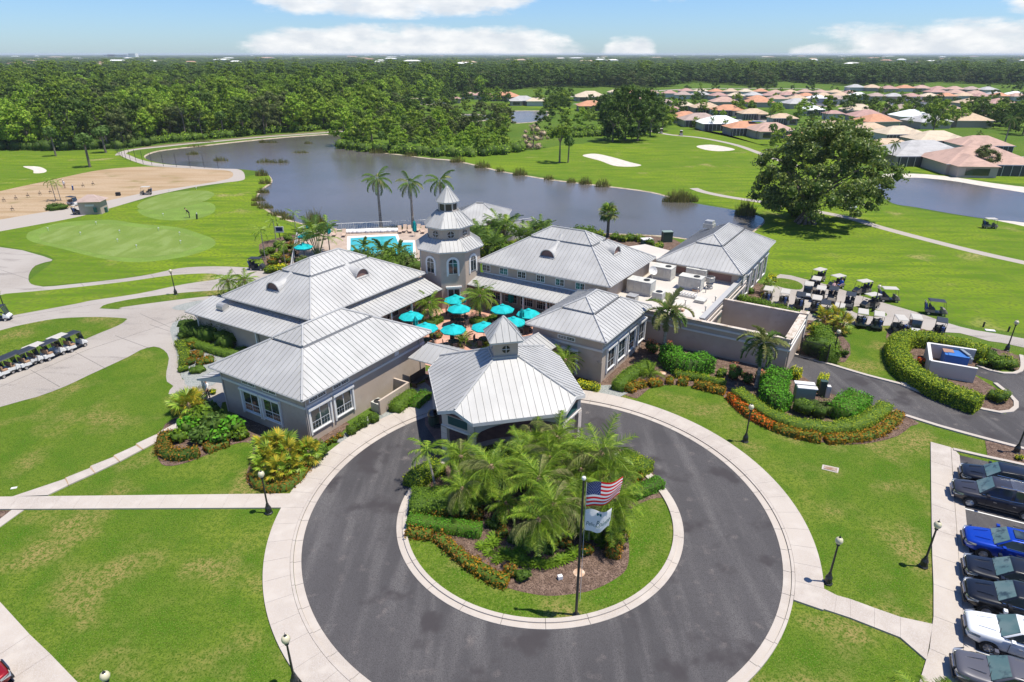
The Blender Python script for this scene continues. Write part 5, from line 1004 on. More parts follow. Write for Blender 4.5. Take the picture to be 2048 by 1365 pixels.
def at_(P, px, py, label, sc=1.0, rz=None, group=None, cat=None): x, y = G(px, py); return dup(P, (x, y, 0), R_.uniform(0, 6.28) if rz is None else rz, label, group, sc, cat)
# island palms
GI = 'palms crowded on the round island'
IS = [(P_adon, 868, 912, 2.9, 1.0, 'slim palm leaning left at the left tip of the island palms', 0), (P_date, 921, 900, 3, .85, 'yellow-green date palm nearest the left porch pier'), (P_date2, 918, 964, 2.4, .72, 'low drooping date palm above the left square hedge'), (P_date2, 996, 922, 3.3, 1.02, 'large date palm whose fronds hang over the reddish mulch gap'),
      (P_date, 1079, 948, 3.4, 1.05, 'central date palm with upright fronds in the island group'), (P_date2, 1040, 900, 3.0, .9, 'date palm in front of the porch arch, left of centre'), (P_date, 1070, 872, 3.0, .9, 'back date palm touching the porch arch'), (P_date2, 1125, 868, 3.3, .95, 'date palm before the right end of the porch arch'),
      (P_date, 1165, 885, 3.3, .85, 'date palm in front of the right porch pier'), (P_date2, 1207, 898, 3.4, 1.15, 'tallest right-hand date palm with long cascading fronds'), (P_date, 1222, 940, 3.0, .95, 'date palm behind the right square hedge'), (P_date2, 1150, 932, 3.0, .9, 'date palm just behind the flagpole ball'), (P_date, 1108, 1000, 3.2, 1.0, 'front date palm on three grey trunks'),
      (P_date2, 1078, 1022, 2.8, .85, 'frontmost date palm with fronds sweeping to the mulch'), (P_date, 1160, 990, 2.9, .8, 'date palm directly left of the striped flag'), (P_date2, 1240, 988, 2.8, .95, 'date palm behind the fly end of the striped flag'), (P_date, 1225, 1028, 2.3, .75, 'date palm drooping behind the white flag'), (P_small, 1012, 1005, 1.5, .95, 'small palm beside the red bromeliads'), (P_date, 960, 940, 2.6, .7, 'short date palm between the two left island hedges'), (P_date2, 1110, 905, 3.0, .85, 'date palm buried in the middle of the island group'), (P_date, 1180, 1030, 1.9, .5, 'small date palm low behind the flagpole')]
for t in IS: put(t[0], t[1], t[2], t[3], t[5], t[4], t[6] if len(t) > 6 else None, GI)
lt = MB(); x, y = G(1140, 1075); tag(MB().tube([(x, y, 0), (x + .9, y + 1.2, 1.5), (x + 1.3, y + 1.8, 2.6)], [.17, .15, .13], 8).build('leaning_trunk', 'palm_trunk'), 'bare grey palm trunk leaning right on the island', 'trunk')
x, y = G(1120, 1070); tag(MB().tube([(x, y, 0), (x + 2.2, y + .6, .9), (x + 3.0, y + .8, 1.3)], [.06, .06, .05], 6).build('prop_pole', 'palm_trunk'), 'thin slanting branch propped low on the island mulch', 'branch')
# other palms
put(P_fan, 356, 790, 1.6, 'left fan palm of the trio by the small canopy', .8, group='fan palms by the small canopy'); put(P_fan, 373, 792, 2.0, 'middle fan palm of the trio by the small canopy', 1.1, group='fan palms by the small canopy'); put(P_fan, 390, 779, 2.0, 'right fan palm of the trio, closest to the canopy post', .9, group='fan palms by the small canopy')
for px, py, z, s, l in ((531, 874, 2.0, 1.0, 'tall fan palm at the back left of the yellow clump'), (564, 872, 2.1, 1.1, 'tall green fan palm at the centre back of the yellow clump'), (612, 876, 2.2, .9, 'single yellow fan palm against the wing corner'), (533, 900, 1.6, .95, 'yellowing fan palm at the left middle of the clump'), (576, 897, 1.7, 1.0, 'fan palm with bright yellow leaves in the clump middle'), (528, 925, 1.2, .8, 'low fan palm above the left croton border'), (557, 930, 1.3, .85, 'yellowest low fan palm at the clump front'), (580, 926, 1.1, .75, 'short fan palm at the clump front right'), (548, 905, 1.5, .9, 'fan palm buried in the middle of the yellow clump')): put(P_fan, px, py, z, l, s, group='yellow fan palms by the front left wing')
at_(P_royal, 762, 452, 'tall royal palm left of the pair behind the pool', 1.06, 1.0, 'royal palms at the lake edge'); at_(P_royal, 826, 455, 'tall royal palm behind the closed parasol by the pool', 1.0, 2.2, 'royal palms at the lake edge'); at_(P_royal, 884, 452, 'royal palm rising just behind the tower spire', 1.02, .3, 'royal palms at the lake edge')
at_(P_fox, 1325, 716, 'foxtail palm with dense grey-green crown before the flat roof', 1.16, 0.5, 'foxtail palms along the yard wall'); at_(P_fox, 1512, 775, 'foxtail palm with one long hanging frond before the yard wall', 1.05, 3.4, 'foxtail palms along the yard wall')
put(P_date, 1131, 715, 2.4, 'palm against the numbered wall beside its window', .74); at_(P_bush, 1300, 752, 'bushy green palm in the bed below the four tall windows', .62)
put(P_small, 858, 601, 2.4, 'slim courtyard palm on the left, by the lean-to roof', 1.45); put(P_date, 959, 594, 2.7, 'full courtyard palm right of the tower door', .98); at_(P_bush, 925, 688, 'wide orange-tinged palm at the front of the courtyard', .70); at_(P_bush, 971, 694, 'small palm behind the porch cupola', .5)
put(P_small, 456, 566, 1.8, 'left small palm behind the rear left roof', 1.35); put(P_small, 489, 560, 2.0, 'right small palm behind the rear left roof', 1.35)
for px, py, s, l in ((531, 520, 1.2, 'thin palm with whitewashed trunk beside the parked black cart'), (553, 485, 1.0, 'slender palm beside the scoreboard'), (593, 470, 1.05, 'slender palm behind the left pool fence'), (571, 530, .85, 'short palm in the red shrub bed near the black cart'), (660, 505, 1.25, 'slender palm standing on the pool deck')): at_(P_adt, px, py, l, s, group='slender palms around the pool')
for px, py, s, l in ((636, 510, 1.5, 'big multi-stemmed palm at the left end of the pool'), (955, 505, 1.3, 'leafy palm cluster just right of the tower'), (1002, 490, 1.4, 'leafy palm cluster in front of the pool house porch'), (1045, 500, 1.2, 'palm cluster before the privacy fence'), (985, 520, 1.2, 'palm cluster behind the tall wing left end'), (1080, 480, 1.0, 'low palm cluster at the lake edge')): at_(P_areca, px, py, l, s, group='clustered palms behind the clubhouse')
at_(P_sab, 1215, 474, 'stout fan palm alone at the lake edge behind the tall wing', 1.02); at_(P_bush, 1103, 462, 'low spiky palm at the lake edge behind the tall wing roof', .62)
for px, py, s, l in ((730, 505, 1.1, 'dark banana plant before the pool left part'), (766, 520, 1.5, 'largest banana plant before the pool'), (718, 525, 1.2, 'broken dark-leaved plant behind the roof ridge'), (800, 515, 1.2, 'banana plant near the tower side of the pool')): at_(P_ban, px, py, l, s, group='banana plants by the pool')
put(P_fan, 1655, 608, 2.6, 'thin palm with orange leaves, left of the trio by the carts', 1.0, group='thin palms among the parked carts'); put(P_fan, 1682, 601, 2.9, 'tallest thin palm of the trio by the carts', 1.0, group='thin palms among the parked carts'); put(P_fan, 1693, 622, 2.5, 'thin palm with drooping leaves, right of the trio', 1.0, group='thin palms among the parked carts')
for px, py, qx, qy in ((1655, 610, 1655, 650), (1682, 603, 1664, 665), (1693, 624, 1676, 660)): a = G3(qx, qy, 0); b = G3(px, py, 2.5); tag(MB().tube([a, b], [.06, .05], 6).build('palm_stem', 'trunk'), 'thin leaning stem under the palms by the carts', 'trunk', 'stems under the thin palms')
put(P_fan, 1631, 648, 1.6, 'small palm in the hedge behind the yard gate', .7); put(P_small, 1536, 573, 1.0, 'small palm beside the yellow shrub at the far wing', .9)
for px, py, s, l in ((112, 402, 1.15, 'left palm of the pair on the range mound'), (122, 402, 1.0, 'right palm of the pair on the range mound')): at_(P_adt, px, py, l, s)
at_(P_bush, 1852, 1432, 'palm whose frond tips poke into the bottom of the picture', .8); at_(P_bush, 1925, 1440, 'palm low at the bottom right corner by the grey car', .75)
# ---- clipped hedges and shrubs
def hedge(pxpath, w_, h, m, label, closed=False, lumpy=.14, leaf=.115, dens=115, name='hedge', cat='hedge', group=None, rag=.08, core='hedge_dark', world=False, top=True):
    """clipped hedge along a path surveyed along the middle of its top"""
    P = [tuple(p) for p in pxpath] if world else [G(p[0], p[1], h if top else 0) for p in pxpath]
    P = smoothpts(P, closed, 4) if len(P) > 2 else P; P = resample(P, .35, closed)
    if len(P) < 2: P = [P[0], (P[0][0] + .01, P[0][1])]
    A_ = np.array(P); n = len(A_); T = np.gradient(A_, axis=0) if not closed else (np.roll(A_, -1, 0) - np.roll(A_, 1, 0)); T /= np.linalg.norm(T, axis=1)[:, None] + 1e-9; Nn = np.stack([-T[:, 1], T[:, 0]], 1)
    seg = np.linalg.norm(np.diff(A_, axis=0), axis=1); Ltot = seg.sum(); hw = w_ / 2
    hs = h * (1 + .5 * lumpy * np.array([mnoise.noise(Vector((p[0] * 1.3, p[1] * 1.3, 3))) * 2 for p in P]))
    # core
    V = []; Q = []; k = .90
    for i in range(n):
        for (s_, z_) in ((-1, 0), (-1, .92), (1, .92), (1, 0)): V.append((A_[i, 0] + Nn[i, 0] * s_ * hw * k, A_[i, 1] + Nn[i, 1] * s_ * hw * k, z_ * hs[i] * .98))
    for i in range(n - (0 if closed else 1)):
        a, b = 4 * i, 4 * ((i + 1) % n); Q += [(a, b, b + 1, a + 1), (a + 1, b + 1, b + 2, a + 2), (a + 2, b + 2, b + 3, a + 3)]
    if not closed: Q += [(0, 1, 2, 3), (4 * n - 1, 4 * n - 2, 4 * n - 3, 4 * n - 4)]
    per = w_ + 2 * h; N_ = int(Ltot * per * dens)
    cs = np.concatenate([[0], np.cumsum(seg)]); s = RG.uniform(0, Ltot, N_); idx = np.clip(np.searchsorted(cs, s) - 1, 0, n - 2); f = ((s - cs[idx]) / seg[idx])[:, None]
    c = A_[idx] * (1 - f) + A_[idx + 1] * f; nn = Nn[idx]; hh = hs[idx]; u = RG.uniform(0, per, N_); top_ = u < w_; left = (u >= w_) & (u < w_ + h)
    off = np.where(top_, (u / w_ * 2 - 1), np.where(left, -1, 1)) * hw; zz = np.where(top_, hh, np.where(left, (u - w_) / h, (u - w_ - h) / h) * hh)
    edge = np.abs(off) / hw; zz = zz - np.where(top_, .10 * edge ** 4 * h, 0)
    nrm = np.zeros((N_, 3)); nrm[:, 2] = np.where(top_, 1, .25); sg = np.where(top_, 0, np.where(left, -1, 1)); nrm[:, 0] = nn[:, 0] * sg; nrm[:, 1] = nn[:, 1] * sg
    Pp = np.stack([c[:, 0] + nn[:, 0] * off, c[:, 1] + nn[:, 1] * off, zz], 1) + nrm * RG.normal(.01, rag, N_)[:, None]
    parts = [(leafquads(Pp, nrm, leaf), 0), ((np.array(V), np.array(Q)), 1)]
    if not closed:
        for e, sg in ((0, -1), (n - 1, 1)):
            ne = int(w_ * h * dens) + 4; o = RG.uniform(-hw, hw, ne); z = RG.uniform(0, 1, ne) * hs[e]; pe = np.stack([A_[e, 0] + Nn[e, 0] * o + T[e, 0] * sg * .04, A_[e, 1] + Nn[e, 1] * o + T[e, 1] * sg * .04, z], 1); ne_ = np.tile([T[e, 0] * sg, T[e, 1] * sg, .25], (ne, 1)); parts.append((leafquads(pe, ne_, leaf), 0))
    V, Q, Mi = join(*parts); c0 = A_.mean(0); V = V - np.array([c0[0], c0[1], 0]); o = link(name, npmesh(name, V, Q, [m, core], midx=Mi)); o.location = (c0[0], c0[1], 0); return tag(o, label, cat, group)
def shrub(px, py, r, h, m, label, leaf=.14, dens=60, name='shrub', cat='shrub', group=None, core='hedge_dark', lump=.18, top=True, world=None, ell=1.0):
    """loose rounded bush; py is the middle of its mass"""
    x, y = world if world else G(px, py, h * .6 if top else 0)
    k = 7 if r > .5 else 4; C, Rr = [], []
    if lump > 0:
        for i in range(k): a = i * 2.4; q = r * .50 * math.sqrt((i + .5) / k); C.append((q * math.cos(a) * ell, q * math.sin(a), h * (.42 + .14 * (i % 3)))); Rr.append(r * .60)
    else: C, Rr = [(0, 0, h * .5)], [r]
    C = np.array(C); area = 4 * 3.14 * r * r * .6; per = int(area * dens / len(C) * 1.2) + 8
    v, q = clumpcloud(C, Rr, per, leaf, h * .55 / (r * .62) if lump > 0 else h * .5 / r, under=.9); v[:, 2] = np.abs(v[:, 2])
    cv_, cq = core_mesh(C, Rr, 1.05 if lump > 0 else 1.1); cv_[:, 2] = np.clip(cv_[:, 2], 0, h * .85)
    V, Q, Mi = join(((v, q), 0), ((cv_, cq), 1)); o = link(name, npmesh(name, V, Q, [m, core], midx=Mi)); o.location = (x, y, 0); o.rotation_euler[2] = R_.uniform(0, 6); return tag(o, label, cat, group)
# island hedges
hedge([(822, 992), (880, 990), (945, 988)], 2.2, .95, 'hedge_green', 'broad hedge on the upper left of the island under drooping palms')
hedge([(822, 958), (850, 935), (880, 922)], 1.5, .8, 'hedge_lime', 'lime hedge curving along the island edge near the left pier')
hedge([(816, 1034), (890, 1042), (961, 1052)], .85, .75, 'hedge_bright', 'narrow flat-topped hedge bar on the left of the island', leaf=.09, dens=150, rag=.03)
hedge([(1240, 905), (1272, 918), (1296, 930)], 1.6, .95, 'hedge_lime', 'thick yellowish hedge on the right rear of the island')
hedge([(1264, 980), (1322, 956)], .95, .7, 'hedge_bright', 'short flat-topped hedge bar on the right of the island', leaf=.09, dens=150, rag=.03)
hedge([(905, 915), (960, 903), (1040, 900)], 1.0, .8, 'hedge_lime', 'low lime hedge below the porch arch')
GC = 'croton rows'
hedge([(828, 1012), (870, 1016), (965, 1024)], .7, .5, 'croton_dark', 'reddish croton row between the two left island hedges', leaf=.17, rag=.10, lumpy=.3, group=GC)
hedge([(814, 1058), (862, 1064)], .7, .45, 'croton_dark', 'short croton row under the narrow island hedge bar', leaf=.17, rag=.10, lumpy=.3, group=GC)
hedge([(874, 1066), (905, 1092), (935, 1118)], .65, .45, 'croton_dark', 'dark croton row starting the slope down the island lawn', leaf=.17, rag=.1, lumpy=.3, group=GC)
hedge([(938, 1118), (965, 1135), (990, 1150), (1015, 1158)], .8, .45, 'croton', 'brightest orange-tipped croton row at the foot of the island bed', leaf=.17, rag=.1, lumpy=.3, group=GC)
hedge([(1243, 1045), (1232, 1075), (1224, 1105)], .8, .5, 'croton_dark', 'croton row on the right beside the white flag', leaf=.17, rag=.1, lumpy=.3, group=GC)
def fern(px, py, s, label, m='hedge_bright', g='ferns on the island mulch'):
    me = fern.me; x, y = G(px, py); o = link('fern', me); o.location = (x, y, 0); o.scale = (s, s, s); o.rotation_euler[2] = R_.uniform(0, 6); return tag(o, label, 'fern', g)
V, Q = [], []
for k in range(26):
    a = k * 2.4; e = .3 + .9 * (k / 26); L = .5; 
    for j in range(5):
        t0, t1 = j / 5, (j + 1) / 5; w0, w1 = .05 * math.sin(math.pi * (t0 * .8 + .15)), .05 * math.sin(math.pi * (t1 * .8 + .15)); f = lambda t, w: (math.cos(a) * L * t * math.cos(e * (1 - t * .4)) - math.sin(a) * w, math.sin(a) * L * t * math.cos(e * (1 - t * .4)) + math.cos(a) * w, L * t * math.sin(e) * (1 - t * .45))
        o = len(V); V += [f(t0, -w0), f(t0, w0), f(t1, w1), f(t1, -w1)]; Q.append((o, o + 1, o + 2, o + 3))
fern.me = npmesh('fern', V, Q, 'hedge_green')
for i, (px, py) in enumerate([(965, 1095), (978, 1108), (985, 1090), (995, 1122), (1010, 1110), (1025, 1118), (1042, 1125), (1058, 1130), (1078, 1130), (1095, 1132), (1110, 1128), (1125, 1122), (1140, 1116), (1150, 1108), (990, 1078), (1180, 1065), (1195, 1078), (1205, 1090), (1190, 1055), (1170, 1075), (1040, 1108), (1198, 1060)]): fern(px, py, R_.uniform(.9, 1.3), 'green fern on the shaded mulch of the island')
for px, py, l in ((998, 1030, 'red flowering bromeliad on the island mulch'), (1003, 1015, 'small red bromeliad above the larger one'), (1095, 975, 'reddish shrub glimpsed under the central palms')): shrub(px, py, .38, .5, 'red_flower', l, leaf=.2, dens=60, core='croton_dark')
for px, py, l in ((950, 1000, 'shrub under the left island palms'), (1040, 960, 'shrub filling the middle of the island bed'), (1130, 1010, 'shrub behind the flagpole'), (1190, 960, 'shrub under the right island palms'), (1210, 1000, 'bush behind the striped flag'), (1090, 910, 'bush at the back of the island bed'), (1160, 910, 'bush near the right porch pier'), (1010, 945, 'bush between the two largest left palms')): shrub(px, py, .8, .9, R_.choice(['hedge_green', 'hedge_dark', 'croton_dark']), l, group='bushes under the island palms')
for i, (px, py, m) in enumerate([(1005, 1062, 'croton_dark'), (1030, 1075, 'hedge_dark'), (1052, 1090, 'hedge_green'), (1095, 1095, 'hedge_dark'), (1130, 1085, 'croton_dark'), (1150, 1060, 'hedge_green'), (985, 1045, 'hedge_dark'), (1172, 1098, 'croton_dark'), (1020, 1140, 'croton_dark'), (1045, 1150, 'hedge_dark')]): shrub(px, py, .5, .55, m, 'low bush on the open mulch, %s along from the left hedge bar' % ['third', 'fourth', 'fifth', 'sixth', 'seventh', 'eighth', 'second', 'ninth', 'lower first', 'lower second'][i], leaf=.17)
shrub(1276, 952, .45, .6, 'croton', 'orange-brown croton between the two right island hedges', leaf=.2)
# right bed
hedge([(1236, 766), (1252, 748), (1276, 732), (1300, 722)], 1.15, .85, 'hedge_green', 'tall green hedge below the tall windows of the numbered wing')
hedge([(1340, 690), (1350, 708), (1378, 716), (1420, 710)], 1.9, 1.5, 'hedge_bright', 'tall glossy bright green hedge against the yard wall', leaf=.16, lumpy=.12, rag=.09)
hedge([(1350, 742), (1393, 749), (1451, 762)], .75, .6, 'hedge_lime', 'low straight lime hedge in front of the glossy tall hedge')
hedge([(1474, 776), (1497, 793), (1529, 815), (1570, 833), (1619, 845), (1667, 848), (1715, 840), (1752, 822), (1774, 804)], 1.15, .85, 'hedge_lime', 'long curved lime hedge sweeping round the utility cabinets')
GO = 'low flowering border of the right bed'
for pts, m, l in (([(1258, 776), (1266, 768), (1290, 762)], 'croton', 'yellow-orange border clump nearest the numbered wing'), ([(1300, 763), (1322, 759)], 'croton', 'second orange clump along the bed edge'), ([(1334, 756), (1346, 757)], 'croton', 'third orange clump below the red lid'), ([(1358, 757), (1376, 760)], 'croton', 'fourth orange clump before the low lime hedge'), ([(1390, 764), (1412, 769), (1450, 778)], 'croton', 'longer orange border below the low lime hedge'), ([(1462, 786), (1483, 808), (1510, 828), (1545, 846)], 'orange_bloom', 'fiery orange-red border beside the lamp'), ([(1550, 848), (1587, 860), (1642, 872)], 'croton', 'orange and green border right of the lamp'), ([(1655, 873), (1700, 871), (1748, 863), (1778, 846), (1800, 822)], 'croton', 'orange-green border curving up to the service road')):
    hedge(pts, .75, .5, m, l, leaf=.17, rag=.09, lumpy=.35, dens=150, group=GO)
hedge([(1562, 735), (1550, 760), (1553, 785), (1575, 797)], 1.9, 1.35, 'hedge_bright', 'tall curved bright hedge left of the utility cabinets', leaf=.16, lumpy=.15, rag=.1)
shrub(1608, 812, 1.0, 1.2, 'hedge_green', 'loose bush in front of the utility cabinets', leaf=.16); shrub(1640, 815, 1.1, 1.2, 'tree_olive', 'twiggy half-bare bush right of the utility cabinets', leaf=.14)
hedge([(1682, 812), (1700, 800), (1722, 785)], 2.0, 1.35, 'hedge_bright', 'tall bright hedge block at the road end of the curved hedge', leaf=.16, lumpy=.15, rag=.1)
hedge([(1583, 735), (1602, 741)], 1.0, .9, 'yellow_leaf', 'small yellow-topped hedge block behind the cabinets', lumpy=.12); hedge([(1640, 748), (1656, 752)], 1.2, 1.5, 'yellow_leaf', 'tall yellow-topped hedge block beside the meter cabinet', lumpy=.12)
for px, py, r, h, l in ((1303, 692, .8, 1.3, 'copper-leaved shrub in the corner of the numbered wing and yard wall'), (1471, 742, .75, 1.3, 'copper shrub left of the second foxtail palm'), (1495, 754, .6, 1.0, 'dark copper shrub behind the second foxtail palm'), (1526, 752, .8, 1.2, 'copper shrub right of the second foxtail palm'), (1340, 690, .4, 1.0, 'small copper shrub behind the first foxtail palm')): shrub(px, py, r, h, 'copper_leaf', l, group='copper shrubs along the yard wall')
shrub(1444, 744, .55, .8, 'hedge_lime', 'round lime shrub before the yard wall')
hedge([(1156, 762), (1198, 772)], .85, .55, 'yellow_leaf', 'yellow-green low hedge at the foot of the numbered wall', lumpy=.25)
x, y = G(1326, 747); tag(MB().lathe([(.34, 0), (.34, .05), (.02, .07)], 16, (x, y, 0)).build('valve_lid', 'rust_stain'), 'round rusty red lid in the bed by the bushy palm', 'lid')
x, y = G(1158, 1147); tag(MB().lathe([(.33, 0), (.33, .05), (.02, .07)], 16, (x, y, 0)).build('valve_lid', 'rust_stain'), 'round rusty red lid on the island mulch by the flagpole', 'lid')
x, y = G(1120, 1159); tag(MB().box((x, y, .16), (.26, .2, .22), .3).box((x, y, .04), (.1, .1, .1)).build('spotlight', 'white_paint'), 'small white ground spotlight on the island mulch', 'light')
# behind the yard wall and gate
hedge([(1480, 590), (1530, 604), (1575, 617), (1612, 627)], 1.0, 1.5, 'hedge_green', 'long green hedge between the yard and the parked carts', leaf=.18, rag=.1)
hedge([(1640, 650), (1656, 675), (1662, 700)], 1.6, 1.4, 'hedge_green', 'tall hedge turning from the carts to the gate', leaf=.18, rag=.1); shrub(1632, 688, 1.35, 2.0, 'hedge_dark', 'big dark clipped bush behind the black gate', leaf=.16); shrub(1690, 705, .45, .8, 'hedge_dark', 'small dark bush at the foot of the gate lamp')
shrub(1543, 558, .8, 1.2, 'yellow_leaf', 'bright yellow shrub at the corner of the far right wing', leaf=.2); shrub(1500, 580, .6, .8, 'hedge_green', 'green shrub below the yellow one'); shrub(1528, 590, .5, .5, 'croton', 'red-leaved low shrub under the small palm')
# hedge loop round the bin enclosure
hedge([(1962, 796), (1905, 775), (1850, 750), (1812, 722), (1798, 695), (1800, 676), (1825, 666), (1870, 670), (1920, 682), (1975, 698)], 1.75, 1.3, 'hedge_lime', 'great horseshoe hedge round the bin enclosure', leaf=.16, lumpy=.08)
shrub(2000, 790, .9, 1.0, 'hedge_lime', 'loose bush at the tip of the horseshoe hedge'); shrub(1992, 722, 1.0, 1.1, 'hedge_green', 'bush between the bin enclosure and the kerb tip', leaf=.18); shrub(2018, 722, .9, 1.1, 'hedge_lime', 'rounded bush at the kerb tip by the lamp'); shrub(1965, 725, .45, .7, 'hedge_lime', 'small lime plant beside the bin enclosure'); shrub(1978, 708, .9, 1.1, 'hedge_dark', 'dark bush behind the bin enclosure')
shrub(1846, 722, .55, .5, 'red_flower', 'heap of red flowers left of the bin enclosure', leaf=.28, dens=40)
shrub(2040, 915, .3, .4, 'yellow_leaf', 'small yellow shrub at the foot of the car park lamp')
# left beds
for i, (px, py, r) in enumerate([(375, 850, .9), (400, 830, 1.0), (430, 845, 1.1), (465, 850, 1.0), (355, 870, .7), (400, 868, .9), (440, 872, .9), (480, 866, .6), (420, 815, .7)]): shrub(px, py, r, r * 1.3, ['hedge_bright', 'hedge_green', 'frond_dark'][i % 3], 'big-leaved green bush in the mass below the front left wing', leaf=.34, dens=26, group='big-leaved bushes below the wing', core='hedge_dark')
hedge([(332, 862), (324, 885), (335, 900), (365, 903), (396, 896)], .95, .6, 'croton_dark', 'dark orange croton border wrapping the big-leaved bushes', leaf=.15, rag=.09, lumpy=.25)
hedge([(410, 893), (430, 885), (455, 878)], .9, .5, 'croton_dark', 'short croton border before the lawn tongue', leaf=.15, rag=.09, lumpy=.3); shrub(478, 870, .5, .6, 'croton', 'single croton bush under the left window')
hedge([(510, 935), (512, 955), (530, 966), (560, 968), (588, 955), (604, 935), (616, 920)], .85, .5, 'croton_dark', 'curved croton border at the foot of the yellow fan palms', leaf=.15, rag=.09, lumpy=.25)
shrub(627, 898, 1.0, 1.3, 'hedge_green', 'dense green bush at the corner of the front left wing', leaf=.17); shrub(603, 912, .8, .7, 'croton_dark', 'dark red bush beside the dense green one')
for px, py, l in ((657, 884, 'small croton nearest the green bush'), (668, 878, 'middle small croton by the footway'), (679, 870, 'small croton nearest the round balls')): shrub(px, py, .32, .45, 'croton', l)
for px, py, r, l in ((702, 858, .46, 'lowest of the four clipped ball bushes'), (714, 850, .42, 'second ball bush from the left'), (725.5, 842, .50, 'third and largest ball bush'), (747, 834, .47, 'ball bush nearest the air conditioner')): shrub(px, py, r, r * 1.9, 'hedge_green', l, leaf=.08, dens=260, lump=0, group='clipped ball bushes under the wall', name='ball_bush')
hedge([(788, 808), (806, 792), (822, 778)], 1.15, .9, 'hedge_green', 'hedge along the screen wall'); hedge([(828, 806), (840, 794), (852, 781)], 1.1, .55, 'hedge_bright', 'low bright hedge between the screen wall and the porch')
for px, py, r, h, l in ((378, 652, 1.25, 1.9, 'leftmost dark round bush by the rear left porch'), (398, 660, 1.1, 1.7, 'second dark round bush by the rear left porch'), (422, 663, 1.35, 1.9, 'third dark round bush by the rear left porch'), (452, 674, 1.35, 1.9, 'rightmost dark round bush by the rear left porch'), (368, 668, .7, .9, 'small dark bush at the left foot of the round bushes')): shrub(px, py, r, h, 'hedge_dark', l, leaf=.14, dens=90, group='dark round bushes')
hedge([(376, 676), (398, 685), (425, 694), (458, 702), (494, 694)], .9, .6, 'hedge_green', 'curved low hedge before the dark round bushes', lumpy=.15); hedge([(358, 680), (368, 700), (367, 724)], .95, .5, 'hedge_lime', 'light green hedge strip along the path')
for px, py, r, l in ((386, 690, .7, 'croton clump under the curved low hedge'), (392, 708, .75, 'deep red croton clump in the left bed'), (380, 722, .6, 'red croton clump beside the light hedge strip'), (415, 718, .7, 'croton clump near the roof corner'), (400, 724, .5, 'low croton clump at the bottom of the left bed')): shrub(px, py, r, .6, 'croton_dark' if r != .7 else 'croton', l, leaf=.17, group='crotons of the left bed')
shrub(366, 737, .55, .5, 'hedge_lime', 'low lime bush at the bottom of the left bed'); shrub(394, 738, .75, .55, 'hedge_green', 'low green bush at the bottom of the left bed'); shrub(425, 782, .35, .5, 'yellow_leaf', 'small yellow palm-like plant behind the canopy post')
# courtyard planting
hedge([(946, 634), (968, 640), (994, 630)], 1.2, .6, 'hedge_green', 'curved courtyard hedge round the full palm', lumpy=.15); hedge([(843, 642), (862, 640), (880, 632)], 1.0, .6, 'hedge_green', 'courtyard hedge below the slim palm', lumpy=.2); shrub(874, 668, .8, .6, 'copper_leaf', 'red-leaved courtyard shrub beside a parasol')
# by the pool
for i, (px, py, r, m) in enumerate([(540, 500, .9, 'hedge_green'), (552, 512, .9, 'hedge_lime'), (545, 523, .8, 'croton'), (566, 500, .9, 'hedge_green'), (572, 518, .9, 'croton'), (560, 535, 1.0, 'yellow_leaf'), (540, 538, .9, 'hedge_lime'), (580, 490, .9, 'croton_dark'), (575, 475, .8, 'hedge_green'), (556, 488, .8, 'hedge_green'), (585, 505, .6, 'copper_leaf'), (528, 505, .6, 'hedge_green')]): shrub(px, py, r, .9, m, 'low garden shrub in the bed between the cart path and the pool fence', leaf=.2, group='shrubs in the bed by the pool fence')
for i, (px, py, r) in enumerate([(716, 522, 1.0), (735, 515, 1.0), (755, 520, 1.2), (775, 512, 1.2), (795, 522, 1.3), (812, 515, 1.3), (825, 530, 1.2), (780, 530, 1.1), (745, 530, 1.0), (700, 525, .8), (603, 520, .8), (618, 525, .7), (650, 520, .8)]): shrub(px, py, r * 1.15, 2.7 if i < 10 else 1.1, ['hedge_dark', 'frond_dark', 'tree_olive', 'hedge_green'][i % 4], 'leafy bush screening the pool from the roofs', leaf=.3, dens=26, group='bushes along the near side of the pool')
for i, (px, py, r) in enumerate([(965, 480, 1.3), (985, 478, 1.2), (1005, 498, 1.5), (1025, 492, 1.4), (1050, 485, 1.4), (1072, 490, 1.3), (1095, 478, 1.2), (975, 505, 1.5), (1000, 515, 1.5), (1035, 505, 1.3), (950, 495, 1.2), (1120, 470, 1.1), (1140, 468, 1.2), (1160, 462, 1.4), (1180, 464, 1.4), (1200, 470, 1.0)]): shrub(px, py, r, 1.6, ['frond', 'frond_dark', 'hedge_green', 'hedge_lime'][i % 4], 'lush bush behind the clubhouse near the lake', leaf=.32, dens=24, group='lush bushes behind the clubhouse')
for i, (px, py, r) in enumerate([(1245, 476, .9), (1262, 474, 1.0), (1280, 476, .9), (1300, 484, .8), (1318, 492, .9), (1230, 472, .8), (1308, 500, .7)]): shrub(px, py, r, 1.0, ['hedge_lime', 'hedge_green'][i % 2], 'bright shrub on the strip between the tall wing and the lake', leaf=.26, dens=26, group='shrubs on the lake strip')
# range mound
x, y = G(118, 414); shrub(112, 413, 1.9, .9, 'hedge_dark', 'flat dark bush mound under the two range palms', leaf=.2, dens=40, ell=1.5)
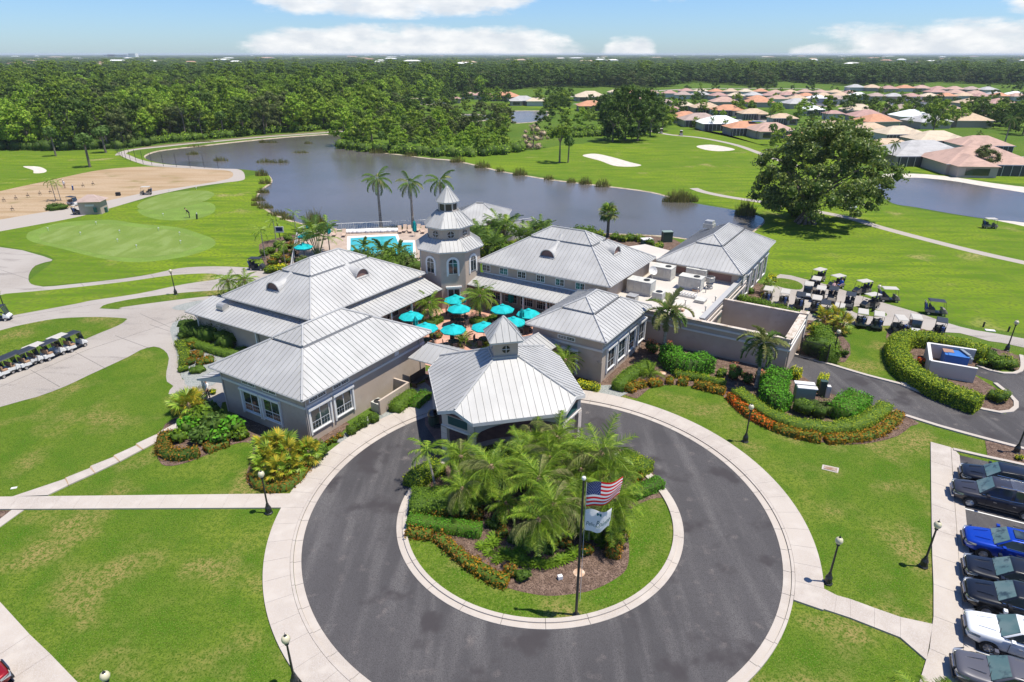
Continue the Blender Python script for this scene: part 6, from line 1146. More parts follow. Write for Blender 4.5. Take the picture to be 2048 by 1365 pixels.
# ================================================================== WOODS, HOUSES, HORIZON
def inpx(poly): return [G(*p) for p in poly]
WATER = [inpx(LAKE), inpx([(1740, 358), (1830, 348), (2200, 400), (2200, 480), (1785, 412)])]
T_ = [tree_proto('forest_tree', '', 'round', 'tree_light', 4.2, 8.5, 2.2, nc=36, per=46, size=.6, core='tree_mid'), tree_proto('forest_tree', '', 'round', 'tree_mid', 4.6, 9.5, 2.2, nc=38, per=46, size=.6, core='tree_mid'), tree_proto('forest_tree', '', 'round', 'tree_dark', 4.7, 10.0, 1.4, nc=38, per=44, size=.62),
      tree_proto('forest_tree', '', 'pine', 'tree_mid', 3.0, 9.5, 5.0, nc=22, per=40, size=.55, tr=.16), tree_proto('forest_tree', '', 'round', 'tree_olive', 3.9, 8.0, 1.6, nc=32, per=50, size=.5, core='tree_olive')]
T_sab = proto('cabbage_palm_tree', '', 'tree'); link('trunk', MB().tube([(0, 0, 0), (.2, .1, 6.2)], [.24, .2], 7).mesh('trunk', 'trunk'), T_sab)
V, Q = clumpcloud(np.array([(.2, .1, 6.6)]), [1.7], 240, .8, .8, under=.9); link('crown', npmesh('crown', V, Q, 'frond_dark'), T_sab)
TQ = []
def qt(k, xy, s, label, group=None): TQ.append((k, xy[0], xy[1], s if isinstance(s, tuple) else (s, s, s), label, group))
# --- single trees that stand out
def tree_at(p, px, py, s, label, group=None, top=None):
    x, y = G(px, py); return dup(p, (x, y, 0), R_.uniform(0, 6.28), label, group, s)
WOODS = inpx([(-500, 318), (-100, 300), (0, 298), (100, 301), (240, 297), (268, 292), (310, 287), (431, 277), (523, 269), (600, 263.5), (690, 258), (760, 250), (800, 222), (790, 200), (900, 190), (1000, 182), (1100, 176), (1345, 176), (1350, 150), (2700, 150), (2700, 124), (-1200, 124), (-1200, 200)])
STRIP = inpx([(1345, 179), (1560, 177), (1700, 172), (1800, 169), (2100, 170), (2800, 172), (2800, 150), (1345, 150)])
pts = []
def ygrid(y0, y1, f, mn):
    y = y0
    while y < y1: yield y; y += max(mn, f * y)
for y in ygrid(190, 2600, .016, 5.2):
    s = max(5.2, .016 * y); x = -y * 1.15
    while x < y * 1.15:
        xx, yy = x + R_.uniform(-.4, .4) * s, y + R_.uniform(-.4, .4) * s; x += s
        if inpoly(xx, yy, WOODS) or inpoly(xx, yy, STRIP):
            if any(inpoly(xx, yy, w_) for w_ in WATER): continue
            if xx > 60 and yy < 660 + 160 * mnoise.noise(Vector((xx * .02, 3, 1))) and not inpoly(xx, yy, WOODS): continue
            # rows of clearings far off, where roofs show
            if yy > 1250 and mnoise.noise(Vector((xx * .0022, yy * .0035, 2))) > .18: continue
            pts.append((xx, yy, s))
def kind_of(x, y):
    n = mnoise.noise(Vector((x * .012, y * .008, 0))) + mnoise.noise(Vector((x * .05, y * .04, 5))) * .6
    far = min(1, max(0, (y - 420) / 200)); r = R_.random()
    if r < max(.14, far * .8): return 2
    if n > .25: return 0 if r < .75 else 3
    if n < -.28: return 5 if r < .45 else 2 if r < .65 else 4
    return 1 if r < .45 else 0 if r < .65 else 4 if r < .78 else 3 if r < .88 else 5
def vis(q): return -1024 < 0 and abs(q[0]) < q[1] * .84 + 4
near = sorted([q for q in pts if vis(q)], key=lambda q: q[1])[:900]; nid = set(id(q) for q in near)
names = ['leafy light green tree in the woods beyond the lake path', 'full mid-green tree in the woods beyond the lake path', 'dark spreading tree in the woods beyond the lake path', 'tall thin pine in the woods beyond the lake path', 'dull olive tree in the woods beyond the lake path', 'cabbage palm in the woods beyond the lake path']
for q in near:
    k = kind_of(q[0], q[1]); p = (T_ + [T_sab])[k]; s = R_.uniform(.6, 1.3); qt(k, q, (s, s, s * R_.uniform(.8, 1.1)), names[k], 'trees along the front of the woods')
# the rest of the woods as one mass
def woods(name, P, protos, label):
    col = bpy.data.collections.new(name + '_kinds')
    for i, p in enumerate(protos): o = bpy.data.objects.new('kind_%d' % i, p); col.objects.link(o)
    me = bpy.data.meshes.new(name); me.from_pydata([(a, b, 0) for a, b, *_ in P], [], []); 
    at = me.attributes.new('rotz', 'FLOAT', 'POINT'); at.data.foreach_set('value', [R_.uniform(0, 6.28) for _ in P]); a2 = me.attributes.new('size', 'FLOAT_VECTOR', 'POINT'); a2.data.foreach_set('vector', [v for q in P for v in q[2]]); a3 = me.attributes.new('kind_id', 'INT', 'POINT'); a3.data.foreach_set('value', [q[3] for q in P])
    o = link(name, me); ng = bpy.data.node_groups.new(name, 'GeometryNodeTree'); ng.interface.new_socket('Geometry', in_out='INPUT', socket_type='NodeSocketGeometry'); ng.interface.new_socket('Geometry', in_out='OUTPUT', socket_type='NodeSocketGeometry')
    n = ng.nodes.new; l = ng.links.new; gi, go, ip, ci = n('NodeGroupInput'), n('NodeGroupOutput'), n('GeometryNodeInstanceOnPoints'), n('GeometryNodeCollectionInfo'); ci.inputs['Collection'].default_value = col; ci.inputs['Separate Children'].default_value = True; ci.inputs['Reset Children'].default_value = True
    def na(nm, ty): a = n('GeometryNodeInputNamedAttribute'); a.data_type = ty; a.inputs[0].default_value = nm; return a.outputs[0]
    cx = n('ShaderNodeCombineXYZ'); l(na('rotz', 'FLOAT'), cx.inputs[2]); l(gi.outputs[0], ip.inputs['Points']); l(ci.outputs[0], ip.inputs['Instance']); ip.inputs['Pick Instance'].default_value = True
    l(na('kind_id', 'INT'), ip.inputs['Instance Index']); l(cx.outputs[0], ip.inputs['Rotation']); l(na('size', 'FLOAT_VECTOR'), ip.inputs['Scale']); l(ip.outputs[0], go.inputs[0])
    md = o.modifiers.new('scatter', 'NODES'); md.node_group = ng; return tag(o, label, 'woods', kind='stuff')
crowns = [next(c.data for c in p.children if c.name.startswith('crown')) for p in T_] + [next(c.data for c in T_sab.children if c.name.startswith('crown'))]
rest = []
for q in pts:
    if id(q) in nid: continue
    k = kind_of(q[0], q[1]); s = R_.uniform(.65, 1.3); w_ = s * max(1, q[2] / 6.2); rest.append((q[0], q[1], (w_, w_, s * (1.1 if q[1] < 900 else .9)), k))
# flat wooded plain to the horizon
pl = []
for y in ygrid(1150, 14000, .022, 20):
    s = .030 * y; x = -y * 1.1
    while x < y * 1.1:
        xx, yy = x + R_.uniform(-.5, .5) * s, y + R_.uniform(-.5, .5) * s; x += s
        if inpoly(xx, yy, WOODS) and yy < 2600 and R_.random() < .4: continue
        if mnoise.noise(Vector((xx * .0012, yy * .0016, 7))) > .22: continue
        h = R_.uniform(.6, 1.0); pl.append((xx, yy, (s / 8.5, s / 8.5, h), R_.choice([1, 2, 2, 2, 4])))
woods('distant_trees', pl, crowns, 'flat plain of distant trees running to the horizon')
# undergrowth at the edge of the woods and on the peninsula
def bushes(name, path, n, r, m, label, hh=1.5, leaf=.5):
    C, Rr = [], []; P = resample([G(*p) for p in path], 1.0)
    for i in range(n): p = P[R_.randrange(len(P))]; q = R_.uniform(.5, 1) * r; C.append((p[0] + R_.uniform(-2, 2), p[1] + R_.uniform(-1.5, 2.5), hh * q * .35)); Rr.append(q)
    C = np.array(C); v, qd = clumpcloud(C, Rr, 55, leaf, hh * .7, under=.9); v[:, 2] = np.abs(v[:, 2]); V, Q, Mi = join(((v, qd), 0), (core_mesh(C, Rr, .9), 1)); c = C.mean(0); V = V - np.array([c[0], c[1], 0]); o = link(name, npmesh(name, V, Q, [m, 'tree_dark'], midx=Mi)); o.location = (c[0], c[1], 0); return tag(o, label, 'undergrowth', kind='stuff')
bushes('undergrowth', [(-150, 299), (0, 298), (100, 301), (240, 297), (310, 288)], 130, 2.4, 'tree_dark', 'dark undergrowth along the foot of the left woods'); bushes('undergrowth', [(310, 287), (431, 277), (523, 268), (690, 257)], 120, 2.0, 'tree_light', 'light undergrowth beside the far lake path')
PEN = [(690, 292, 1.25, 0), (705, 297, .9, 5), (728, 298, 1.0, 1), (720, 270, 1.35, 0), (745, 285, 1.1, 0), (765, 300, .85, 5), (780, 290, 1.0, 1), (800, 304, .8, 0), (815, 296, .95, 4), (830, 306, .7, 5), (850, 303, .9, 1), (860, 285, 1.1, 4), (875, 308, .75, 1), (895, 300, .9, 0), (905, 282, 1.0, 4), (925, 309, .85, 0), (945, 300, .95, 0), (950, 280, 1.1, 4), (965, 309, .75, 1), (985, 305, .8, 0), (1005, 303, .8, 1), (700, 250, 1.2, 1), (740, 252, 1.2, 1), (770, 262, 1.0, 4), (800, 250, 1.0, 0), (835, 255, 1.15, 2), (880, 250, 1.1, 4), (915, 245, 1.05, 4), (960, 250, 1.1, 4), (1000, 248, 1.0, 4), (850, 228, 1.1, 2), (825, 240, 1.0, 2), (1000, 275, 1.0, 4), (1085, 262, .95, 2), (1098, 262, .8, 5), (1130, 262, .9, 1), (1160, 256, 1.0, 0), (1105, 236, 1.0, 2), (1130, 228, 1.05, 2), (1180, 250, .85, 1), (965, 232, .9, 4), (985, 262, 1.2, 4), (1015, 262, 1.1, 4)]
cn = ['light leafy tree', 'mid-green tree', 'dark tree', 'pine', 'feathery olive tree', 'cabbage palm']
for px, py, s, k in PEN:
    qt(k, G(px, py), s * R_.uniform(.6, .85), cn[k] + ' on the bushy tongue of land behind the lake', 'trees on the tongue of land behind the lake')
bushes('undergrowth', [(690, 296), (740, 303), (800, 307), (870, 312), (930, 313), (1000, 308), (1040, 300)], 150, 2.3, 'tree_light', 'green scrub on the tongue of land behind the lake', 1.3); bushes('undergrowth', [(1060, 270), (1130, 276), (1200, 272), (1240, 268), (1150, 262)], 90, 1.8, 'tree_light', 'rough bright scrub behind the dead bush')
D_ = tree_proto('dead_bush', 'grey leafless bush at the edge of the green scrub', 'round', 'tree_grey', 4.6, 6.2, .4, nc=26, per=50, size=.35, limbs=8, core='tree_grey'); dup(D_, (*G(1066, 296), 0), 0)
U1 = tree_proto('umbrella_tree', 'flat-topped tree with a forked trunk on the fairway', 'spread', 'tree_mid', 3.6, 4.2, 5.0, nc=26, per=50, size=.5, tr=.22, limbs=5); dup(U1, (*G(1119, 326), 0), 0)
dup(T_sab, (*G(1136, 326), 0), 0, 'short cabbage palm beside the forked tree on the fairway', None, .82, 'tree')
dup(T_sab, (*G(180, 335), 0), 1, 'cabbage palm with two trunks alone on the left fairway', None, (1.25, 1.25, 1.05), 'tree'); dup(T_sab, (*G(112, 313), 0), 1, 'leaning cabbage palm nearest the left woods', None, 1.0, 'tree'); dup(T_sab, (*G(212, 306), 0), 2, 'broad cabbage palm at the woods edge right of the lone one', None, (1.3, 1.3, .9), 'tree')
BIG = [(1225, 284, 1.2, 2), (1250, 281, 1.5, 2), (1275, 283, 1.45, 2), (1300, 272, 1.15, 2), (1236, 262, 1.2, 2), (1325, 262, .8, 1)]
for i, (px, py, s, k) in enumerate(BIG): dup(T_[k], (*G(px, py), 0), i, ['dark tree at the left of the clump beyond the fairway', 'largest dark tree of the clump beyond the fairway', 'dark round tree right of centre in the fairway clump', 'smaller dark tree at the right of the fairway clump', 'dark tree just behind the largest one of the fairway clump', 'small green tree right of the fairway clump'][i], None, s, 'tree')
# ---- the great banyan
bx_, by_ = G(1612, 446); bt = thing('banyan_tree', (bx_, by_, 0), 'huge spreading banyan with a fluted trunk on the golf course', 'tree')
mb = MB()
for k in range(13):
    a = k * 2.4; r = .35 + .6 * math.sqrt(k / 13); mb.tube([(bx_ + math.cos(a) * r * 2.1, by_ + math.sin(a) * r * 1.8, -.1), (bx_ + math.cos(a) * r * 1.1, by_ + math.sin(a) * r, 1.2), (bx_ + math.cos(a + .5) * r * .8, by_ + math.sin(a + .5) * r * .8, 3.2), (bx_ + math.cos(a) * r * 1.6, by_ + math.sin(a) * r * 1.6, 4.8)], [.34, .27, .25, .2], 7)
mb.build('trunk', 'trunk', bt)
for k in range(12):
    a = k * .524; L = R_.uniform(5, 9.5); z = R_.uniform(5, 10); lm = MB(); lm.tube([(bx_ + math.cos(a) * .6, by_ + math.sin(a) * .6, 3.8), (bx_ + math.cos(a) * L * .4, by_ + math.sin(a) * L * .4, 3.8 + z * .35), (bx_ + math.cos(a + .15) * L, by_ + math.sin(a + .15) * L, 3.8 + z * .75)], [.36, .24, .08], 6).build('limb', 'trunk', bt)
C, Rr = [], []
for i in range(240):
    a = R_.uniform(0, 6.283); t = R_.random(); zz = 2.6 + 13.2 * t; mxr = 10.9 * math.sqrt(max(.04, 1 - (2 * t - .62) ** 2 / 1.95)) * (1 + .16 * math.sin(a * 3 + 1)); r = mxr * math.sqrt(R_.uniform(.12, 1))
    if mnoise.noise(Vector((math.cos(a) * r * .22, math.sin(a) * r * .22, zz * .25))) < -.24: continue
    C.append((bx_ + 1.3 + math.cos(a) * r * (1 + .12 * math.sin(5 * a + zz)), by_ + math.sin(a) * r * .85, zz)); Rr.append(R_.uniform(.7, 1.9))
for dx, dz in ((10.5, 5.5), (11.8, 4.5), (12.4, 6.2), (9.8, 8.2), (11.0, 7), (-6.2, 2.8), (-7.2, 3.4), (-6.6, 4.8), (-5.8, 3.6)):
    for _ in range(2): C.append((bx_ + dx + R_.uniform(-.6, .6), by_ + R_.uniform(-2, 2), dz + R_.uniform(-.5, .5))); Rr.append(R_.uniform(.8, 1.3))
C = np.array(C) - np.array([bx_, by_, 0]); v, q = clumpcloud(C, Rr, 170, .45, .75, rnd=.8); V, Q, Mi = join(((v, q), 0), (core_mesh(C, Rr, .55), 1)); link('crown', npmesh('crown', V, Q, ['banyan_leaf', 'tree_dark'], midx=Mi), bt)
shrub(1592, 420, 1.6, 2.0, 'hedge_green', 'leafy bush at the left foot of the banyan', leaf=.35, dens=30)
# ---- reeds at the water's edge
def reeds(px, py, w_, h, n, label):
    x, y = G(px, py); V, Q = [], []
    for i in range(n):
        a, r = RG.uniform(0, 6.28), math.sqrt(RG.uniform(0, 1)); bx2, by2 = math.cos(a) * r * w_, math.sin(a) * r * min(w_, 1.8) * .6; hh = h * RG.uniform(.35, 1) * (1.1 - .75 * r * r); d = RG.uniform(0, 6.28); lx, ly = RG.normal(0, .22, 2) * hh; ww = .05; o = len(V)
        V += [(bx2 - math.cos(d) * ww, by2 - math.sin(d) * ww, 0), (bx2 + math.cos(d) * ww, by2 + math.sin(d) * ww, 0), (bx2 + lx + math.cos(d) * .02, by2 + ly, hh), (bx2 + lx - math.cos(d) * .02, by2 + ly, hh)]; Q.append((o, o + 1, o + 2, o + 3))
    o = link('reeds', npmesh('reeds', V, Q, 'reed')); o.location = (x, y, 0); return tag(o, label, 'reeds', kind='stuff')
for i, (px, py, w_, h, n) in enumerate([(632, 452, 1.9, 2.2, 420), (1360, 404, 3.6, 2.0, 700), (1490, 430, 1.9, 2.2, 420), (1170, 369, 1.6, 1.4, 200), (1205, 374, 1.8, 1.5, 220), (1142, 366, 1.2, 1.1, 120), (1098, 360, 1.2, 1.1, 120), (1040, 351, 1.9, 1.5, 220), (1000, 344, 1.2, 1.2, 120), (965, 336, 2.2, 1.6, 240), (915, 325, 2.2, 1.5, 240), (820, 313, 2.2, 1.3, 200), (755, 307, 2.5, 1.4, 200), (524, 352, 1.6, 1.6, 240), (530, 368, 1.5, 1.2, 200), (526, 386, 1.4, 1.0, 200), (517, 402, 1.4, 1.0, 200), (530, 417, 1.6, 1.0, 200), (556, 431, 2.0, .9, 260), (575, 439, 1.4, .8, 160), (790, 458, 2.4, .5, 160), (512, 412, 1.0, .8, 120)]):
    reeds(px, py, w_, h * 1.35, n, 'clump of reeds and rushes along the lake shore')
RS = random.Random(3)
for i in range(10): reeds(RS.uniform(300, 660), RS.uniform(283, 332) - 0, RS.uniform(1.2, 3.4), RS.uniform(.8, 1.5), 170, 'marsh reeds standing in the shallow far corner of the lake')
# ---- houses
HOUSE_LABELS = {}
def house(x0, x1, yb, m, label, rot=0.0, dep=.72, lanai=True, h=2.6, group=None, detail=True):
    """hip-roofed bungalow; x0, x1, yb: ends and height of the front eave as seen"""
    cx, cy = G((x0 + x1) / 2, yb, h); xa, _ = G(x0, yb, h); xb, _ = G(x1, yb, h); L = (xb - xa); W_ = L * dep; cyy = cy + W_ / 2
    rot = rot; t = thing('house', (cx, cyy, 0), label, 'house', group); co, si = math.cos(rot), math.sin(rot)
    def q(a, b, z): return (cx + a * co - b * si, cyy + a * si + b * co, z)
    a, b = L / 2 - .5, W_ / 2 - .5
    wl = MB().prism([q(-a, -b, 0)[:2], q(a, -b, 0)[:2], q(a, b, 0)[:2], q(-a, b, 0)[:2]], 0, h); wl.build('wall', 'house_white' if m == 'tile_white' or R_.random() < .3 else 'house_wall', t)
    A2, B2 = L / 2, W_ / 2; r = min(A2, B2); rz_ = h + r * .42
    if A2 >= B2: r0, r1 = q(-(A2 - B2), 0, rz_), q(A2 - B2, 0, rz_); F_ = [(0, 1, 5, 4), (1, 2, 5), (2, 3, 4, 5), (3, 0, 4)]
    else: r0, r1 = q(0, -(B2 - A2), rz_), q(0, B2 - A2, rz_); F_ = [(0, 1, 4), (1, 2, 5, 4), (2, 3, 5), (3, 0, 4, 5)]
    rf = MB().add([q(-A2, -B2, h), q(A2, -B2, h), q(A2, B2, h), q(-A2, B2, h), r0, r1], F_ + [(3, 2, 1, 0)]).build('roof', m, t)
    MB().box(q(0, -B2 + .0, h - .08), (L, .06, .2), rot).build('fascia', 'trim', t)
    if detail:
        # a second lower hip on one side, windows, screened porch
        s = 1 if R_.random() < .5 else -1; gx = s * L * .24; gw = L * .22; gd = W_ * .22; z0 = h - .02; p = [q(gx - gw, -B2 - gd, z0), q(gx + gw, -B2 - gd, z0), q(gx + gw, -B2 + gw, z0), q(gx - gw, -B2 + gw, z0), q(gx, -B2 - gd + gw, z0 + gw * .42), q(gx, -B2 + gw * 1.6, z0 + gw * .42)]
        MB().add(p, [(0, 1, 4), (1, 2, 5, 4), (3, 0, 4, 5), (2, 3, 5)]).build('roof', m, t); MB().prism([q(gx - gw + .4, -B2 - gd + .4, 0)[:2], q(gx + gw - .4, -B2 - gd + .4, 0)[:2], q(gx + gw - .4, -B2 + 1, 0)[:2], q(gx - gw + .4, -B2 + 1, 0)[:2]], 0, h - .05).build('wall', 'house_wall', t)
        MB().box(q(gx, -B2 - gd + .38, 1.3), (gw * 1.1, .06, 1.6), rot).build('window', 'glass', t)
        ox = -s * L * .22; MB().box(q(ox, -B2 + .2, 1.25), (L * .46, 1.0, 2.4), rot).build('screen_porch', 'screen', t)
        if lanai:
            for k in range(6): MB().box(q(ox - L * .23 + k * L * .092, -B2 - .34, 1.25), (.08, .08, 2.5), rot).build('porch_post', 'trim', t)
    return t
def cage(px, py, label, w_=6, d=4, s=1.0):
    x, y = G(px, py); t = thing('pool_cage', (x, y, 0), label, 'pool cage'); V0 = [(x - w_ / 2, y - d / 2), (x + w_ / 2, y - d / 2), (x + w_ / 2, y + d / 2), (x - w_ / 2, y + d / 2)]
    MB().prism(V0, .02, .05).build('deck', 'path_grey', t); C2 = [(x + (a - x) * .55, y + (b - y) * .55) for a, b in V0]
    for i in range(4):
        j = (i + 1) % 4; fr = MB()
        for k in range(5): p = lerp(V0[i], V0[j], k / 4); q = lerp(C2[i], C2[j], k / 4); fr.tube([(*p, 0), (*p, 2.5), (*q, 3.5)], .05, 4)
        fr.tube([(*V0[i], 2.5), (*V0[j], 2.5)], .05, 4).tube([(*V0[i], 1.2), (*V0[j], 1.2)], .04, 4).tube([(*C2[i], 3.5), (*C2[j], 3.5)], .05, 4); fr.build('frame', 'trim', t)
    MB().box((x, y + d / 2 - .3, 1.2), (w_ * .96, .1, 2.2)).build('screen', 'screen', t)
NEARH = [(1793, 1955, 313, 'tile_grey', 'grey-roofed house nearest the right pond, with a dark screened porch', .0), (1742, 1852, 299, 'tile_tan', 'tan house behind the lone curved palm, left of the grey-roofed one', .05), (1905, 2090, 330, 'tile_pink', 'pale pink-roofed house at the right edge beside the pond', -.1), (1929, 2033, 292, 'tile_pink', 'pinkish brown house behind the grey-roofed one', -.12), (1717, 1782, 258, 'tile_tan', 'small tan house with a gable beyond the banyan', 0), (1768, 1856, 269, 'tile_cream', 'cream-roofed house right of the gabled one', .1), (1840, 1945, 282, 'tile_cream', 'white-walled house with garage door', 0), (1590, 1656, 277, 'tile_orange', 'orange-pink roof behind the banyan crown', 0), (1508, 1596, 262, 'tile_pink', 'rose-roofed house above the fairway bunker', .05), (1460, 1538, 257, 'tile_orange', 'orange-roofed house with solar panels', .05), (1405, 1492, 248, 'tile_white', 'white-roofed house with a pool cage', 0), (1367, 1446, 241, 'tile_brown', 'brown-roofed house above the fairway', 0), (1346, 1405, 234, 'tile_orange', 'salmon-roofed house left of the brown one', 0), (1484, 1541, 228, 'tile_tan', 'tan house behind the solar roof', 0), (1545, 1598, 237, 'tile_tan', 'sand-coloured house with garage', 0), (1607, 1652, 220, 'tile_white', 'pale green-white roof behind the trees', 0), (1654, 1692, 228, 'tile_rose', 'rose roof behind the trees', 0), (1388, 1446, 216, 'tile_tan', 'beige-roofed house in the third row', 0), (1346, 1393, 212, 'tile_cream', 'yellow-cream house in the third row', 0), (1430, 1492, 221, 'tile_orange', 'orange roof in the third row', 0), (1650, 1712, 250, 'tile_tan', 'tan roof just above the banyan crown', 0), (1155, 1214, 212, 'tile_orange', 'bright orange roof behind the dark tree clump', 0), (1150, 1215, 194, 'tile_cream', 'cream hip roof left of the orange one', 0), (1218, 1262, 196, 'tile_white', 'white-walled house in the far row', 0), (1264, 1308, 200, 'tile_pink', 'pink-grey roof in the middle row', 0), (1312, 1352, 206, 'tile_brown', 'brown roof behind the fairway clump', 0), (1325, 1372, 222, 'tile_rose', 'reddish roof at the right of the fairway clump', 0),
         (1052, 1092, 203, 'tile_cream', 'cream-roofed house at the small pond', 0), (1018, 1074, 202, 'tile_grey', 'slate-roofed house at the small pond', 0), (982, 1040, 194, 'tile_orange', 'long red-roofed house above the small pond', 0), (945, 985, 191, 'tile_rose', 'red roof half hidden by trees', 0), (896, 922, 198, 'tile_rose', 'small red-roofed house at the left end of the row', 0), (922, 952, 190, 'tile_pink', 'pinkish roof behind the small red one', 0)]
for a, b, c, m, l, r in NEARH: house(a, b, c, m, l, r, detail=(b - a) > 40)
cols = ['tile_pink', 'tile_orange', 'tile_grey', 'tile_tan', 'tile_rose', 'tile_cream', 'tile_brown', 'tile_pink', 'tile_tan', 'tile_rose', 'tile_white']
cw_ = dict(tile_pink='pink', tile_orange='orange', tile_grey='grey', tile_tan='tan', tile_rose='rose red', tile_cream='cream', tile_brown='brown', tile_white='white'); od = ['first', 'second', 'third', 'fourth', 'fifth', 'sixth', 'seventh', 'eighth', 'ninth', 'tenth', 'eleventh', 'twelfth', 'thirteenth', 'fourteenth', 'fifteenth', 'sixteenth', 'seventeenth', 'eighteenth', 'nineteenth', 'twentieth', 'twenty-first', 'twenty-second', 'twenty-third', 'twenty-fourth']
for row, (x0, x1, y0, y1, w_, nm) in enumerate([(1500, 1700, 197, 199, 36, 'row just before the far pond'), (1860, 2060, 186, 192, 36, 'right end row'), (1352, 2060, 191, 194, 34, 'row along the far pond'), (1360, 1720, 183, 187, 28, 'row behind the far pond'), (1700, 2000, 176, 180, 32, 'rear right row'), (1215, 1360, 186, 188, 30, 'row right of the cream hip roof')]):
    n = int((x1 - x0) / (w_ * 1.02))
    for i in range(n):
        x = x0 + (x1 - x0) * (i + .5) / n; y = y0 + (y1 - y0) * i / n + R_.uniform(-1.2, 1.2); m = cols[(i * 7 + row * 3 + R_.randrange(2)) % 11]; house(x - w_ * .52, x + w_ * .52, y, m, '%s-roofed house, %s from the left in the %s' % (cw_[m], od[min(i, 23)], nm), R_.uniform(-.15, .15), .8, group='houses in the ' + nm, detail=False)
x, y = G(1510, 245, 4.2); tag(MB().box((x, y, 4.5), (5, 3, .08), .05).build('solar_panels', 'solar'), 'dark solar panels on the orange roof above the fairway', 'solar panels')
cage(1470, 259, 'pool cage behind the white-roofed house'); cage(1430, 257, 'pool cage left of the orange solar roof'); cage(2035, 345, 'pool cage at the right edge by the pond', 8, 5); cage(1380, 250, 'pool cage behind the brown-roofed house')
for px, py, s, k in [(1660, 226, 1, 2), (1690, 232, 1.2, 2), (1720, 225, 1.2, 2), (1745, 230, 1.25, 2), (1775, 236, 1.1, 2), (1800, 230, 1.2, 2), (1825, 240, 1.2, 2), (1850, 235, 1.2, 2), (1880, 245, 1.2, 2), (1900, 255, 1.3, 1), (1865, 268, 1.0, 1), (1930, 245, 1.1, 2), (1960, 250, 1.2, 2), (1990, 258, 1.2, 2), (2020, 262, 1.2, 2), (2045, 270, 1.2, 2), (2060, 230, 1.3, 2), (2040, 215, 1.3, 2), (1700, 205, 1.0, 2), (1290, 215, .9, 2), (1320, 218, .9, 2), (1140, 205, 1.0, 2), (1120, 212, 1.0, 2), (1100, 205, 1.0, 2), (1095, 225, .9, 1), (1180, 215, .8, 2), (1405, 228, .7, 1), (1470, 225, .9, 1), (1480, 232, .8, 1), (1400, 200, .8, 2), (1550, 246, .8, 0), (1600, 245, .9, 0), (1575, 262, .7, 5), (1640, 280, 1.1, 3), (1660, 292, .9, 1), (1700, 300, .9, 1), (1680, 310, .8, 5), (1560, 290, .75, 5), (1540, 290, .75, 5), (1550, 300, .6, 1), (1600, 290, .8, 5), (1740, 325, .55, 1), (1715, 315, .6, 1), (1760, 330, .4, 0), (1230, 230, .9, 2), (1210, 240, .9, 2), (1360, 238, .8, 2), (1340, 250, .6, 1), (930, 205, .8, 2), (900, 212, .8, 2), (870, 215, .8, 1), (945, 212, .7, 5), (1985, 205, 1.1, 2), (2030, 190, 1.3, 2), (2010, 178, 1.2, 2), (1620, 180, 1, 2), (1500, 178, .9, 2), (1430, 180, .9, 2), (1820, 182, .8, 2), (1760, 190, .7, 1), (1630, 200, .7, 5), (1430, 235, .4, 0), (1500, 262, .35, 0), (1450, 262, .35, 1), (1520, 268, .35, 1), (1480, 268, .3, 0), (1545, 275, .4, 0), (1390, 256, .35, 1)]:
    qt(k, G(px, py), s * R_.uniform(.85, 1.1) * (.62 if px > 1640 and py < 264 else .8 if py < 240 else 1), cn[k] + ' between the houses of the estate', 'trees between the houses')
def fill(n, poly, ks, s0, s1, lab, g):
    k = 0
    xs = [p[0] for p in poly]; ys = [p[1] for p in poly]
    while k < n:
        x, y = RS.uniform(min(xs), max(xs)), RS.uniform(min(ys), max(ys))
        if not inpoly(x, y, poly): continue
        k += 1; q = RS.choice(ks); qt(q, G(x, y), RS.uniform(s0, s1), cn[q] + lab, g)
fill(75, [(690, 222), (790, 215), (960, 222), (1015, 250), (1010, 275), (930, 285), (690, 292)], [0, 1, 1, 2, 4, 4, 5], .5, .85, ' in the thicket behind the lake', 'trees of the thicket behind the lake')
fill(44, [(1660, 228), (1760, 226), (2060, 230), (2060, 268), (1900, 255), (1790, 242), (1720, 236)], [2, 2, 1, 0], .5, .8, ' in the grove between the house rows', 'trees of the grove between the house rows')
fill(26, [(1200, 225), (1340, 228), (1330, 255), (1190, 258)], [2, 1, 0, 2], .7, 1.0, ' behind the fairway clump', 'trees behind the fairway clump')
fill(24, [(880, 203), (1130, 210), (1135, 222), (1095, 222), (1030, 212), (880, 212)], [2, 1, 5], .6, .85, ' along the small ponds', 'trees along the small ponds')
fill(30, [(1340, 199), (1640, 199), (1640, 250), (1560, 262), (1340, 225)], [1, 2, 5, 0], .3, .6, ' in the gardens above the fairway', 'trees in the gardens above the fairway')
fill(34, [(1700, 196), (2060, 200), (2060, 222), (1700, 216)], [2, 1, 2], .25, .42, ' along the far pond', 'trees along the far pond')
for i in range(95):
    x, y = RS.uniform(1230, 2060), RS.uniform(172, 205); qt(RS.choice([1, 2, 2, 0]) if RS.random() < .7 else 5, G(x, y), RS.uniform(.22, .42), 'small garden tree in the far rows of houses', 'garden trees in the far rows of houses')
for px, py, s, l in ((1780, 332, .95, 'curved coconut palm in front of the tan house'), (1422, 262, .75, 'palm beside the white-roofed house'), (1538, 250, .9, 'palm in front of the sand-coloured house'), (1815, 268, .8, 'palm among the cream-roofed houses'), (1950, 300, .8, 'palm before the pinkish brown house'), (1368, 225, .8, 'palm beside the salmon roof'), (2005, 300, 1.5, 'very tall thin palm at the right edge')): at_(P_royal, px, py, l, (s * .6, s * .6, s * .8))
TQ.sort(key=lambda q: -(q[3][0] * (1 if vis((q[1], q[2])) else .2) / q[2]))
for q in TQ[:288]: dup((T_ + [T_sab])[q[0]], (q[1], q[2], 0), R_.uniform(0, 6.28), q[4], q[5], q[3], 'tree')
rest += [(q[1], q[2], q[3], q[0]) for q in TQ[288:]]
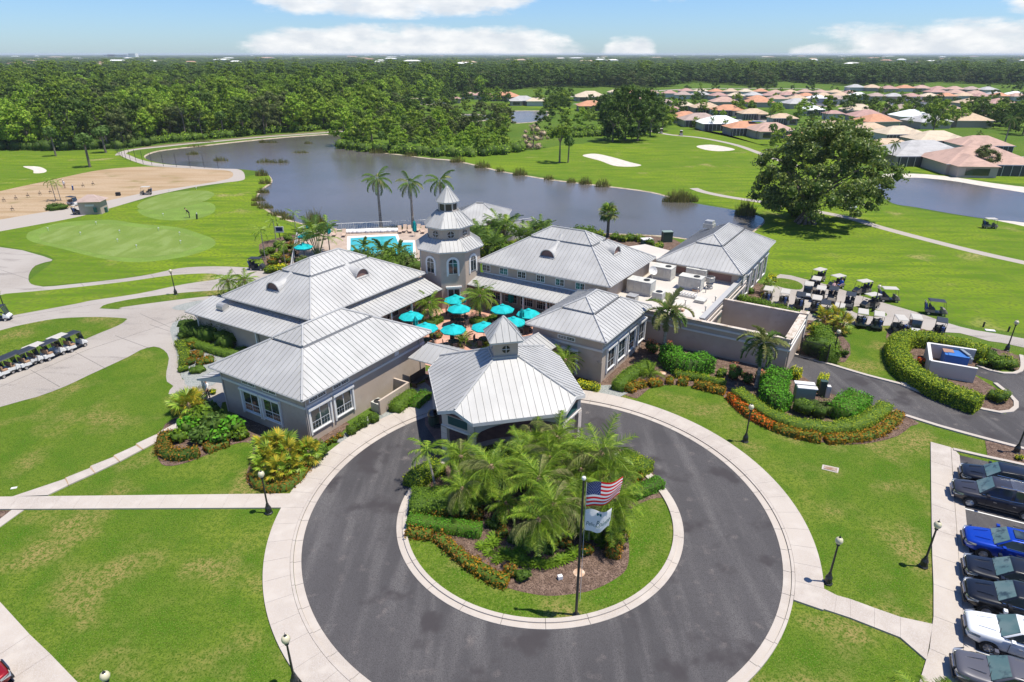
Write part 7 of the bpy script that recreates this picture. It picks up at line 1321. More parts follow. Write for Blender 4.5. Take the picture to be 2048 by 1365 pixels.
woods('woods', rest, crowns, 'continuous dark woodland stretching to the plain behind the lake')
AT = tree_proto('airy_tree', 'airy grey-green tree standing before the house by the right pond', 'round', 'tree_olive', 3.3, 5.2, 1.2, nc=44, per=70, size=.28, core='tree_olive', tr=.15); dup(AT, (*G(1958, 347), 0), 0)
HX = [(a, b, c) for a, b, c, *_ in NEARH]; ci_ = 0
for ry in (206, 213.5, 222, 232, 243):
    x = 1225 + R_.uniform(0, 20)
    while x < 2060:
        w2 = (ry - 108) * .56; y = ry + R_.uniform(-2, 2); ok = all(not (x - w2 * .55 < b and x + w2 * .55 > a and abs(y - c) < 7.5) for a, b, c in HX)
        if ok and not (1620 < x < 1900 and ry < 220) and not (x < 1345 and ry > 214) and not (x < 1400 and ry > 240):
            m = cols[ci_ % 11]; ci_ += 1; house(x - w2 * .5, x + w2 * .5, y, m, '%s-roofed house in the middle of the estate, %s from the left at its depth' % (cw_[m], od[min(23, int((x - 1225) / 36))]), R_.uniform(-.2, .2), .8, group='houses in the middle of the estate', detail=False); HX.append((x - w2 * .5, x + w2 * .5, y))
        x += w2 * R_.uniform(1.05, 1.5)
# distant town
mat('far_white', (.78, .77, .74), .8); mat('far_red', (.50, .28, .20), .8)
for i in range(90):
    x, y = RS.uniform(-30, 2080), 108.0 + RS.choice([3, 4, 5, 6, 8, 10, 12, 14, 17, 20]) * RS.uniform(.9, 1.3); gx_, gy_ = G(x, y, 9); s = gy_ / 1000; w2 = RS.uniform(8, 26) * min(s, 3.2); c = RS.choice(['far_white', 'far_white', 'far_red', 'tile_tan'])
    tb = thing('distant_building', (gx_, gy_, 0), {'far_white': 'low pale building', 'far_red': 'low red-roofed building', 'tile_tan': 'low tan building'}[c] + ' among the trees on the far plain', 'building', 'far buildings on the plain'); hh = RS.uniform(9, 12.5)
    MB().box((gx_, gy_, hh / 2), (w2, w2 * .5, hh)).build('wall', 'far_white' if c != 'tile_tan' else c, tb); MB().add([(gx_ + a * w2 * .52, gy_ + b * w2 * .27, hh) for a, b in ((-1, -1), (1, -1), (1, 1), (-1, 1))] + [(gx_ - w2 * .3, gy_, hh + 2.2), (gx_ + w2 * .3, gy_, hh + 2.2)], [(0, 1, 5, 4), (1, 2, 5), (2, 3, 4, 5), (3, 0, 4)]).build('roof', c, tb)
for px, w2, hh, l in ((268, 3.0, 15, 'tallest white block of the distant town'), (240, 8.5, 12.0, 'long white building of the distant town'), (222, 5, 11.5, 'white building at the left of the distant town')):
    gx_, gy_ = G(px, 117); tb = thing('distant_building', (gx_, gy_, 0), l, 'building'); MB().box((gx_, gy_, hh), (w2 * 16, 40, hh * 2)).build('wall', 'far_white', tb); MB().box((gx_, gy_ - 20.5, hh * 1.4), (w2 * 14, .5, 3)).build('window', 'glass', tb)
# ---- haze
hz = bpy.data.meshes.new('haze'); X0 = 15500
hz.from_pydata([(sx * X0, y, z) for z in (-1.0, 31.0) for sx, y in ((-1, -60), (1, -60), (1, 15600), (-1, 15600))], [], [(3, 2, 1, 0), (4, 5, 6, 7), (0, 1, 5, 4), (1, 2, 6, 5), (2, 3, 7, 6), (3, 0, 4, 7)])
hm = bpy.data.materials.new('haze_air'); hm.use_nodes = True; t = hm.node_tree; t.nodes.clear(); ou = t.nodes.new('ShaderNodeOutputMaterial'); pv = t.nodes.new('ShaderNodeVolumePrincipled'); pv.inputs['Color'].default_value = (.80, .89, 1, 1); pv.inputs['Density'].default_value = .00009; t.links.new(pv.outputs[0], ou.inputs['Volume'])
hz.materials.append(hm); ho = link('haze', hz); tag(ho, 'thin blue air haze over the whole plain', 'haze', kind='stuff')
# ================================================================== VEHICLES, FURNITURE, PEOPLE
def carpaint(n, c, rough=.28, metal=.35): mat(n, c, rough, metal=metal, coat=.45)
carpaint('paint_black', (.006, .006, .008), .3, 0); carpaint('paint_charcoal', (.045, .042, .048), .3); carpaint('paint_blue', (.005, .05, .42), .25); carpaint('paint_white', (.72, .73, .74), .3, 0); carpaint('paint_grey', (.12, .115, .125), .3); carpaint('paint_red', (.30, .008, .012), .3)
mat('windscreen', (.10, .17, .155), .06, spec=1, noise=[(1.1, (.15, .21, .19), .38, .66, 3), (2.6, (.04, .06, .06), .52, .72, 3)]); mat('headlight', (.45, .47, .48), .1, metal=.5, coat=1); mat('cart_white', (.46, .43, .375), .45); mat('cart_cream', (.20, .17, .135), .45); mat('cart_black', (.025, .027, .030), .45); mat('seat_tan', (.36, .22, .13), .7); mat('seat_dark', (.05, .045, .045), .7); mat('bag_blue', (.03, .07, .22), .7); mat('bag_red', (.35, .03, .03), .7); mat('bag_dark', (.03, .035, .03), .7)
mat('skin', (.42, .24, .16), .6); mat('cloth_white', (.72, .71, .70), .9); mat('cloth_black', (.02, .02, .022), .9); mat('cloth_blue', (.03, .12, .48), .9); mat('cloth_khaki', (.42, .34, .24), .9); mat('cloth_pink', (.60, .38, .36), .9); mat('hair', (.05, .035, .025), .8)
def wheel(p, x, y, r, w_, tyre='rubber', spokes=5):
    s = 1 if y > 0 else -1; g = MB(); n = 20
    prof = [(r * .62, -w_ / 2), (r * .93, -w_ / 2), (r, -w_ * .3), (r, w_ * .3), (r * .93, w_ / 2), (r * .62, w_ / 2)]
    def lat(mb, pr, n): 
        vs = [(x + a * math.cos(2 * math.pi * k / n), y + b, r + a * math.sin(2 * math.pi * k / n)) for a, b in pr for k in range(n)]; m_ = len(pr)
        return mb.add(vs, [(i * n + k, (i + 1) * n + k, (i + 1) * n + (k + 1) % n, i * n + (k + 1) % n) for i in range(m_ - 1) for k in range(n)])
    wh = lat(g, prof, n).build('wheel', tyre, p, smooth=False); rm = MB()
    lat(rm, [(r * .66, s * w_ * .42), (r * .60, s * w_ * .30), (.02, s * w_ * .28)], n)
    for k in range(spokes):
        a = 2 * math.pi * k / spokes; rm.tube([(x, y + s * w_ * .42, r), (x + math.cos(a) * r * .62, y + s * w_ * .40, r + math.sin(a) * r * .62)], [r * .13, r * .10], 5)
    rm.build('rim', 'rim', wh); return wh
def car_proto(label, paint, L=4.75, Wd=1.9, Ht=1.68, kind='suv', roof='plain', grille='chrome'):
    p = proto('parked_car', label, 'car'); hl = L / 2; hw = Wd / 2; hood = .98 if kind == 'suv' else .90; belt = hood + .10
    st = [(-hl, .62, .72), (-hl + .10, .80, .93), (-hl + .55, .93, hood - .05 + .05), (-hl + 1.25, .985, belt - .02), (-.5, 1.0, belt + .02), (hl - 1.3, 1.0, belt + .07), (hl - .55, .97, belt + .07), (hl - .12, .90, belt - .02), (hl, .74, .86)]
    V, F_ = [], []
    for x, wf, zt in st:
        w_ = hw * wf; zb = .24 if abs(x) < hl - .3 else .34
        V += [(x, -w_ * .86, zb), (x, -w_ * .98, zb + .14), (x, -w_, .58), (x, -w_ * .985, zt - .22), (x, -w_ * .92, zt - .07), (x, -w_ * .78, zt), (x, 0, zt + .035), (x, w_ * .78, zt), (x, w_ * .92, zt - .07), (x, w_ * .985, zt - .22), (x, w_, .58), (x, w_ * .98, zb + .14), (x, w_ * .86, zb)]
    n = 13
    for i in range(len(st) - 1):
        for k in range(n): a = i * n + k; b = i * n + (k + 1) % n; F_.append((a, a + n, b + n, b))
    F_ += [tuple(range(n)), tuple(range((len(st) - 1) * n + n - 1, (len(st) - 1) * n - 1, -1))]
    body = link('body', MB().add(V, F_).mesh('body', paint, smooth=True), p)
    sm = body.modifiers.new('smooth', 'SUBSURF'); sm.levels = 2; sm.render_levels = 2
    # cabin
    xs0, xs1, xr0, xr1 = -hl + 1.28, -hl + 1.98, hl - (.75 if kind == 'suv' else 1.35), hl - (.22 if kind == 'suv' else .55); tw_ = .70 * hw; bw = .90 * hw
    A = [(xs0, -bw * .93, belt - .03), (xs0, bw * .93, belt - .03), (xs1, tw_, Ht - .05), (xs1, -tw_, Ht - .05), (xr0, tw_ * .97, Ht - .06), (xr0, -tw_ * .97, Ht - .06), (xr1, bw * .88, belt + .03), (xr1, -bw * .88, belt + .03), (xs1 + 1.0, tw_ * 1.03, Ht), (xs1 + 1.0, -tw_ * 1.03, Ht), (xs1 + 1.0, bw, belt), (xs1 + 1.0, -bw, belt)]
    cb = link('cabin', MB().add(A, [(0, 3, 2, 1), (3, 9, 8, 2), (9, 5, 4, 8), (5, 7, 6, 4), (1, 2, 8, 10), (10, 8, 4, 6), (3, 0, 11, 9), (9, 11, 7, 5), (0, 1, 10, 6, 7, 11)]).mesh('cabin', paint, smooth=True), p)
    bv = cb.modifiers.new('round', 'BEVEL'); bv.width = .09; bv.segments = 3
    def panel(q, name, m, par, inset=.08, out=.022):
        q = [Vector(v) for v in q]; c = sum(q, Vector()) / len(q); nr = (q[1] - q[0]).cross(q[2] - q[0]).normalized(); 
        if nr.dot(c - Vector((0, 0, .9))) < 0: nr = -nr
        r1 = [v + (c - v) * inset + nr * out for v in q]; r0 = [v + (c - v) * inset - nr * .03 for v in q]; k = len(q)
        return MB().add(r0 + r1, [tuple(range(k)), tuple(range(k, 2 * k))] + [(i, (i + 1) % k, k + (i + 1) % k, k + i) for i in range(k)]).build(name, m, par)
    panel([A[0], A[3], A[2], A[1]], 'windscreen', 'windscreen', p, .09); panel([A[5], A[7], A[6], A[4]], 'rear_window', 'glass', p, .14)
    for s in (0, 1):
        f = lambda i: A[i]; a0, a3, a9, a11, a5, a7 = (A[0], A[3], A[9], A[11], A[5], A[7]) if s == 0 else (A[1], A[2], A[8], A[10], A[4], A[6])
        panel([a0, a3, a9, a11], 'side_window', 'glass', p, .15); panel([a11, a9, a5, a7], 'side_window', 'glass', p, .13)
        y = (-1 if s == 0 else 1); MB().tube([(a0[0] + .15, y * (bw + .01), belt + .05), (a11[0], y * (bw + .035), belt + .045), (a7[0] - .1, y * (bw * .9), belt + .06)], .016, 5).build('chrome_strip', 'chrome', p)
        mr_ = MB().box((xs0 + .42, y * (hw + .10), belt + .10), (.16, .22, .15), 0).build('mirror', paint if kind != 'suv2' else 'chrome', p)
        MB().tube([(a3[0] + .25, y * tw_ * .98, Ht + .05), (a5[0] - .1, y * tw_ * .95, Ht + .04)], .022, 5).build('roof_rail', 'chrome' if roof == 'rails' else 'cart_black', p)
        for xx in (-.25, .75): MB().box((xx, y * (hw + .005), .80), (.17, .04, .035)).build('door_handle', 'chrome', p)
        for xx in (-.95 + .25, .38, 1.25): MB().box((xx, y * (hw * .988 + .004), .66), (.012, .02, .62)).build('door_gap', 'rubber', p)
        MB().box((.1, y * (hw - .02), .31), (L * .52, .06, .07)).build('sill', 'cart_black', p)
        hd = MB().add([(-hl + .06, y * hw * .48, .80), (-hl + .10, y * hw * .78, .83), (-hl + .52, y * hw * .965, .90), (-hl + .50, y * hw * .98, .78), (-hl + .09, y * hw * .86, .68), (-hl + .02, y * hw * .52, .70)], [(0, 1, 2, 3, 4, 5)]); hd.v = [(a - .03, b + y * .012, c) for a, b, c in hd.v]; hd.build('headlight', 'headlight', p)
        for xw in (-hl + .92, hl - .95):
            arch = MB(); nn_ = 12; vs = []
            for i in range(nn_ + 1): a = math.pi * i / nn_; vs += [(xw + math.cos(a) * .42, y * (hw + .012), .34 + math.sin(a) * .42), (xw + math.cos(a) * .33, y * (hw - .06), .34 + math.sin(a) * .34)]
            arch.add(vs, [(2 * i, 2 * i + 1, 2 * i + 3, 2 * i + 2) for i in range(nn_)]); arch.build('wheel_arch', 'cart_black', p); wheel(p, xw, y * (hw - .10), .355, .25, spokes=6)
    MB().box((-hl - .015, 0, .70), (.06, hw * .85, .20)).build('grille', 'cart_black', p)
    for z in (.63, .70, .77): MB().box((-hl - .05, 0, z), (.03, hw * .8, .018)).build('grille_bar', grille, p)
    MB().box((-hl + .01, 0, .42), (.12, Wd * .72, .12)).build('bumper', 'cart_black' if paint != 'paint_charcoal' else 'rim', p)
    if roof == 'sun': MB().box((xs1 + .62, 0, Ht + .0), (.78, tw_ * 1.15, .035)).build('sunroof', 'glass', p)
    if roof == 'rails':
        for k in range(-4, 5): MB().box((xs1 + 1.5, k * .13, Ht - .002), (1.2, .03, .03)).build('roof_rib', 'rim', p)
    for s in (-1, 1): MB().tube([(-hl + .45, s * .32, hood + .028), (-hl + 1.15, s * .42, belt + .02)], .018, 5).build('bonnet_crease', paint, p)
    MB().tube([(xs0 - .02, -.5, belt + .0), (xs0 + .18, .05, belt + .10)], .012, 4).tube([(xs0 - .02, .05, belt + .0), (xs0 + .18, .55, belt + .10)], .012, 4).build('wiper', 'rubber', p)
    return p
CARS = [('long black estate car with chrome side trim in the top bay', 'paint_black', dict(L=5.1, Ht=1.7), (1916, 985, 2048, 950), 1918, 949), ('dark charcoal off-roader with ribbed silver roof', 'paint_charcoal', dict(L=4.8, Ht=1.82, roof='rails'), None, 1902, 981), ('bright blue car with dark sunroof', 'paint_blue', dict(L=4.7, Ht=1.62, roof='sun'), None, 1924, 1078), ('black car directly below the blue one', 'paint_black', dict(L=4.75, Ht=1.58, kind='saloon'), None, 1925, 1136), ('black crossover with swept headlights above the white car', 'paint_black', dict(L=4.6, Ht=1.66), None, 1925, 1186), ('white car with black sunroof panel', 'paint_white', dict(L=4.7, Ht=1.62, roof='sun'), None, 1926, 1253), ('grey saloon nearest the bottom edge with a toothed grille', 'paint_grey', dict(L=4.9, Ht=1.55, kind='saloon'), None, 1903, 1333)]
bayang = math.atan2(*(lambda a, b: (b[1] - a[1], b[0] - a[0]))(G(1930, 1018.5), G(2048, 1048)))
for lb, pt, kw, _, px, py in CARS:
    p = car_proto(lb, pt, **kw); L = kw['L']; x, y = G(px, py, .35); p.location = (x + math.cos(bayang) * L / 2, y + math.sin(bayang) * L / 2, 0); p.rotation_euler[2] = bayang; p['group'] = 'cars parked nose-in along the right edge'
for lb, pt, px, py in (('dark red car cut off by the bottom left corner', 'paint_red', 14, 1340), ('dark blue-black car below the red one', 'paint_black', 62, 1392)):
    p = car_proto(lb, pt, Ht=1.6, kind='saloon'); x, y = G(px, py, .4); a = math.atan2(*(lambda a, b: (b[1] - a[1], b[0] - a[0]))(G(-60, 1262), G(25, 1362))) + math.pi / 2; p.location = (x - math.cos(a) * 2.37, y - math.sin(a) * 2.37, 0); p.rotation_euler[2] = a + math.pi
# ---- golf carts: front towards +x
def cart_proto(body, roof, seat, bags=True):
    p = proto('golf_cart', '', 'golf cart')
    MB().add([(-1.1, -.5, .32), (1.15, -.5, .32), (1.15, .5, .32), (-1.1, .5, .32), (-1.1, -.5, .40), (1.15, -.5, .40), (1.15, .5, .40), (-1.1, .5, .40)], [(3, 2, 1, 0), (4, 5, 6, 7), (0, 1, 5, 4), (1, 2, 6, 5), (2, 3, 7, 6), (3, 0, 4, 7)]).build('floor', 'cart_black', p)
    MB().add([(.55, -.55, .38), (1.22, -.50, .36), (1.22, .50, .36), (.55, .55, .38), (.62, -.50, .95), (.98, -.42, .80), (.98, .42, .80), (.62, .50, .95), (1.20, -.42, .58), (1.20, .42, .58)], [(0, 1, 8, 5, 4), (2, 3, 7, 6, 9), (1, 2, 9, 8), (8, 9, 6, 5), (5, 6, 7, 4), (4, 7, 3, 0)]).build('cowl', body, p)
    MB().add([(-1.15, -.55, .40), (-.15, -.58, .36), (-.15, .58, .36), (-1.15, .55, .40), (-1.12, -.52, .72), (-.22, -.55, .68), (-.22, .55, .68), (-1.12, .52, .72)], [(3, 2, 1, 0), (4, 5, 6, 7), (0, 1, 5, 4), (1, 2, 6, 5), (2, 3, 7, 6), (3, 0, 4, 7)]).build('rear_body', body, p)
    for s in (-1, 1): MB().box((-.42, s * .27, .76), (.46, .50, .14)).build('seat', seat, p); MB().box((-.70, s * .27, 1.02), (.12, .48, .42)).build('backrest', seat, p)
    MB().add([(-1.05, -.58, 1.80), (.78, -.56, 1.82), (.78, .56, 1.82), (-1.05, .58, 1.80), (-1.0, -.52, 1.87), (.72, -.50, 1.89), (.72, .50, 1.89), (-1.0, .52, 1.87)], [(3, 2, 1, 0), (4, 5, 6, 7), (0, 1, 5, 4), (1, 2, 6, 5), (2, 3, 7, 6), (3, 0, 4, 7)]).build('roof', roof, p)
    for s in (-1, 1):
        MB().tube([(.95, s * .46, .80), (.70, s * .52, 1.82)], .022, 5).build('post', 'cart_black', p); MB().tube([(-.85, s * .52, .70), (-.92, s * .53, 1.80)], .022, 5).build('post', 'cart_black', p)
        wheel(p, .78, s * .50, .22, .18, spokes=0); wheel(p, -.80, s * .50, .22, .18, spokes=0)
    MB().tube([(.55, -.25, .92), (.42, -.25, 1.05)], .02, 5).lathe([(.17, 0), (.19, .015), (.17, .03), (.15, .015)], 12, (.42, -.25, 1.05)).build('steering_wheel', 'cart_black', p)
    MB().add([(.94, -.44, .84), (.94, .44, .84), (.73, .48, 1.74), (.73, -.48, 1.74)], [(0, 1, 2, 3)]).build('windscreen', 'glass', p) if not bags else None
    if bags:
        for s, m in ((-1, 'bag_blue'), (1, 'bag_dark')):
            b = MB().tube([(-1.02, s * .24, .55), (-1.22, s * .24, 1.35)], [.13, .15], 8).build('golf_bag', m, p); cb = MB()
            for k in range(5): cb.tube([(-1.2, s * .24, 1.3), (-1.25 - .03 * k, s * .24 + (k - 2) * .05, 1.62)], [.012, .03], 4)
            cb.build('clubs', 'steel', b)
    MB().box((1.22, 0, .38), (.06, .8, .12)).build('bumper', 'cart_black', p)
    return p
K_wb = cart_proto('cart_cream', 'cart_white', 'seat_dark'); K_bb = cart_proto('cart_black', 'cart_black', 'seat_dark'); mat('cart_body', (.62, .62, .60), .4); K_fl = cart_proto('cart_body', 'cart_black', 'seat_tan', False); K_fw = cart_proto('cart_body', 'cart_white', 'seat_tan', False); K_bw = cart_proto('cart_cream', 'cart_black', 'seat_dark')
def cart(P, px, py, deg, label, group=None, s=.90): x, y = G(px, py); return dup(P, (x, y, 0), rad(deg), label, group, s)
# fleet on the left drive: two staggered files heading up the drive
fa = math.degrees(math.atan2(*(lambda a, b: (b[1] - a[1], b[0] - a[0]))(G(20, 752), G(150, 696))))
for i, (px, py, k, l) in enumerate([(151, 698, K_fl, 'front black-roofed cart of the near file on the drive'), (107, 715, K_fl, 'second black-roofed cart of the near file'), (62, 732, K_fl, 'third black-roofed cart of the near file'), (18, 749, K_fl, 'fourth black-roofed cart, at the left edge'), (127, 703, K_fw, 'leading cream-roofed cart behind the front one'), (80, 722, K_fw, 'second cream-roofed cart of the far file'), (36, 740, K_fl, 'dark-roofed cart of the far file'), (-12, 757, K_fl, 'far-file cart cut by the left edge')]): cart(k, px, py, fa, l, 'golf carts lined up on the left drive')
cart(K_fl, 2, 641, 12, 'cart beside the lamp at the left edge of the upper drive'); cart(K_bb, 516, 540, -8, 'black golf cart parked where the drive meets the pool bed'); cart(K_fl, 147, 411, -20, 'white-bodied cart by the palm mound on the range'); cart(K_wb, 293, 390, 190, 'cart parked on the grey path behind the small green'); cart(K_wb, 160, 428, 60, 'cart half hidden behind the tan hut')
GR = 'golf carts waiting in the right court'
for px, py, d, k, l in [(1634, 564, 215, K_wb, 'topmost cart at the court entrance'), (1670, 577, 205, K_wb, 'cart with two golfers beside it'), (1722, 588, 198, K_wb, 'cream cart standing on the grass edge'), (1776, 603, 350, K_wb, 'cart on the grass right of the court lamp'), (1738, 616, 200, K_wb, 'cart directly behind the court lamp'), (1869, 629, 340, K_bw, 'lone black-topped cart on the open grass'), (1533, 603, 63, K_wb, 'leftmost cart of the row behind the yard'), (1566, 609, 63, K_wb, 'second cart of the row behind the yard'), (1597, 615, 63, K_bb, 'third cart, with a black roof'), (1629, 622, 63, K_wb, 'fourth cart of the row behind the yard'), (1613, 594, 243, K_fw, 'cart facing the camera in the middle rank'), (1637, 603, 240, K_wb, 'second cart of the middle rank'), (1662, 604, 240, K_bw, 'blue-black hooded cart of the middle rank'), (1696, 616, 240, K_bb, 'dark-roofed cart right of the middle rank'), (1628, 583, 240, K_wb, 'cart squeezed between the ranks'), (1673, 640, 240, K_fw, 'cart under the thin palms'), (1720, 651, 62, K_wb, 'cart at the court edge left of the pair'), (1752, 656, 62, K_wb, 'cart at the court edge right of the pair'), (1795, 664, 76, K_wb, 'cart casting a shadow at the hedge corner'), (1826, 664, 246, K_fw, 'white cart behind the horseshoe hedge'), (1876, 669, 57, K_bb, 'black-roofed cart behind the horseshoe hedge'), (1646, 632, 62, K_bb, 'cart in the shade near the hedge turn')]: cart(k, px, py, d, l, GR)
cart(K_wb, 1978, 457, 355, 'cart out on the right fairway'); cart(K_fw, 1700, 419, 10, 'cart in the shade right of the banyan'); cart(K_fw, 1362, 271, 80, 'tiny cart on the far cart path'); cart(K_fw, 1322, 267, 80, 'tiny cart left of the other on the far cart path')
# ---- lamps
def lamp_at(px, py, label, h=3.35):
    x, y = G(px, py); t = thing('street_lamp', (x, y, 0), label, 'lamp', 'black post lamps with globe tops')
    MB().lathe([(.25, 0), (.25, .08), (.20, .12), (.19, .45), (.12, .60), (.09, .75)], 10, (x, y, 0)).build('base', 'black_metal', t); MB().tube([(x, y, .7), (x, y, h - .62)], [.062, .045], 8).build('post', 'black_metal', t)
    MB().lathe([(.05, 0), (.10, .03), (.10, .08), (.07, .12)], 8, (x, y, h - .68)).build('collar', 'black_metal', t); o = MB().lathe([(.08, 0), (.17, .10), (.20, .22), (.17, .34), (.09, .43)], 12, (x, y, h - .56)).build('globe', 'lamp_glass', t, smooth=True); MB().lathe([(.09, 0), (.05, .05), (.012, .09), (.01, .20)], 8, (x, y, h - .14)).build('finial', 'black_metal', t)
for px, py, l in ((538, 1027, 'lamp at the junction of the straight and curved footways'), (1655, 1167, 'lamp whose shadow falls on the diagonal walk'), (1490, 884, 'lamp beside the fiery orange border'), (1846, 1134, 'lamp on the lawn beside the row of cars'), (591, 1372, 'lamp by the curved footway at the bottom'), (247, 1448, 'lamp at the bottom left with only its globe in view'), (352, 590, 'lamp on the thin grass strip of the drive'), (15, 634, 'lamp at the left edge beside a cart'), (1664, 722, 'lamp beside the black gate'), (1746, 624, 'lamp on the small island among the carts'), (2013, 702, 'lamp behind the horseshoe hedge'), (2032, 906, 'lamp in the mulch at the corner of the car park')): lamp_at(px, py, l)
# ---- flagpole and flags
leafmat('flag_red', [(.40, .008, .02), (.40, .008, .02)], .8, tl=.45); leafmat('flag_white', [(.46, .53, .70), (.46, .53, .70)], .8, tl=.45); leafmat('flag_blue', [(.014, .025, .13), (.014, .025, .13)], .8); mat('ink_green', (.01, .16, .15), .8); mat('pole_dark', (.035, .03, .028), .5)
fx_, fy_ = G(1152, 1231); fp_ = thing('flagpole', (fx_, fy_, 0), 'tall dark flagpole with a pale ball on the island lawn', 'flagpole'); FH = 8.55
MB().tube([(fx_, fy_, 0), (fx_, fy_, FH)], [.075, .05], 10).build('pole', 'pole_dark', fp_); MB().lathe([(.02, 0), (.09, .05), (.11, .12), (.09, .19), (.02, .23)], 10, (fx_, fy_, FH)).build('ball', 'trim', fp_); MB().tube([(fx_ + .16, fy_, 1), (fx_ + .14, fy_, FH - .1)], .012, 4).build('halyard', 'trim', fp_); MB().lathe([(.2, 0), (.2, .05), (.12, .1)], 10, (fx_, fy_, 0)).build('base_ring', 'black_metal', fp_)
def wave(u, v, L, Hh, z0, lift, sag):
    """u along the fly 0..1, v down the hoist 0..1"""
    x = fx_ + .17 + u * L * (.93 - .10 * v); y = fy_ + .16 * math.sin(u * 7 + v * 1.2) * u + .05 * math.sin(v * 5 + u * 3) - .15 * u - .42 * v * u ** .5; z = z0 - v * Hh * (1 - sag * u) + lift * u + .07 * math.sin(u * 6.5 + 1); return (x, y, z)
us = thing('striped_flag', (fx_, fy_, FH - 1), 'stars and stripes flag streaming right from the flagpole', 'flag'); A_ = (1.75, 1.28, FH - .22, .42, .42); nu = 26
for s in range(13):
    mb = MB(); v0, v1 = s / 13, (s + 1) / 13; u0 = .40 if s < 7 else 0; q = [wave(u0 + (1 - u0) * i / nu, v, *A_) for i in range(nu + 1) for v in (v0, v1)]; mb.add(q, [(2 * i, 2 * i + 1, 2 * i + 3, 2 * i + 2) for i in range(nu)]); mb.build('stripe', 'flag_red' if s % 2 == 0 else 'flag_white', us)
q = [wave(.40 * i / 10, (7 / 13) * j / 7, *A_) for i in range(11) for j in range(8)]; MB().add(q, [(i * 8 + j, i * 8 + j + 1, (i + 1) * 8 + j + 1, (i + 1) * 8 + j) for i in range(10) for j in range(7)]).build('canton', 'flag_blue', us)
sm = MB()
for r in range(9):
    for c in range(6 - r % 2):
        u, v = .40 * (c + .5 + .5 * (r % 2)) / 6, (7 / 13) * (r + .6) / 9.4; x, y, z = wave(u, v, *A_)
        for sd_ in (-.014, .014): sm.add([(x + math.cos(math.pi / 2 + k * math.pi / 5) * (.034 if k % 2 == 0 else .014), y + sd_, z + math.sin(math.pi / 2 + k * math.pi / 5) * (.034 if k % 2 == 0 else .014)) for k in range(10)], [tuple(range(10))])
sm.build('stars', 'flag_white', us)
wf = thing('white_flag', (fx_, fy_, FH - 2.4), 'white flag lettered in green script below the striped flag', 'flag'); B_ = (1.32, 1.02, FH - 1.74, .12, .18)
def wv2(u, v): x, y, z = wave(u, v, *B_); return (x, y, z - .28 * max(0, v - .5) * (1 - u) + .12 * u * math.sin(v * 9))
q = [wv2(i / 20, j / 10) for i in range(21) for j in range(11)]; MB().add(q, [(i * 11 + j, i * 11 + j + 1, (i + 1) * 11 + j + 1, (i + 1) * 11 + j) for i in range(20) for j in range(10)]).build('cloth', 'flag_white', wf)
for s_, uu, vv, sz in (('Pelican', .30, .66, .25), ('Pointe', .70, .46, .27)):
    me = text_mesh(s_, sz, 'lettering', 'ink_green')
    for v_ in me.vertices:
        a, b = v_.co.x, v_.co.y; x, y, z = wv2(uu + (a + b * .25) / 1.3, min(1, max(0, vv - b / 1.0 - a * .12))); v_.co = (x - fx_, y - .025 - fy_, z - (FH - 2.4))
    link('lettering', me, wf)
em = MB(); em.add([(lambda w_: (w_[0], w_[1] - .03, w_[2]))(wv2(.52 + .09 * math.cos(k), .18 + .07 * math.sin(k * 2))) for k in np.linspace(0, 6.28, 14)[:-1]], [tuple(range(13))]); em.build('emblem', 'ink_green', wf)
# ---- parasols, tables and chairs of the court
def parasol(x, y, label, r=1.28, h=2.45):
    t = thing('parasol', (x, y, 0), label, 'parasol', 'open turquoise parasols'); MB().tube([(x, y, 0), (x, y, h)], .03, 6).build('pole', 'wood_dark', t); MB().lathe([(.28, 0), (.26, .08), (.05, .12)], 10, (x, y, 0)).build('base', 'black_metal', t)
    k0 = R_.uniform(0, .7); cn_ = MB(); vs = [(x, y, h + .06)]
    for k in range(8): a = k0 + k * math.pi / 4; vs += [(x + math.cos(a) * r * .5, y + math.sin(a) * r * .5, h - .20), (x + math.cos(a) * r, y + math.sin(a) * r, h - .52), (x + math.cos(a) * r, y + math.sin(a) * r, h - .62)]
    fs = []
    for k in range(8): a, b = 1 + 3 * k, 1 + 3 * ((k + 1) % 8); fs += [(0, a, b), (a, a + 1, b + 1, b), (a + 1, a + 2, b + 2, b + 1)]
    cn_.add(vs, fs).build('canopy', 'teal_fabric', t); MB().lathe([(.24, 0), (.02, .13)], 8, (x, y, h + .02)).build('vent_cap', 'teal_fabric', t); rb = MB()
    for k in range(8): a = k0 + k * math.pi / 4; rb.tube([(x, y, h + .04), (x + math.cos(a) * r, y + math.sin(a) * r, h - .50)], .012, 4)
    rb.build('ribs', 'teal_dark', t)
def closedparasol(px, ptop, label, h=2.9, py0=None):
    x, y = G(px, ptop, h); t = thing('closed_parasol', (x, y, 0), label, 'parasol', 'closed parasols'); MB().tube([(x, y, 0), (x, y, h)], .03, 6).build('pole', 'wood_dark', t); n = 12; pr = [(.14, .8), (.38, 1.1), (.34, 1.7), (.27, 2.2), (.28, 2.45), (.06, 2.85)]
    vs = [(x + math.cos(6.283 * k / n) * a * (1 if k % 2 else .62), y + math.sin(6.283 * k / n) * a * (1 if k % 2 else .62), z * h / 2.9) for a, z in pr for k in range(n)]; MB().add(vs, [(i * n + k, i * n + (k + 1) % n, (i + 1) * n + (k + 1) % n, (i + 1) * n + k) for i in range(5) for k in range(n)] + [tuple(range(5 * n, 6 * n))]).build('canopy', 'teal_dark', t)
TABLE_C = proto('courtyard_table', '', 'table'); MB().lathe([(.55, .70), (.55, .74), (.02, .745)], 14).lathe([(.25, 0), (.05, .08), (.04, .70)], 8).build('table_top', 'wood_dark', TABLE_C)
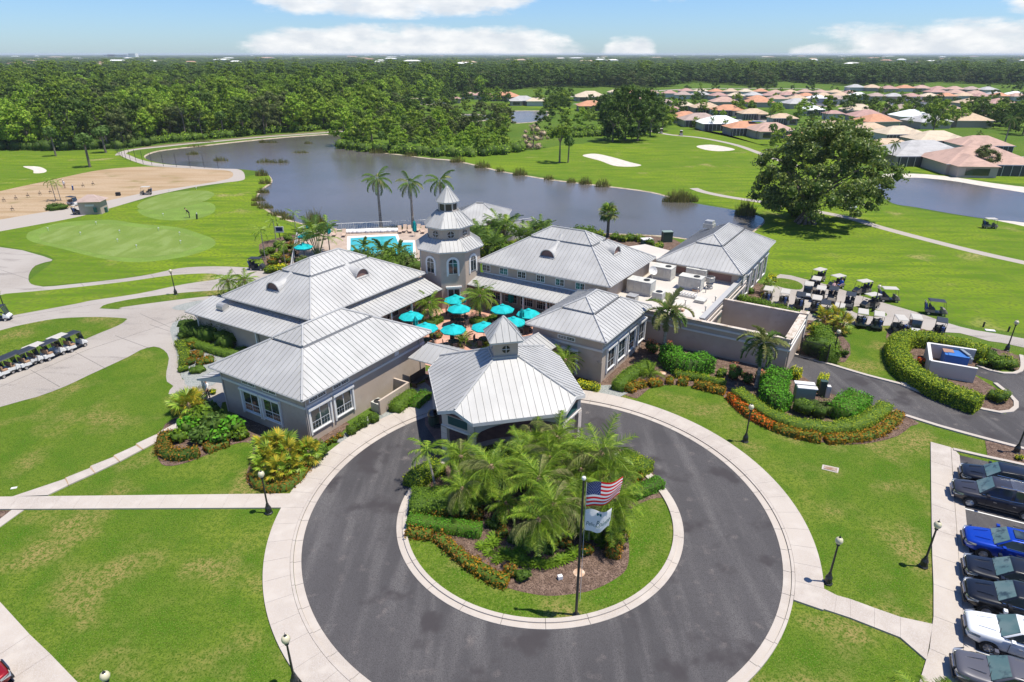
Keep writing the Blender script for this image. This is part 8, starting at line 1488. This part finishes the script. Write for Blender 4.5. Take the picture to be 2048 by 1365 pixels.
CHAIR_C = proto('courtyard_chair', '', 'chair'); MB().box((0, 0, .44), (.48, .48, .05)).build('seat', 'seat_dark', CHAIR_C); MB().box((-.22, 0, .70), (.05, .46, .48)).build('backrest', 'seat_dark', CHAIR_C)
for a, b in ((-.2, -.2), (.2, -.2), (.2, .2), (-.2, .2)): MB().box((a, b, .21), (.04, .04, .42)).build('leg', 'black_metal', CHAIR_C)
for i, (px, py, l) in enumerate([(821.7, 627, 'parasol at the far left of the court, by the lean-to columns'), (910.4, 594, 'parasol nearest the tower door'), (917.7, 612, 'parasol just below the one nearest the tower door'), (1004.8, 613, 'parasol right of the full courtyard palm'), (1057, 622, 'rightmost parasol, by the numbered wing roof'), (850.3, 650, 'parasol cut by the front left wing roof'), (906, 653, 'front parasol above the orange palm'), (967.5, 648, 'parasol partly behind the cupola, left side'), (1027, 638, 'parasol partly behind the cupola, right side')]):
    x, y = G(px, py, 2.3); parasol(x, y, l); dup(TABLE_C, (x, y, 0), 0, 'dark round table under the ' + l.split(',')[0], 'tables under the parasols')
    for k in range(4): a = k * math.pi / 2 + .5 + i; dup(CHAIR_C, (x + math.cos(a) * .85, y + math.sin(a) * .85, 0), a + math.pi, 'dark chair at the table under the ' + l.split(',')[0], 'chairs of the ' + l.split(',')[0])
for px, py, l, h in ((907.4, 556, 'closed parasol in front of the tower door', 2.9), (1021.7, 571, 'closed parasol before the long porch', 2.9), (830, 633, 'closed parasol beside the front left wing roof', 2.7), (1043.7, 617, 'closed parasol by the numbered wing', 2.9), (828, 441, 'closed parasol among the poolside loungers', 2.6), (655, 445, 'closed parasol at the left pool fence', 2.6), (614, 450, 'turquoise closed parasol at the pool corner', 2.5)): closedparasol(px, py, l, h)
for px, py, l in ((606, 489, 'turquoise parasol behind the large poolside palm'), (612, 468, 'turquoise parasol in the far pool corner')): x, y = G(px, py, 2.3); parasol(x, y, l, 1.3)
# pool fence, loungers, folded pool cover
pf = thing('pool_fence', G3(700, 458), 'white railing fence round the pool deck', 'fence'); P = resample([G(*p) for p in [(584, 548), (588, 520), (598, 468), (640, 464), (700, 461), (780, 457.5), (862, 453.5), (925, 452)]], 2.0)
for p in P: MB().box((*p, .65), (.07, .07, 1.3)).build('post', 'white_paint', pf)
for z in (.15, 1.2): MB().tube([(*p, z) for p in P], .03, 4).build('rail', 'white_paint', pf)
pk = MB()
for p in resample([p for p in P], .28): pk.box((*p, .68), (.02, .02, 1.0))
tag(pk.build('pickets', 'white_paint', pf), kind='stuff')
LG = proto('pool_lounger', '', 'lounger'); MB().box((.2, 0, .32), (1.3, .6, .08)).build('seat', 'cushion', LG); MB().add([(-.45, -.3, .30), (-.45, .3, .30), (-1.0, .3, .95), (-1.0, -.3, .95), (-.45, -.3, .36), (-.45, .3, .36), (-.97, .3, 1.0), (-.97, -.3, 1.0)], [(0, 1, 2, 3), (7, 6, 5, 4), (0, 3, 7, 4), (1, 5, 6, 2), (2, 6, 7, 3)]).build('backrest', 'cushion', LG)
for a, b in ((.75, -.25), (.75, .25), (-.4, .25), (-.4, -.25)): MB().box((a, b, .14), (.05, .05, .28)).build('leg', 'trim', LG)
for i, (px, py) in enumerate([(669, 472), (688, 473), (800, 466), (809, 464), (820, 465), (836, 463), (846, 466), (640, 480), (650, 478)]): x, y = G(px, py); dup(LG, (x, y, 0), -1.5 + R_.uniform(-.2, .2), 'tan lounger, %s from the left along the pool fence' % ['third', 'fourth', 'fifth', 'sixth', 'seventh', 'eighth', 'last', 'first', 'second'][i], 'loungers on the pool deck')
cvr = MB()
for i in range(34): px = 694 + i * 3.0; x, y = G(px, 466.5 - i * .09); cvr.lathe([(.02, 0), (.55, .05), (.62, .3), (.45, .52), (.05, .6)], 8, (x + R_.uniform(-.1, .1), y + R_.uniform(-.15, .15), 0))
tag(cvr.build('folded_cover', 'cloth_white', None, smooth=True), 'long white folded pool cover lying along the fence', 'cover')
x, y = G(561, 479); sb = thing('scoreboard', (x, y, 0), 'blue and white board on a black post by the garden bed', 'sign'); MB().tube([(x, y, 0), (x - .3, y + .2, 3.4)], .07, 6).build('post', 'black_metal', sb); MB().box((x + .1, y - .12, 1.6), (1.3, .08, .95)).build('board', 'white_paint', sb); MB().box((x + .1, y - .17, 1.65), (1.0, .03, .6)).build('panel', 'flag_blue', sb)
# netting fence of the range
nf = thing('range_fence', G3(350, 328), 'black netting fence with thin posts beside the range path', 'fence'); P = resample(smoothpts([G(*p) for p in [(232, 303), (242, 314), (262, 323), (300, 331), (350, 334.5), (400, 336.5), (437, 338)]], False, 4), 4.2)
for p in P: MB().tube([(*p, 0), (*p, 3.4)], .05, 5).build('post', 'black_metal', nf)
for z in (.1, .8, 1.5): MB().tube([(*p, z) for p in P], .015, 3).build('rail', 'black_metal', nf)
# range bag stands, flags of the practice green
for i, (px, py) in enumerate([(9, 404), (33, 400), (57, 395), (81, 390.5), (102, 387), (167, 374.5), (187, 371), (26, 422)]):
    x, y = G(px, py); t = thing('bag_stand', (x, y, 0), 'dark practice bag stand, %s from the left on the range' % ['first', 'third', 'fourth', 'fifth', 'sixth', 'seventh', 'last', 'lower, second'][i], 'stand', 'bag stands on the range')
    MB().tube([(x - .28, y, 0), (x, y, .95), (x + .28, y, 0)], .035, 4).build('frame', 'wood_dark', t); MB().box((x, y - .1, .4), (.5, .3, .1)).build('tray', 'wood_dark', t)
for px, py, l in ((97, 462, 'pin at the far left of the large green'), (162, 471, 'pin left of centre on the large green'), (193, 450, 'pin at the back of the large green'), (240, 467, 'upper centre pin of the large green'), (236, 485, 'lower centre pin of the large green'), (274, 497, 'pin at the front of the large green'), (318, 462, 'pin at the right back of the large green'), (360, 471, 'pin near the right end of the large green'), (362, 488, 'lower right pin of the large green'), (339, 385, 'pin at the back of the small green'), (393, 380, 'pin at the right end of the small green'), (327, 433, 'pin lying beyond the apron')):
    x, y = G(px, py); o = MB().tube([(x, y, 0), (x, y, .45)], .02, 4).box((x, y, .48), (.16, .16, .12)).build('hole_marker', 'white_paint'); tag(o, 'white ' + l, 'golf pin', 'white markers on the practice greens')
x, y = G(237, 392); tag(MB().box((x, y, .35), (.8, .6, .7), .2).build('litter_bin', 'cloth_black'), 'black bin on the sandy path left of the cart', 'bin'); x, y = G(212, 425); tag(MB().box((x, y, .45), (.6, .6, .9), .2).build('water_cooler', 'shutter_dark'), 'green cooler box beside the hut', 'box')
# dark green bin beside the porch
x, y = G(868, 851); bn = thing('wheeled_bin', (x, y, 0), 'glossy dark green domed litter bin at the kerb beside the porch', 'bin'); MB().lathe([(.32, .05), (.42, .2), (.45, .95)], 12, (x, y, 0)).build('body', 'box_dark', bn); MB().lathe([(.47, .95), (.47, 1.02), (.38, 1.25), (.15, 1.38), (.02, 1.4)], 12, (x, y, 0)).build('lid', 'paint_black', bn, smooth=True); MB().box((x + .3, y - .35, .14), (.5, .3, .28)).build('foot', 'rubber', bn)
# mail and service posts by the cart path
for px, py, l in ((1966, 655, 'short black post on the grass beside the path'), (2016, 664, 'second short black post near the path lamp')): x, y = G(px, py); tag(MB().box((x, y, .3), (.12, .12, .6)).build('marker_post', 'cloth_black'), l, 'post')
x, y = G(1980, 662); tag(MB().box((x, y, .04), (.9, .5, .08), -.3).build('cover_plate', 'trim'), 'flat white plate in the grass by the path', 'plate'); x, y = G(28, 977); tag(MB().box((x, y, .02), (.35, .2, .04), .3).build('cover_plate', 'trim'), 'small pale plate in the lower left lawn', 'plate')
# ---- people
def person(px, py, face, top, legs, label, pose='stand', s=1.0, z=0):
    x, y = G(px, py, z); me = bpy.data.meshes.new('body'); lean = .45 if pose == 'putt' else 0; sit = pose == 'sit'
    hp = .92 if not sit else .62; fw = .38 if sit else 0
    J = [(0, 0, hp), (lean * .35, 0, hp + .28), (lean * .75, 0, hp + .50), (lean * .95, 0, hp + .60), (lean * 1.15, 0, hp + .72), (lean * 1.15, 0, hp + .84)]; E_ = [(0, 1), (1, 2), (2, 3), (3, 4), (4, 5)]; rr = [.15, .145, .16, .055, .10, .085]
    for sg in (-1, 1):
        o = len(J); kx = .05 if not sit else .40; J += [(0, sg * .10, hp - .06), (kx, sg * .12, hp - .45 if not sit else hp), (0 if not sit else .42, sg * .13, .07), (.16 if not sit else .56, sg * .14, .04)]; rr += [.10, .065, .045, .04]; E_ += [(0, o), (o, o + 1), (o + 1, o + 2), (o + 2, o + 3)]
        o = len(J); sw = .12 * sg if pose == 'walk' else 0; J += [(lean * .72, sg * .20, hp + .47), (lean * .6 + .05 + sw, sg * .25, hp + .20), (lean * .7 + .12 + sw * 2 + (.2 if sit else 0), sg * (.22 if pose != 'putt' else .05), hp - .03 + (.1 if sit else 0)), (lean * .7 + .15 + sw * 2 + (.25 if sit else 0), sg * (.22 if pose != 'putt' else .03), hp - .11 + (.1 if sit else 0))]; rr += [.065, .05, .035, .03]; E_ += [(2, o), (o, o + 1), (o + 1, o + 2), (o + 2, o + 3)]
    me.from_pydata(J, E_, []); o = bpy.data.objects.new('tmp_body', me); COL.objects.link(o); md = o.modifiers.new('skin', 'SKIN'); md.use_smooth_shade = True
    for i, v_ in enumerate(me.skin_vertices[0].data): v_.radius = (rr[i], rr[i]); v_.use_root = (i == 0)
    o.modifiers.new('sub', 'SUBSURF').levels = 1; dg = bpy.context.evaluated_depsgraph_get(); dg.update(); m2 = bpy.data.meshes.new_from_object(o.evaluated_get(dg)); bpy.data.objects.remove(o)
    m2.materials.clear()
    for k in (top, legs, 'skin', 'cart_black'): m2.materials.append(M[k])
    for pl_ in m2.polygons: c = pl_.center; pl_.material_index = 3 if c.z < .09 else 2 if c.z > hp + .56 or (abs(c.y) > .17 and c.z < hp + .22 and c.z > hp - .2) else (0 if c.z > hp - .02 else (1 if c.z > .45 or legs != 'cloth_khaki' else 2))
    t = bpy.data.objects.new('person', None); COL.objects.link(t); tag(t, label, 'person'); link('body', m2, t); hx = lean * 1.15; hz_ = hp + .80
    MB().lathe([(.095, 0), (.11, .04), (.10, .10), (.03, .14)], 10, (hx - .015, 0, hz_)).build('cap' if pose != 'bare' else 'hair', 'cloth_white' if top == 'cloth_white' else 'hair', t)
    if pose == 'putt': MB().tube([(lean * .7 + .14, 0, hp - .10), (.62, 0, .03)], .014, 4).box((.64, 0, .03), (.04, .12, .05)).build('putter', 'steel', t)
    t.location = (x, y, z); t.rotation_euler[2] = rad(face); t.scale = (s, s, s); return t
person(380, 436, 200, 'cloth_black', 'cloth_black', 'golfer in black bending over a putt on the small green', 'putt'); person(130, 377, 80, 'cloth_white', 'cloth_khaki', 'golfer in a white shirt practising on the range'); person(1663, 590, 300, 'cloth_pink', 'cloth_khaki', 'person in a pale pink shirt standing among the carts', 'walk'); person(1680, 579, 200, 'cloth_blue', 'cloth_khaki', 'person in a blue shirt seated in the cart', 'sit', 1, 0.1); person(418, 797, 250, 'cloth_white', 'cloth_black', 'person in a white top under the small entrance canopy', 'walk')
for px, py, l in ((394, 439, 'pale and dark golf bag standing on the small green'), (146, 381, 'blue golf bag standing on the range')): x, y = G(px, py); t = thing('golf_bag', (x, y, 0), l, 'golf bag'); MB().tube([(x, y, 0), (x + .12, y, .95)], [.14, .16], 8).build('bag', 'bag_blue' if 'blue' in l else 'bag_dark', t); MB().tube([(x + .12, y, .9), (x + .15, y, 1.25)], [.10, .04], 6).build('clubs', 'trim', t)
for P_ in (T_ + [T_sab]): pass
for o in list(bpy.data.objects):
    if o.parent is None and o.get('label') == '' and o.type == 'EMPTY':
        for c in list(o.children):
            for d in list(c.children): bpy.data.objects.remove(d)
            bpy.data.objects.remove(c)
        bpy.data.objects.remove(o)
